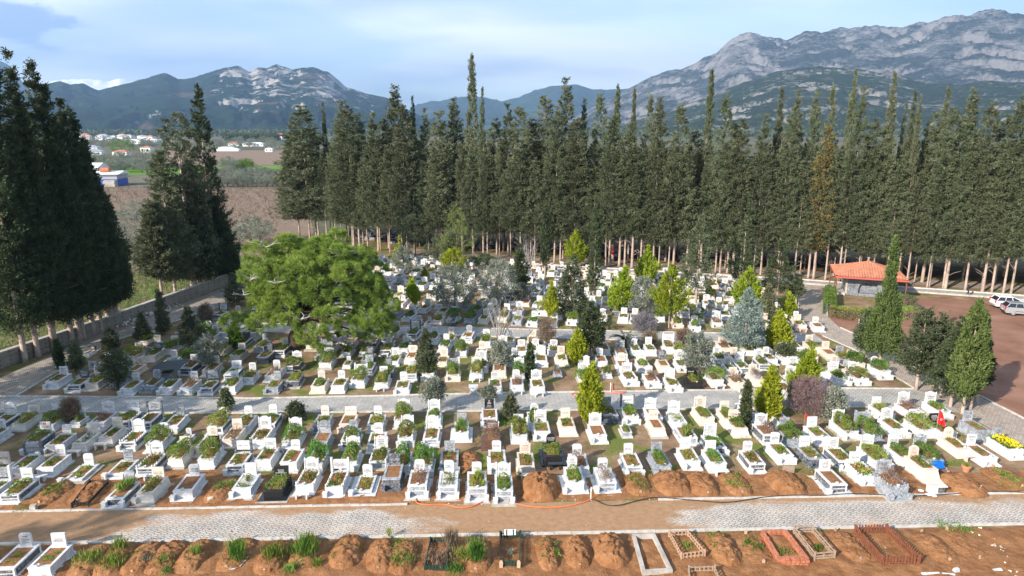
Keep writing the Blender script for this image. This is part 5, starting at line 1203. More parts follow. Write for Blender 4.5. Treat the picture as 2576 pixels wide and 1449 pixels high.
# ------------------------------------------------------------------ wall on the left
WL = [(-48.4, 30), (-48.2, 45), at(0, 884, 1.5), at(258, 799, 1.5), at(474, 723, 1.5), at(644, 662, 1.5), Vector((-37.4, 106, 0)), Vector((-36.6, 118, 0))]
def wall():
    t = thing('stone_wall', 'long grey rubble stone boundary wall with a pale coping beside the wall path', 'wall', (0, 0, 0)); a, b = MB(), MB()
    pts = [Vector((p[0], p[1], 0)) for p in WL]
    def strip(mb, w_, z0, z1):
        off = []
        for i, p in enumerate(pts):
            d = (pts[min(i + 1, len(pts) - 1)] - pts[max(i - 1, 0)]).normalized(); off.append(Vector((-d.y, d.x, 0)) * w_)
        vs = []
        for p, o in zip(pts, off): vs += [(p.x + o.x, p.y + o.y, z0), (p.x - o.x, p.y - o.y, z0), (p.x - o.x, p.y - o.y, z1), (p.x + o.x, p.y + o.y, z1)]
        fs = []
        for i in range(len(pts) - 1):
            k = i * 4; fs += [(k + j, k + (j + 1) % 4, k + 4 + (j + 1) % 4, k + 4 + j) for j in range(4)]
        fs += [(3, 2, 1, 0), tuple(len(vs) - 4 + j for j in range(4))]; mb.add(vs, fs)
    strip(a, .2, -.1, 1.42); strip(b, .26, 1.42, 1.5); a.build('masonry', M['wall'], t); b.build('coping', M['concrete'], t)
wall()
def rubble(name, lab, pts, n, seed, s0=.06, s1=.22, mats=('concrete', 'brick', 'white', 'cream'), spread=1.0, pile=.25):
    rn = random.Random(seed); mb = MB()
    for i in range(n):
        u = rn.random() * (len(pts) - 1); k = int(u); p = Vector(pts[k]).lerp(Vector(pts[min(k + 1, len(pts) - 1)]), u - k); s = rn.uniform(s0, s1); o = Vector((rn.gauss(0, spread * .45), rn.gauss(0, spread * .45), 0)); h = max(0, pile * (1 - o.length / spread)) * rn.random()
        Mx = Matrix.Translation(p + o + Vector((0, 0, h + s * .2))) @ Matrix.Rotation(rn.uniform(0, 6.28), 4, Vector((rn.random(), rn.random(), rn.random())).normalized()); mb.box(-s, s, -s * .7, s * .7, -s * .35, s * .35, rn.randrange(len(mats)), M=Mx, tx=s * rn.uniform(.05, .3), ty=s * .15)
    o = mb.build(name, [M[m] for m in mats]); return tag(o, lab, 'rubble', kind='stuff')
rubble('rubble', 'broken bricks and marble dumped along the stone wall', [at(285, 822), at(340, 800), at(385, 784), at(430, 765)], 620, 2, spread=1.5, pile=.5)
rubble('rubble', 'pale fieldstones lying on the bare plot', [at(2470, 1345), at(2500, 1372), at(2520, 1400), at(2560, 1440)], 90, 5, .04, .12, ('concrete', 'cream'), .9, .05)
rubble('rubble', 'stones heaped at the foot of the last mound by the road', [at(2400, 1228), at(2440, 1236), at(2465, 1234)], 70, 6, .06, .14, ('concrete', 'cream'), .5, .2)
rubble('rubble', 'loose stones and clods scattered on the red clay', [at(0, 1420), at(600, 1400), at(1300, 1400), at(2000, 1390), at(2576, 1400)], 2600, 7, .015, .055, ('concrete', 'bark', 'soil', 'soil'), 3.2, .0)
rubble('rubble', 'chips of marble and clods along the front road kerb', [at(0, 1290), at(900, 1274), at(1700, 1262), at(2576, 1246)], 500, 8, .012, .045, ('concrete', 'white', 'soil', 'soil'), .6, .0)
# ------------------------------------------------------------------ bare plots: earth mounds, enclosures, weeds
AX = Vector((math.sin(R(-2.2)), math.cos(R(-2.2)), 0))
def marker(t, x, y, z, h=.34, w_=.13, name='wooden_marker', tilt=0):
    mb = MB(); mb.prism([(-w_ / 2, 0), (w_ / 2, 0), (w_ * .56, h * .8), (w_ * .3, h), (-w_ * .3, h), (-w_ * .56, h * .8)], -.012, .012); o = mb.build(name, M['wood'], t, (x, y, z - .08), random.uniform(-.3, .3)); o.rotation_euler.x = -.1 + tilt
def mound(x, y, lab, w_=.68, l_=1.3, h=.38, marks=2, plants=None, grp='earth grave mounds', m='soil', ph=1.0):
    p = at(x, y); t = thing('grave_mound', lab, 'grave mound', (p.x, p.y, .06), R(2.2) + random.uniform(-.05, .05), grp); n, k = 44, 28; vs = []; sd = random.uniform(0, 50)
    for j in range(n + 1):
        for i in range(k + 1):
            u = -1 + 2 * i / k; v = -1 + 2 * j / n; X, Y = u * w_ * 1.15, v * l_ * 1.1; d = (abs(u) ** 2.2 + abs(v) ** 3.2); z = h * max(0, 1 - d) ** .75
            nz = mnoise.fractal(Vector((X * 3 + sd, Y * 3, 0)), .9, 2, 5); z = z * (1 + .32 * nz) + (.06 * mnoise.fractal(Vector((X * 9 + sd, Y * 9, 3)), .8, 2, 3) if d < 1.1 else 0) - (.10 if d > 1.15 else .0); vs.append((X + .05 * nz, Y, z))
    fs = [(j * (k + 1) + i, j * (k + 1) + i + 1, (j + 1) * (k + 1) + i + 1, (j + 1) * (k + 1) + i) for j in range(n) for i in range(k)]; mb = MB(); mb.v = vs; mb.f = fs; mb.mi = [0] * len(fs); mb.build('heaped_earth', M[m], t, smooth=True)
    if marks > 0: marker(t, random.uniform(-.05, .05), l_ * .98, .02)
    if marks > 1: marker(t, random.uniform(-.08, .08), -l_ * .95, .02, .32)
    if plants:
        for i in range({'i': 1, 't': 1, 'm': 2}.get(plants, 1)):
            o = link('weeds', plantmesh('i' if plants != 't' else 't', random.randrange(6)), None, t, (random.uniform(-.1, .1), random.uniform(-.3, .3), h * .55)); o.scale = (1.3, 1.0, ph)
    return t
def X4(q): return 125.8 + .3174 * q[0], 1289.2 + .3174 * q[1]
def X3(q): return 943.4 + .2930 * q[0], 1289.2 + .2930 * q[1]
def X2(q): return 1635 + .3174 * q[0], 1289.2 + .3174 * q[1]
for q, lab, kw in [((330, 400), 'earth mound overgrown with pale seeding grass beside the low white grave', {}), ((520, 380), 'earth mound with a tall clump of dark grass, second from left', {}), ((740, 380), 'earth mound with grey-green weeds on its crest', {'plants': 'i'}), ((920, 370), 'earth mound with a bright tuft of grass at each end', {}), ((1150, 360), 'earth mound with thin pale grass and a small tin can', {}), ((1480, 340), 'earth mound ringed with a string of white stones', {'h': .25}), ((1770, 370), 'earth mound with a broad green grass clump', {}), ((2030, 330), 'earth mound under the tallest grass clump', {}), ((2350, 330), 'large bare earth mound with a stick marker and few seedlings', {'w_': .75, 'h': .5, 'plants': 'i'})]: mound(*X4(q), lab, **kw)
for q, lab, kw in [((60, 380), 'stony earth mound left of the leafy weeds', {}), ((240, 400), 'earth mound with leafy weeds before the green enclosure', {'plants': 'm'}), ((880, 390), 'earth mound with one tall grass stem clump, between green enclosures', {}), ((1480, 370), 'narrow pebbly mound right of the green enclosure', {'w_': .5, 'plants': 'i'}), ((1735, 360), 'rounded clay mound, second right of the green enclosure', {'w_': .62, 'h': .45}), ((2020, 350), 'largest clay mound on the bare plot, left of the concrete frame', {'w_': .78, 'h': .62})]: mound(*X3(q), lab, **kw)
for q, lab, kw in [((575, 300), 'bare clay mound right of the pale wooden enclosure', {'plants': 'i'}), ((830, 300), 'low flat mound left of the orange brick enclosure', {'h': .15, 'plants': 'i'}), ((1570, 280), 'low mound with purple dried weeds left of the brown picket fence', {'h': .25}), ((2260, 290), 'long low mound right of the brown picket fence', {'h': .25, 'l_': 1.25}), ((2480, 270), 'flat stony mound at the right end of the bare plot', {'h': .15, 'm': 'soil'})]: mound(*X2(q), lab, **kw)
A0 = lambda x, y: (.349 * x, 943.4 + .349 * y)
A2 = lambda x, y: (1288 + .349 * x, 943.4 + .349 * y)
A3 = lambda x, y: (1932 + .349 * x, 943.4 + .349 * y)
for q, lab, kw in [(A0(380, 860), 'earth mound edged with white pebbles and green sprouts at the road', {'plants': 'm', 'h': .22}), (A0(650, 850), 'earth mound inside a fallen dark picket fence', {'h': .25, 'l_': 1.3}), (A0(1600, 840), 'grassy earth mound with one round boulder, left of a white gravel grave', {'plants': 't', 'h': .3, 'ph': .5}), (A2(195, 830), 'tall red-brown mound between white graves at the road', {'w_': .95, 'h': .85}), (A2(900, 790), 'low clay mound with green weeds right of the white graves', {'plants': 'm', 'h': .25}), (A2(1150, 790), 'wide bare clay mound with a wooden marker', {'w_': .95, 'h': .45}), (A2(1370, 800), 'clay mound hollowed at the top, beside the wide one', {'w_': .75, 'h': .4}), (A2(1610, 790), 'clay mound lined with two green rows of sprouts', {'plants': 'm', 'h': .25}), (A3(120, 790), 'orange clay mound below a carved wooden head board', {'w_': .9, 'h': .5}), (A3(1400, 800), 'dark earth mound with piled stones right of the rosy grave', {'w_': .9, 'h': .4, 'marks': 1}), (A3(1720, 750), 'weedy low mound at the far right of the front road', {'h': .2, 'plants': 'm', 'w_': .9}), ((1178, 1165), 'red earth mound among graves, behind the roadside row', {'h': .35, 'marks': 0})]: mound(*q, lab, **kw)
def corners(FL, FR, BR, BL): return [at(*p) for p in (FL, FR, BR, BL)]
def local(c): o = sum(c, Vector()) / 4; o.z = 0; return o, [p - o for p in c]
def side(a, b): d = b - a; ln = d.length; d.normalize(); n = Vector((-d.y, d.x, 0)); return ln, Matrix(((d.x, n.x, 0, a.x), (d.y, n.y, 0, a.y), (0, 0, 1, 0), (0, 0, 0, 1)))
def enclosure(name, lab, cs, style, m, h=.5, z=.08):
    o, c = local(cs); t = thing(name, lab, 'grave enclosure', (o.x, o.y, z)); rn = random.Random(len(lab))
    for i in range(4):
        a, b = c[i], c[(i + 1) % 4]; ln, Mx = side(a, b); mb = MB()
        if style == 'picket':
            for zz in (.10, h * .62): mb.box(.03, ln - .03, .015, .04, zz, zz + .06, M=Mx)
            n = max(3, int(ln / .15))
            for k in range(n):
                x = (k + .5) * ln / n; w_ = .042; hh = h * rn.uniform(.94, 1.02); Mq = Mx; mb.prism([(x - w_, .02), (x + w_, .02), (x + w_, hh * .9), (x + w_ * .5, hh), (x - w_ * .5, hh), (x - w_, hh * .9)], -.012, .012, M=Mq)
        elif style == 'slats':
            for zz in (.08, h * .42, h * .78): mb.box(0, ln, -.015, .015, zz, zz + .075, M=Mx)
            for k in range(1, int(ln / .5)): x = k * .5; mb.box(x - .035, x + .035, .015, .035, 0, h * .86, M=Mx)
        elif style == 'pale':
            for zz in (.10, h * .72): mb.box(0, ln, .012, .03, zz, zz + .06, M=Mx)
            n = int(ln / .2)
            for k in range(n): x = (k + .5) * ln / n; mb.box(x - .03, x + .03, -.012, .012, .05, h * .9, M=Mx)
        elif style == 'concrete': mb.box(-.09, ln + .09, -.09, .09, 0, .22 + i * .002, M=Mx)
        elif style == 'brick':
            for r in range(2 if i != 0 else 3):
                n = max(2, int(ln / .21)); 
                for k in range(n): x = k * ln / n + (.06 if r % 2 else 0); e = rn.uniform(-.015, .015); mb.box(x, x + ln / n - .03, -.10 + e, .10 + e, r * .145, r * .145 + .125 + e * .4, M=Mx)
        mb.build({'picket': 'picket_side', 'slats': 'slatted_side', 'pale': 'railing_side', 'concrete': 'kerb_side', 'brick': 'brick_course'}[style], M[m], t)
        if style in ('picket', 'slats', 'pale'): MB().box(-.035, .035, -.035, .035, -.15, h * 1.04).build('corner_stake', M[m], t, a)
    return t, c
t, c = enclosure('picket_enclosure', 'dark green picket enclosure full of dead weeds, farther left', corners((1069, 1440), (1125, 1440), (1131, 1368), (1083, 1369)), 'picket', 'greenpaint', .34)
t2, c = enclosure('picket_enclosure', 'dark green picket enclosure around bare clods, below the striped board', corners((1258, 1432), (1307, 1432), (1310, 1356), (1258, 1357)), 'picket', 'greenpaint', .42)
marker(t2, c[0].x + .05, c[0].y - .12, .05, .5, .16, 'front_marker'); marker(t2, c[1].x - .05, c[1].y - .12, .05, .5, .16, 'front_marker')
enclosure('concrete_enclosure', 'low pale concrete grave frame with a pebbly mound inside', corners((1619, 1449), (1686, 1445), (1644, 1357), (1594, 1358)), 'concrete', 'concrete')
enclosure('wooden_enclosure', 'pale wooden railing around a grave, left of the brick one', corners((1713, 1412), (1772, 1405), (1729, 1352), (1682, 1354)), 'pale', 'wood', .42)
enclosure('wooden_enclosure', 'pale wooden railing cut off by the lower edge of the photo', corners((1735, 1490), (1815, 1486), (1797, 1443), (1732, 1445)), 'pale', 'oldwood', .40)
enclosure('brick_enclosure', 'loose orange hollow bricks laid round a grave', corners((1962, 1424), (2032, 1423), (1974, 1348), (1917, 1350)), 'brick', 'brick')
enclosure('wooden_enclosure', 'weathered slatted wooden fence right of the brick enclosure', corners((2048, 1414), (2098, 1410), (2042, 1345), (1996, 1346)), 'slats', 'oldwood', .48)
enclosure('picket_enclosure', 'large brown picket fence round a grave, below a blank wooden sign', corners((2216, 1425), (2311, 1425), (2229, 1345), (2149, 1347)), 'picket', 'brownwood', .56)
enclosure('picket_enclosure', 'sagging dark picket fence round the mound by the front road', corners(A0(520, 960), A0(640, 950), A0(780, 800), A0(650, 790)), 'picket', 'blackhose', .26)
for q, lab, ln, n in [((2450, 1452), 'broken white marble kerb pieces at the bottom right', .5, 2)]:
    pass
def slabpiece(x, y, lab, l_, w_, h, rz, m='white'):
    p = at(x, y); mb = MB(); mb.box(-l_ / 2, l_ / 2, -w_ / 2, w_ / 2, 0, h, tx=.015, ty=.015); o = mb.build('stone_block', M[m], None, (p.x, p.y, .04), rz); tag(o, lab, 'stone', 'loose stones at the plots')
slabpiece(2405, 1440, 'white cut stone block at the lower right edge', .3, .18, .18, .3); slabpiece(2340, 1447, 'flat white kerb slab at the lower edge', .9, .12, .1, .05); slabpiece(2508, 1438, 'white slab lying aslant at the lower right corner', .5, .16, .1, .2); slabpiece(2385, 1449, 'short white kerb piece next to the white block', .6, .12, .1, -.15)
slabpiece(85, 1283, 'round grey concrete bollard stump on the kerb', .32, .3, .28, .2, 'concrete'); slabpiece(530, 1262, 'pale round boulder beside a grassy mound', .35, .28, .22, .4, 'cream')
def board(x, y, lab, w_, h, z0, m, post, rz=R(2), stripes=False, lean=0):
    p = at(x, y); t = thing('sign_board', lab, 'sign', (p.x, p.y, 0), rz); MB().box(-w_ / 2, w_ / 2, -.015, .015, z0, z0 + h).build('board', M[m], t); q = w_ * .28
    for s_ in (-1, 1): MB().box(s_ * q - .025, s_ * q + .025, .016, .05, -.1, z0 + h * .6).build('post', M[post], t)
    if stripes:
        for s_ in (-1, 1): MB().box(s_ * w_ * .28 - .035, s_ * w_ * .28 + .035, -.019, -.0155, z0, z0 + h).build('painted_stripe', M['greenpaint'], t)
    return t
board(2190, 1345, 'blank pale wooden sign on two posts above the brown picket fence', .54, .26, .42, 'wood', 'oldwood'); board(1283, 1358, 'white board with two dark green stripes above the green enclosure', .62, .33, .28, 'whitepaint', 'greenpaint', stripes=True)
board(1982, 1195, 'carved wooden head board on the orange clay mound', .75, .5, .12, 'oldwood', 'oldwood')
# string of white stones and grass clumps
def grassclump(x, y, lab, h, r_, n, m='grass', wd=.035, up=2.2):
    p = at(x, y); rng = rngn(); P = np.stack([rng.normal(0, r_, n), rng.normal(0, r_, n), rng.uniform(0, h * .55, n)], 1); D = rng.normal(0, .55, (n, 3)) + [0, 0, up]; me = leafmesh('grass_clump', P, D, h * .5, wd, M[m], rng); o = link('grass_clump', me, None, None, (p.x, p.y, .05)); tag(o, lab, 'grass clump', 'weeds growing on the bare plots')
GC = [(X4((320, 420)), .8, .26, 380, 'grass', 'tall pale seeding grass on the first mound from the left'), (X4((250, 445)), .4, .2, 160, 'grass', 'short pale grass on the first mound'), (X4((500, 440)), .7, .26, 420, 'green', 'dark spiky grass low on the second mound'), (X4((560, 330)), .95, .16, 260, 'grass', 'upright grass high on the second mound'), (X4((760, 410)), .5, .16, 160, 'olive', 'grey-green weed on the third mound'), (X4((900, 420)), .55, .18, 260, 'grass', 'bright arching tuft below the orange stake'), (X4((920, 490)), .35, .14, 140, 'grass', 'small tuft at the bottom of the fourth mound'), (X4((965, 300)), .35, .15, 130, 'grass', 'small bright tuft near the kerb'), (X4((1160, 370)), .8, .14, 200, 'grass', 'thin pale grass on the fifth mound'), (X4((1490, 390)), 1.25, .2, 420, 'green', 'tall dark grass inside the ring of white stones'), (X4((1770, 390)), .95, .24, 480, 'green', 'broad grass clump right of the ring of white stones'), (X4((2040, 370)), 1.4, .24, 560, 'green', 'tallest grass clump on the bare plot'), (X4((1950, 340)), .6, .2, 240, 'green', 'grass at the left foot of the tallest clump'), (X4((2120, 440)), .5, .12, 160, 'green', 'small dark tuft right below the tallest clump'), (X4((1910, 480)), .5, .2, 200, 'grass', 'pale low grass below the tallest clump'), (X4((2440, 320)), .45, .12, 100, 'grass', 'seedling tuft on the large bare mound'), (X3((870, 450)), 1.5, .16, 480, 'green', 'single tall green plant between the two green enclosures'), (X3((230, 460)), .6, .24, 340, 'green', 'dark leafy weeds left of the green enclosures'), (X3((210, 300)), .4, .2, 200, 'green', 'dark weeds near the kerb left of the green enclosures'), (X3((120, 220)), .6, .08, 60, 'grass', 'single spindly sapling on the kerb'), (X3((560, 440)), .5, .34, 520, 'dry', 'dry dark weeds filling the farther green enclosure'), (X3((650, 330)), 1.2, .2, 300, 'dry', 'tall dead stalks at the green enclosure'), (X3((760, 420)), .8, .2, 260, 'grass', 'grass right of the farther green enclosure'), (X3((690, 520)), .5, .2, 260, 'green', 'leafy weed at the lower edge by the green enclosure'), (X3((1160, 380)), .4, .1, 80, 'olive', 'grey weed inside the nearer green enclosure'), (X2((290, 290)), .35, .14, 130, 'grass', 'bright fern tuft inside the pale wooden railing'), (X2((1330, 310)), .4, .14, 150, 'green', 'leafy weeds inside the slatted fence'), (X2((1600, 290)), .25, .3, 240, 'purple', 'purple dried weeds on the low mound'), (X2((1060, 330)), .25, .2, 140, 'grass', 'weeds growing inside the brick enclosure'), (X2((2350, 130)), .25, .3, 220, 'green', 'low green patch by the kerb at far right'), (X2((2500, 150)), .25, .25, 160, 'green', 'low green patch at the right edge by the kerb'), (A2(930, 830), .35, .2, 220, 'green', 'leafy weeds at the road side of a low clay mound'), (A0(1650, 830), .4, .16, 160, 'grass', 'yellow grass on the mound beside the white gravel grave'), (A0(170, 965), .2, .3, 160, 'grass', 'green patch at the kerb, near left'), (A3(1750, 800), .25, .4, 240, 'green', 'weeds along the road at far right'), (A2(50, 760), .7, .08, 70, 'green', 'sunflower-like weed left of the tall mound')]
for q, h, r_, n, m_, lab in GC: grassclump(q[0], q[1], lab, h, r_, n, m_)
def dots(name, lab, cat, pts, s, m, kind=None):
    mb = MB(); rn = random.Random(3)
    for p in pts: mb.lathe([(s * .6, 0), (s, s * .5), (s * .5, s)], 6, (p.x + rn.uniform(-.02, .02), p.y + rn.uniform(-.02, .02))); 
    mb.v = [(x, y, z + .10) for x, y, z in mb.v]; return tag(mb.build(name, M[m]), lab, cat, kind='stuff')
ring = [at(*X4(q)) for q in ((1450, 250), (1425, 300), (1400, 350), (1365, 400), (1370, 440), (1400, 465), (1450, 465), (1510, 440), (1545, 400), (1580, 350), (1600, 300), (1610, 250))]
dots('pebble_ring', 'white stones strung in an oval around tall dark grass', 'stones', [ring[i].lerp(ring[i + 1], u) for i in range(11) for u in (0, .17, .33, .5, .67, .83)], .045, 'white')
ring = [at(*A0(*q)) for q in ((290, 900), (320, 870), (350, 830), (390, 800), (440, 790), (450, 810), (420, 850), (390, 890), (350, 915), (310, 920), (290, 900))]
dots('pebble_ring', 'white pebbles edging the sprouting mound by the front road', 'stones', [ring[i].lerp(ring[i + 1], u) for i in range(10) for u in (0, .25, .5, .75)], .05, 'white')
# hoses, taps, flags and small things
def hose(lab, pts, r_, m, z=.06):
    pts = [Vector((p.x, p.y, z)) for p in pts]; fine = []
    for i in range(len(pts) - 1):
        p0, p1, p2, p3 = pts[max(i - 1, 0)], pts[i], pts[i + 1], pts[min(i + 2, len(pts) - 1)]
        for k in range(6):
            u = k / 6; fine.append(.5 * ((2 * p1) + (p2 - p0) * u + (2 * p0 - 5 * p1 + 4 * p2 - p3) * u * u + (3 * p1 - p0 - 3 * p2 + p3) * u ** 3))
    mb = MB(); mb.tube(fine + [pts[-1]], r_, 6); return tag(mb.build('garden_hose', M[m], smooth=True), lab, 'hose')
A1 = lambda x, y: (644 + .349 * x, 943.4 + .349 * y)
B2 = lambda x, y: (1288 + .3038 * x, 628.9 + .3038 * y)
hose('long orange hose snaking along the front road kerb', [at(*q) for q in (A1(1155, 900), A1(1160, 930), A1(1230, 945), A1(1350, 942), A1(1470, 965), A1(1560, 955), A1(1680, 905), A1(1800, 915), A2(0, 930), A2(120, 955), A2(250, 965), A2(400, 955), A2(520, 925), A2(590, 895))], .028, 'orangehose', .09)
hose('black pipe trailing along the kerb of the front road', [at(*q) for q in (A2(590, 910), A2(680, 950), A2(780, 950), A2(920, 915), A2(1050, 895), A2(1300, 915), A2(1550, 930), A2(1800, 895), A3(150, 880), A3(400, 880), A3(600, 868), A3(850, 878), A3(1100, 882), A3(1400, 865), A3(1600, 850), A3(1845, 858))], .026, 'blackhose', .12)
hose('orange hose coiled on the middle road behind the largest golden thuja', [at(*q) for q in (B2(830, 1110), B2(835, 1170), B2(870, 1180), B2(940, 1180), B2(900, 1195), B2(780, 1190), B2(700, 1185), B2(600, 1195), B2(520, 1190), B2(490, 1205), B2(520, 1222))], .03, 'orangehose', .09)
for q, lab in ((A2(568, 905), 'white standpipe tap beside the front road'), (B2(815, 1180), 'white standpipe tap on the middle road edge')):
    p = at(*q); t = thing('water_tap', lab, 'tap', p); MB().tube([(0, 0, -.1), (0, 0, .85)], .028, 8).build('pipe', M['whiteplastic'], t); MB().tube([(0, 0, .80), (0, -.14, .82), (0, -.16, .74)], .02, 6).build('spout', M['whiteplastic'], t)
def flag(x, y, lab, h, fh, fw, r_=.02, cm=True):
    p = at(x, y); t = thing('flag', lab, 'flag', p); MB().tube([(0, 0, -.1), (0, 0, h)], r_, 6).build('pole', M['metal'], t); n, k = 12, 10; vs = []
    for j in range(k + 1):
        for i in range(n + 1):
            u = i / n; v = j / k; hang = .22 + .2 * v; vs.append((u * fw * hang * 1.2 + .02, .06 * math.sin(u * 9 + v * 2) * (1 + v), h - .04 - v * fh - u * fh * .28))
    fs = [(j * (n + 1) + i, j * (n + 1) + i + 1, (j + 1) * (n + 1) + i + 1, (j + 1) * (n + 1) + i) for j in range(k) for i in range(n)]; mb = MB(); mb.v = vs; mb.f = fs; mb.mi = [0] * len(fs); f = mb.build('cloth', M['flagred'], t, smooth=True)
    if cm: link('crescent_and_star', crescent(.16, M['whitepaint']), None, f, (fw * .18, -.10, h - .1 - fh * .62))
flag(2350, 1118, 'red flag with white crescent on a steel pole among right graves', 2.6, 1.0, 1.0); flag(2022, 1075, 'small red flag stuck by a white grave beside the burgundy shrub', 1.15, .4, .4, .012, False); flag(1536, 668, 'red flag on a pole before the trunks of the wood', 3.0, 1.1, 1.0)
p = at(2340, 1253); 
for i, (x, y, lab) in enumerate(((2335, 1249, 'white plastic lid, left one of two by the stone stand'), (2349, 1252, 'white plastic lid, right one of two by the stone stand'), (2316, 1239, 'small white lid below the rosy grave'))): o = MB().lathe([(.15, 0), (.16, .02), (.12, .035)], 16).build('plastic_lid', M['whiteplastic'], None, at(x, y) + Vector((0, 0, .12))); tag(o, lab, 'lid')
p = at(2358, 1184); t = thing('jerry_can', 'blue plastic jerry can lying by the rosy grave', 'jerry can', (p.x, p.y, .25), .2); MB().box(-.35, .3, -.2, .2, 0, .36, tx=.06, ty=.05).build('can', M['bluepl'], t); MB().tube([(.28, 0, .28), (.4, 0, .32)], .06, 8).build('spout', M['bluepl'], t); MB().tube([(-.15, 0, .34), (-.1, 0, .42), (.1, 0, .42), (.15, 0, .34)], .025, 6).build('handle', M['bluepl'], t)
p = at(2429, 1188); t = thing('flower_pot', 'terracotta pot with seedlings by the cream grave bench', 'flower pot', (p.x, p.y, .05)); MB().lathe([(.16, 0), (.24, .34), (.28, .34), (.28, .42), (.2, .42), (.19, .3)], 14).build('pot', M['terracotta'], t); o = link('plants', plantmesh('t', 1), None, t, (0, 0, .38)); o.scale = (.5, .18, .4)
p = at(2352, 1240); t = thing('stone_stand', 'brown-topped stone stand with a white shield plate by the road', 'stand', (p.x, p.y, 0), R(2)); MB().box(-.55, .5, -.32, .32, .52, .60).build('top', M['cream'], t); MB().box(-.4, .0, -.24, .26, 0, .52).build('pedestal', M['white'], t); MB().box(.06, .40, -.22, .24, 0, .5).build('pedestal', M['dark'], t); MB().prism([(-.16, .12), (.16, .12), (.16, .34), (0, .45), (-.16, .34)], -.262, -.242).build('plate', M['whitepaint'], t, (-.19, 0, 0))
p = at(*B2(1805, 1165)) if False else at(1191, 988); t = thing('stone_table', 'small white marble pedestal with pebbles on the grass', 'pedestal', (p.x, p.y, 0), R(3)); MB().box(-.3, .3, -.25, .25, 0, .55).build('block', M['white'], t); MB().box(-.38, .38, -.32, .32, .55, .62).build('top', M['white'], t)
# dark sheet roof over a shaded grave
c0 = at(425, 955); t = thing('canopy', 'dark corrugated sheet leaning over a shaded grave on the left', 'canopy', (c0.x, c0.y, 0), R(8)); MB().add([(-1.3, -.7, 1.0), (1.2, -.7, 1.15), (1.5, .9, 1.45), (-1.0, .9, 1.3), (-1.3, -.7, 1.03), (1.2, -.7, 1.18), (1.5, .9, 1.48), (-1.0, .9, 1.33)], [(3, 2, 1, 0), (4, 5, 6, 7), (0, 1, 5, 4), (1, 2, 6, 5), (2, 3, 7, 6), (3, 0, 4, 7)]).build('sheet', M['canvas'], t)
for x_, y_, h_ in ((-1.2, -.65, 1.0), (1.1, -.65, 1.14), (1.4, .8, 1.4), (-.95, .8, 1.28)): MB().tube([(x_, y_, -.1), (x_, y_, h_)], .025, 6).build('leg', M['metal'], t)
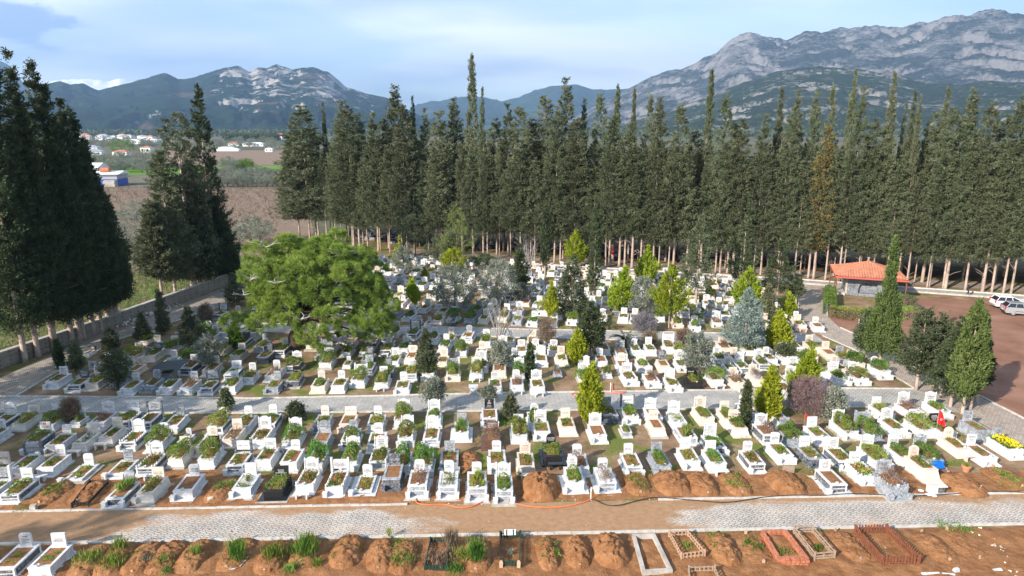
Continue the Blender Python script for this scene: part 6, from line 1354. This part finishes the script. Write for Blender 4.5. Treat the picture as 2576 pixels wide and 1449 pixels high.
# ------------------------------------------------------------------ kiosk, hedge, cars, people
def kiosk():
    c = Vector((46.6, 87.6, 0)); rz = R(-19.5); t = thing('kiosk', 'stone washing kiosk with an orange tiled hip roof and arched niche', 'kiosk', c, rz)
    w_, d_ = 2.6, 2.2; 
    mb = MB(); arch = [(-1.15, .12)] + [(-1.15 * math.cos(a), .95 + 1.0 * math.sin(a)) for a in [math.pi * k / 10 for k in range(11)]] + [(1.15, .12)]
    n = len(arch); out = [(-w_, 0), (-w_, 2.55), (w_, 2.55), (w_, 0)]
    # front wall with the niche cut out, as quads fanned between arch and rectangle
    def P(p, y): return (p[0], y, p[1])
    left = [(-w_, 0), (-w_, 2.55)]; mb.add([P(p, -d_) for p in [(-w_, 0), (-1.15, 0), (-1.15, .95), (-w_, .95)]], [(0, 1, 2, 3)]); mb.add([P(p, -d_) for p in [(1.15, 0), (w_, 0), (w_, .95), (1.15, .95)]], [(0, 1, 2, 3)])
    ar = arch[1:-1]; top = [(-w_, .95)] + [(-w_ + 2 * w_ * k / 8, 2.55) for k in range(9)] + [(w_, .95)]
    mb.add([P(p, -d_) for p in ar] + [P(p, -d_) for p in top], [(i, i + 1, len(ar) + i + 1, len(ar) + i) for i in range(10)])
    mb.add([P(p, -d_) for p in ar] + [P(p, -d_ + .45) for p in ar], [(i + 1, i, len(ar) + i, len(ar) + i + 1) for i in range(10)]); mb.add([P(p, -d_ + .45) for p in ar] + [P(p, -d_ + .45) for p in ((1.15, 0), (-1.15, 0))], [tuple(range(len(ar) + 2))])
    for s in (-1, 1): mb.add([(s * 1.15, -d_, 0), (s * 1.15, -d_ + .45, 0), (s * 1.15, -d_ + .45, .95), (s * 1.15, -d_, .95)], [(0, 1, 2, 3)])
    mb.add([(-w_, -d_, 0), (-w_, d_, 0), (-w_, d_, 2.55), (-w_, -d_, 2.55)], [(0, 1, 2, 3)]); mb.add([(w_, -d_, 0), (w_, d_, 0), (w_, d_, 2.55), (w_, -d_, 2.55)], [(3, 2, 1, 0)]); mb.add([(-w_, d_, 0), (w_, d_, 0), (w_, d_, 2.55), (-w_, d_, 2.55)], [(3, 2, 1, 0)])
    mb.build('wall', M['slate'], t); MB().box(-.4, .4, -.02, 0, 1.25, 1.6).build('niche_plate', M['dark'], t, (0, -d_ + .44, 0))
    for s in (-1, 1): MB().tube([(s * .6, -d_ + .43, .55), (s * .6, -d_ + .25, .55), (s * .6, -d_ + .25, .47)], .03, 6).build('tap', M['metal'], t)
    MB().box(-1.1, 1.1, -d_ - .25, -d_ + .4, 0, .35).build('basin', M['slate'], t); MB().box(-w_ - .1, -w_ + .12, -d_ - .1, -d_ + .12, 0, 2.6).build('corner_pillar', M['concrete'], t)
    sc_ = MB(); 
    for k in range(12): sc_.prism([(-.2, 0), (-.14, -.14), (0, -.2), (.14, -.14), (.2, 0)], -.03, 0, M=Matrix.Translation((-2.4 + k * .436, -d_ - .004, 2.55)))
    sc_.build('scalloped_frieze', M['dark'], t)
    R0, RY = 4.15, 3.9; N_ = 110; vs = []
    for j in range(N_ + 1):
        for i in range(N_ + 1):
            x = -R0 + 2 * R0 * i / N_; y = -RY + 2 * RY * j / N_; dx_, dy_ = abs(x) / R0, abs(y) / RY; d = max(dx_, dy_); u = y if dx_ > dy_ else x; z = 2.72 + 1.45 * (1 - d) ** 1.15 + .07 * abs(math.sin(math.pi * u / .32)) + (.05 if abs(dx_ - dy_) < .02 else 0) + .16 * max(0, min(dx_, dy_) - .75) * 4 * .25; z += .02 * ((1 - d) * 14 % 1); vs.append((x, y, z))
    fs = [(j * (N_ + 1) + i, j * (N_ + 1) + i + 1, (j + 1) * (N_ + 1) + i + 1, (j + 1) * (N_ + 1) + i) for j in range(N_) for i in range(N_)]; mb = MB(); mb.v = vs; mb.f = fs; mb.mi = [0] * len(fs); rf = mb.build('roof', M['tile'], t)
    mb = MB(); e = .06; mb.box(-R0, R0, -RY, -RY + e, 2.5, 2.72).box(-R0, R0, RY - e, RY, 2.5, 2.72).box(-R0, -R0 + e, -RY + e, RY - e, 2.5, 2.72).box(R0 - e, R0, -RY + e, RY - e, 2.5, 2.72); mb.build('eave_board', M['tilered'], rf)
    MB().box(-R0 + .1, R0 - .1, -RY + .1, RY - .1, 2.56, 2.6).build('ceiling_boards', M['brownwood'], rf)
    for x_, y_ in ((-4.0, -2.2), (-3.7, -1.2), (4.0, -3.5), (4.0, 3.6), (-4.0, 3.6)): MB().tube([(x_, y_, -.1), (x_, y_, 2.58)], .07, 8).build('post', M['brownwood'], t)
    MB().box(-4.4, -2.7, -2.6, 2.4, -.05, .35).build('planter', M['concrete'], t)
kiosk()
def hedge(lab, a, b, w_=.9, h=1.15, m='ivy', side_m='dry'):
    d = b - a; ln = d.length; d.normalize(); q = Vector((-d.y, d.x, 0)); rng = rngn(); n = int(ln * 420); u = rng.uniform(0, ln, n); f = rng.uniform(0, 1, n); top = f < .4; s = rng.choice([-1, 1], n)
    X = u; Yv = np.where(top, rng.uniform(-w_ / 2, w_ / 2, n), s * w_ / 2 * rng.uniform(.85, 1.05, n)); Z = np.where(top, h * rng.uniform(.92, 1.05, n), rng.uniform(.05, h, n)); D = np.stack([rng.normal(0, .6, n), np.where(top, 0, s) + rng.normal(0, .6, n), np.where(top, 1, .3) + rng.normal(0, .5, n)], 1)
    P = np.stack([a.x + d.x * X + q.x * Yv, a.y + d.y * X + q.y * Yv, Z], 1); D = np.stack([d.x * D[:, 0] + q.x * D[:, 1], d.y * D[:, 0] + q.y * D[:, 1], D[:, 2]], 1)
    me = leafmesh('hedge', P, D, .16, .11, M[m], rng); me.materials.append(M[side_m]); me.polygons.foreach_set('material_index', ((Z < h * .75) & (rng.uniform(size=n) < .6)).astype(np.int32)); me.materials.append(M['barkdark'])
    o = link('hedge', me); tag(o, lab, 'hedge', 'clipped hedge pieces round the kiosk'); return o
hedge('long clipped hedge in front of the kiosk, brown below and green on top', at(2085, 795), at(2165, 806), 1.2); hedge('clipped green hedge arm running back beside the rosy path', at(2086, 792), at(2086, 745), 1.2, 1.3, 'green', 'green'); hedge('darker hedge piece right of the column tree at the kiosk', at(2166, 806), at(2300, 800), 1.3, 1.2)
hedge('dark rounded hedge bush at the right corner of the kiosk', at(2262, 770), at(2290, 785), 1.6, 1.5, 'juniper', 'juniper')
p = at(2220, 815); t = thing('utility_box', 'small white utility box before the hedge', 'box', at(2168, 817)); MB().box(-.3, .3, -.2, .2, 0, .62).build('cabinet', M['whitepaint'], t); MB().box(-.27, .27, -.215, -.2, .05, .58).build('door', M['whiteplastic'], t)
def car(lab, rear_wheel, rz, paint, flip=1, roof=1.47):
    t = thing('parked_car', lab, 'car', rear_wheel, rz, 'cars parked on the gravel yard')    # +x forward, origin at the near rear wheel; body lies to +y
    W = 1.72; prof = [(-.72, .30), (3.15, .28), (3.35, .45), (3.33, .68), (2.45, .92), (1.95, 1.0), (-.45, 1.02), (-.78, .95), (-.84, .55)]
    mb = MB(); n = len(prof)
    for k, (ins, yo) in enumerate(((.10, -.02), (0, .10), (0, W - .10), (.10, W + .02))): mb.v += [(x * (1 - .02 * (ins > 0)) + .03 * (ins > 0), yo, z if ins == 0 else z - .03 * (z > .9) + .03 * (z < .4)) for x, z in prof]
    fs = [tuple(range(n)), tuple(reversed(range(3 * n, 4 * n)))]
    for k in range(3): fs += [((i + 1) % n + k * n, i + k * n, i + (k + 1) * n, (i + 1) % n + (k + 1) * n) for i in range(n)]
    mb.f = fs; mb.mi = [0] * len(fs); mb.build('body', M[paint], t, smooth=False)
    gl = [(-.70, .98), (2.05, .98), (1.15, roof - .05), (-.35, roof - .04)]; ins = .04; mb = MB(); mb.add([(x, ins, z) if z < 1.1 else (x, ins + .14, z) for x, z in gl] + [(x, W - ins, z) if z < 1.1 else (x, W - ins - .14, z) for x, z in gl], [(0, 1, 2, 3), (7, 6, 5, 4), (0, 3, 7, 4), (1, 5, 6, 2), (3, 2, 6, 7)]); mb.build('windows', M['glass'], t)
    mb = MB(); mb.add([(1.18, .17, roof - .06), (-.42, .17, roof - .06), (-.42, W - .17, roof - .06), (1.18, W - .17, roof - .06), (1.0, .30, roof), (-.30, .30, roof), (-.30, W - .30, roof), (1.0, W - .30, roof)], [(0, 1, 5, 4), (1, 2, 6, 5), (2, 3, 7, 6), (3, 0, 4, 7), (4, 5, 6, 7)]); mb.build('roof', M[paint], t, smooth=False)
    mb = MB()
    for yy, y2 in ((.035, .175), (W - .035, W - .175)):
        for xb, xt in ((-.74, -.38), (.18, .28), (1.02, .92), (2.08, 1.18)): mb.tube([(xb, yy, .98), (xt, y2, roof - .05)], .035, 4)
    mb.build('pillars', M[paint], t)
    for x_ in (0, 2.52):
        for y_, s in ((0, -1), (W, 1)):
            wh = MB(); wh.lathe([(.22, -.10), (.31, -.09), (.32, 0), (.31, .09), (.22, .10)], 20, M=Matrix.Rotation(R(90), 4, 'X')); w_ = wh.build('wheel', M['tyre'], t, (x_, y_ + s * .0 + (.08 if s < 0 else -.08), .31), smooth=False)
            MB().lathe([(.19, -.02), (.19, .02), (.05, .035)], 14, M=Matrix.Rotation(R(90 if s < 0 else -90), 4, 'X')).build('rim', M['metal'], w_, (0, s * .10, 0))
    for y_ in (.12, W - .12): MB().box(-.86, -.70, y_ - .09, y_ + .09, .72, 1.12, tx=.03).build('tail_lamp', M['lampred'], t)
    MB().box(-.86, -.80, .25, W - .25, .30, .46).build('bumper', M['tyre' if paint != 'carwhite' else 'metal'], t); MB().box(.2, 1.6, -.025, -.015, .52, .58).build('door_strip', M['tyre'], t); MB().box(1.62, 1.74, -.16, -.02, .98, 1.1).build('mirror', M[paint], t)
    MB().box(-.868, -.86, W / 2 - .25, W / 2 + .25, .56, .67).build('number_plate', M['whitepaint'], t)
car('silver hatchback parked nearest, rear end toward the hedge', at(2548, 795), R(-17), 'carsilver'); car('white hatchback parked behind the silver one', at(2522, 778), R(-12), 'carwhite')
def person(lab, base, rz, joints, radii, edges, cols, hair=True, bag=None):
    t = thing('person', lab, 'person', base, rz); me = bpy.data.meshes.new('body'); me.from_pydata(joints, edges, []); o = bpy.data.objects.new('body', me); C.objects.link(o)
    md = o.modifiers.new('s', 'SKIN'); md.use_smooth_shade = True
    for i, r_ in enumerate(radii): me.skin_vertices[0].data[i].radius = (r_, r_)
    me.skin_vertices[0].data[0].use_root = True; sd = o.modifiers.new('d', 'SUBSURF'); sd.levels = 2; sd.render_levels = 2
    dg = bpy.context.evaluated_depsgraph_get(); dg.update(); m2 = bpy.data.meshes.new_from_object(o.evaluated_get(dg)); bpy.data.objects.remove(o); m2.materials.clear()
    for c_ in cols: m2.materials.append(M[c_])
    for p in m2.polygons:
        z = sum(m2.vertices[v].co.z for v in p.vertices) / len(p.vertices); r_ = math.hypot(*[sum(m2.vertices[v].co[k] for v in p.vertices) / len(p.vertices) for k in (0, 1)]); p.material_index = 3 if z < .07 else (1 if z < .88 and r_ < .24 else (0 if (z > 1.50 or (r_ > .25 and z < .86)) else 2)); p.use_smooth = True
    link('body', m2, None, t); ico = MB(); 
    for a in range(1):
        ico.lathe([(.02, -.115), (.07, -.09), (.092, -.02), (.098, .04), (.085, .10), (.045, .135), (.01, .14)], 12)
    b_ = ico.build('head', M['skin'], t, (0, .01, 1.62), smooth=True); hb = MB(); hb.lathe([(.095, .02), (.104, .06), (.09, .115), (.05, .15), (.01, .155)], 12); hb.build('hair' if hair else 'cap', M['hair' if hair else 'whitepaint'], b_, (0, .012, 0), smooth=True); MB().box(-.014, .014, -.125, -.085, -.03, .015, tx=.004).build('nose', M['skin'], b_); 
    for s in (-1, 1): MB().lathe([(.008, -.02), (.02, 0), (.008, .025)], 6).build('ear', M['skin'], b_, (s * .1, 0, 0))
    if bag: MB().box(-.13, .13, -.06, .06, -.34, 0, tx=.03).build('white_bag', M['whiteplastic'], None, (0, 0, 0))
    return t
J = [(0, 0, .93), (0, 0, 1.12), (0, .01, 1.34), (0, 0, 1.46), (0, 0, 1.56), (.17, 0, 1.40), (.26, -.05, 1.14), (.20, -.24, 1.06), (.16, -.30, 1.04), (-.17, 0, 1.40), (-.27, -.02, 1.14), (-.25, -.10, .90), (-.24, -.12, .80), (.09, 0, .88), (.10, -.06, .50), (.11, .10, .10), (.11, -.06, .04), (-.09, 0, .88), (-.09, -.10, .50), (-.09, -.12, .10), (-.09, -.28, .04)]
RD = [.15, .15, .165, .07, .055, .075, .055, .045, .035, .075, .055, .045, .035, .10, .07, .05, .045, .10, .07, .05, .045]
ED = [(0, 1), (1, 2), (2, 3), (3, 4), (2, 5), (5, 6), (6, 7), (7, 8), (2, 9), (9, 10), (10, 11), (11, 12), (0, 13), (13, 14), (14, 15), (15, 16), (0, 17), (17, 18), (18, 19), (19, 20)]
person('person in a black jacket and dark trousers walking on the back road', at(2433, 744), R(60), J, RD, ED, ['skin', 'jeans', 'cloth', 'tyre'])
person('person in dark clothes and white cap on the gravel yard, half hidden by trees', at(2463, 813), R(-120), J, RD, ED, ['skin', 'jeans', 'cloth', 'tyre'], False)

# ------------------------------------------------------------------ the plain beyond the wall
def house(lab, x, y, w_, d_, h, roof='tile', wall_='whitepaint', rz=0.0, hip=True, nm='house', roofh=None, win=True, cat='house'):
    p = at(x, y); t = thing(nm, lab, cat, p, rz, 'buildings on the plain'); MB().box(-w_ / 2, w_ / 2, -d_ / 2, d_ / 2, -.3, h).build('wall', M[wall_], t); rh = roofh or w_ * .16; o = .4; mb = MB(); a, b = w_ / 2 + o, d_ / 2 + o; r_ = max(0, a - b) if hip else a
    mb.add([(-a, -b, h), (a, -b, h), (a, b, h), (-a, b, h), (-r_, 0, h + rh), (r_, 0, h + rh)], [(0, 1, 5, 4), (1, 2, 5), (2, 3, 4, 5), (3, 0, 4), (3, 2, 1, 0)]); mb.build('roof', M[roof], t)
    if win:
        for k in range(max(2, int(w_ / 4))): X = -w_ / 2 + (k + .5) * w_ / max(2, int(w_ / 4)); MB().box(X - .55, X + .55, -d_ / 2 - .06, -d_ / 2, h * .35, h * .75).build('window', M['glass'], t)
    return t
house('white two-storey house with orange hip roof left of the pair of cypresses', 372, 385, 9, 8, 5, 'tile'); house('low house with red roof and white chimney below the round tree', 308, 391, 12, 8, 3, 'tile', roofh=1.6); house('low grey-roofed house on the plain at left', 238, 390, 14, 9, 3, 'metal', rz=.2); house('grey-roofed shed behind the low grey house', 232, 378, 14, 9, 3, 'metal', rz=.1)
house('white flat roofed hall among olives right of the pointed cypress', 573, 378, 16, 8, 3, 'whitepaint', roofh=.6); house('long low white greenhouse right of the pointed cypress', 575, 380, 22, 6, 1.6, 'whiteplastic', roofh=1.2, win=False); house('small white pump house in the brown field', 678, 382, 7, 5, 3, 'whitepaint', roofh=.8); house('red-roofed cottage right of the pointed cypress', 590, 367, 14, 8, 3.2, 'tile'); house('white farm hall right of the cottage', 640, 368, 26, 10, 3.4, 'whitepaint', roofh=1.5)
house('large white warehouse at the edge of the town', 330, 362, 38, 24, 5, 'whitepaint', 'whitepaint', .05, roofh=2, nm='warehouse', cat='warehouse'); house('second long white warehouse of the town, right of the first', 378, 361, 34, 22, 5, 'whitepaint', 'whitepaint', -.05, roofh=2, nm='warehouse', cat='warehouse')
rn = random.Random(17)
for i in range(34):
    x = rn.choice((rn.uniform(195, 400), rn.uniform(540, 705))); y = rn.uniform(346, 354); house('far town house number %s in the pale strip below the mountains' % (ORD[i] if i < 39 else i), x, y, rn.uniform(12, 24), 12, rn.uniform(4, 8), rn.choice(('tile', 'concrete', 'metal', 'tile')), 'whitepaint', rn.uniform(-.3, .3), win=False)
for o in C.objects:
    if o.get('label', '').startswith('far town house'): o['label'] = 'white town house with low roof in the far strip below mountains'; o['group'] = 'far town houses'
# blue and white shed
p = at(265, 466); t = thing('warehouse', 'blue and white farm shed with a white roof left of the pair of cypresses', 'warehouse', p, R(8), 'buildings on the plain'); MB().box(-7, 6.5, -5, 5, 0, 2.6).build('lower_wall', M['bluepaint'], t); MB().box(-7.02, 6.52, -5.02, 5.02, 2.6, 4.4).build('upper_wall', M['metal'], t); MB().add([(-8, -6, 4.4), (7.5, -6, 4.4), (7.5, 6, 4.4), (-8, 6, 4.4), (-8, 0, 5.5), (7.5, 0, 5.5)], [(0, 1, 5, 4), (1, 2, 5), (2, 3, 4, 5), (3, 0, 4), (3, 2, 1, 0)]).build('roof', M['whitepaint'], t); MB().box(2.5, 6.6, -8, -5.1, 0, 2.3).build('annex', M['concrete'], t)
MB().lathe([(.9, -1.6), (1.0, -1.5), (1.0, 1.5), (.9, 1.6)], 14, M=Matrix.Rotation(R(90), 4, 'Y')).build('water_tank', M['brick'], t, (1.5, -2, 5.9)); house('white gabled shed behind the blue one', 228, 446, 12, 8, 4.5, 'whitepaint', 'metal', 0, False, win=False)
# olive groves: every tree on its own, sharing three shapes
OV = [crownmesh('olive', 3.2, 2.3, .55, z0=.9) for _ in range(4)]; OT = trunkmesh(2.0, .2, (0, 0), 'barkdark', 4, seed=2); OG = crownmesh('olive', 3.0, 2.4, .6, 'green', z0=.6)
def ol(p, s, lab, grp, me=None):
    t = thing('olive_tree', lab, 'tree', p, rn.uniform(0, 6.28), grp); link('trunk', OT, None, t).scale = (s, s, s); c = link('crown', me or rn.choice(OV), None, t); c.scale = (s * rn.uniform(.85, 1.2), s * rn.uniform(.85, 1.2), s * rn.uniform(.8, 1.1))
for r in range(5):
    for k in range(15): x = 548 + k * 12.5 + rn.uniform(-2, 2); y = 470 - r * 6.2; ol(at(x, y), rn.uniform(.9, 1.25), 'grey olive tree in the silvery row grove right of the pointed cypress', 'olives of the near grove')
for k in range(60): ol(at(rn.uniform(195, 400), rn.uniform(402, 440)), rn.uniform(1.1, 1.7), 'grey-green olive tree in the grove behind the blue shed', 'olives behind the shed')
for k in range(18): ol(at(rn.uniform(545, 640), rn.uniform(420, 432)), rn.uniform(1.0, 1.6), 'dark green bushy tree along the bright green crop field', 'bushes by the green field', OG if k % 2 else None)
for k in range(56): ol(at(rn.choice((rn.uniform(195, 400), rn.uniform(540, 705))), rn.uniform(358, 376)), rn.uniform(1.6, 2.6), 'distant olive tree on the plain below the town', 'far olives on the plain')
for x, y, s, lab in [(632, 622, 1.45, 'large grey olive tree right of the pair of cypresses, beyond the wall'), (655, 606, 1.0, 'smaller olive tree behind the large one beyond the wall'), (604, 618, .8, 'young olive tree left of the large one beyond the wall'), (318, 606, 1.5, 'pale olive tree between the left clump and the pair of cypresses'), (330, 650, 1.3, 'pale olive tree nearer, between left clump and the pair of cypresses'), (318, 690, 1.35, 'nearest olive tree over the wall between the cypress groups'), (345, 560, 1.2, 'farthest pale olive beside the blunt-topped cypress'), (205, 560, 1.2, 'olive tree seen through the left clump'), (575, 655, .7, 'small thorny olive just beyond the wall by the pair')]: ol(at(x, y), s, lab, 'olives beyond the wall')
ol(at(307, 388), 3.2, 'dark round tree behind the red-roofed house', 'trees by the houses', OG); ol(at(365, 392), 1.8, 'small round tree before the white house', 'trees by the houses', OG)
def bushes(name, lab, pts, n, h, m, ln, wd, seed, up=.8, nl=22, r_=.5, kind='stuff'):
    rng = np.random.default_rng(seed); c = np.asarray(pts)[:n]; n = len(c); P = c[:, None, :] + rng.normal(0, 1, (n, nl, 3)) * [r_, r_, 0]; P[:, :, 2] = rng.uniform(0, h * .7, (n, nl)); D = rng.normal(0, .7, (n * nl, 3)) + [0, 0, up]; return tag(link(name, leafmesh(name, P.reshape(-1, 3), D, ln, wd, M[m], rng)), lab, 'undergrowth', kind=kind)
rg = np.random.default_rng(4); pts = []
for r in range(26):
    for k in range(64): x, y = -300 + k * 4.2 + rg.uniform(-.7, .7), 122 + r * 4.9 + rg.uniform(-.7, .7); 
    
for r in range(28):
    for k in range(80):
        x, y = -330 + k * 3.7 + rg.uniform(-.8, .8), 112 + r * 4.8 + rg.uniform(-.8, .8)
        if x < -43 - (y - 112) * .23 and y > 100 - (x + 50) * .5 * .9 and y < 248: pts.append((x, y, 0))
bushes('bare_orchard', 'brown leafless orchard rows covering the field beyond the wall', pts, 3000, 2.0, 'dry', 1.3, .10, 3, .6, 22, .7)
pts = [(x, y, 0) for x, y in zip(rg.uniform(-58, -39.5, 900), rg.uniform(58, 112, 900)) if x < np.interp(y, [58, 70, 84, 100, 112], [-47.5, -44.6, -42, -39.3, -38.2]) and x > np.interp(y, [58, 112], [-60, -52])]
bushes('undergrowth', 'rough grass and brambles just beyond the stone wall', pts, 600, .8, 'grass', .4, .07, 5, .8, 26, .6); bushes('undergrowth', 'pale dry brambles beyond the stone wall', [(p[0] - 1, p[1] + .6, 0) for p in pts[::2]], 300, 1.0, 'dry', .7, .03, 6, .6, 30, .7)
pts = [tuple(at(x, y)) for x, y in zip(rg.uniform(565, 700, 300), rg.uniform(352.5, 356, 300))]
pc = np.array(pts); P = np.repeat(pc, 40, 0) + rg.normal(0, 1, (len(pc) * 40, 3)) * [2.2, 2.2, 0]; P[:, 2] = rg.uniform(0, 11, len(P)); tag(link('treeline', leafmesh('treeline', P, rg.normal(0, .5, (len(P), 3)) + [0, 0, 1], 4, 1.6, M['cypress_dark'], rg)), 'dark row of distant cypresses right of the pointed cypress', 'trees', kind='stuff')
pts = np.stack([rg.uniform(-1500, 2200, 5000), rg.uniform(1900, 2900, 5000), np.zeros(5000)], 1); P = np.repeat(pts, 8, 0) + rg.normal(0, 1, (40000, 3)) * [6, 6, 0]; P[:, 2] = rg.uniform(0, 14, len(P)); tag(link('forest', leafmesh('forest', P, rg.normal(0, .5, (len(P), 3)) + [0, 0, .8], 9, 7, M['cypress_dark'], rg)), 'far pine wood along the foot of the mountains', 'forest', kind='stuff')
# fallen needles and low weeds between the graves
rg = np.random.default_rng(12); xs, ys = rg.uniform(-36, 36, 5200), rg.uniform(38, 90, 5200); pts = [(x, y, 0) for x, y in zip(xs, ys) if mnoise.noise(Vector((x * .35, y * .35, 2))) > .02 and not (47.9 + .02 * x < y < 53.6 + .03 * x) and not (66 < y + .07 * x < 71.6) and x < 33 - max(0, y - 60) * .05 and x > -38]
bushes('grass', 'patches of short green grass and weeds between the graves', pts, 2200, .12, 'grass', .16, .03, 9, .9, 26, .32)

# ------------------------------------------------------------------ haze
def haze(density):
    mb = MB(); mb.box(-15500, 15500, -2400, 15500, -4, 1500); m = bpy.data.materials.new('haze'); m.use_nodes = True; nt = m.node_tree; nt.nodes.remove(nt.nodes['Principled BSDF']); v = nt.nodes.new('ShaderNodeVolumePrincipled'); v.inputs['Color'].default_value = (0.38, 0.62, 1.0, 1); v.inputs['Density'].default_value = density; v.inputs['Anisotropy'].default_value = 0.2; L(nt, v.outputs[0], nt.nodes['Material Output'].inputs['Volume'])
    o = mb.build('haze', m); tag(o, 'thin blue haze over the plain and mountains', 'haze', kind='stuff')
haze(0.00009)
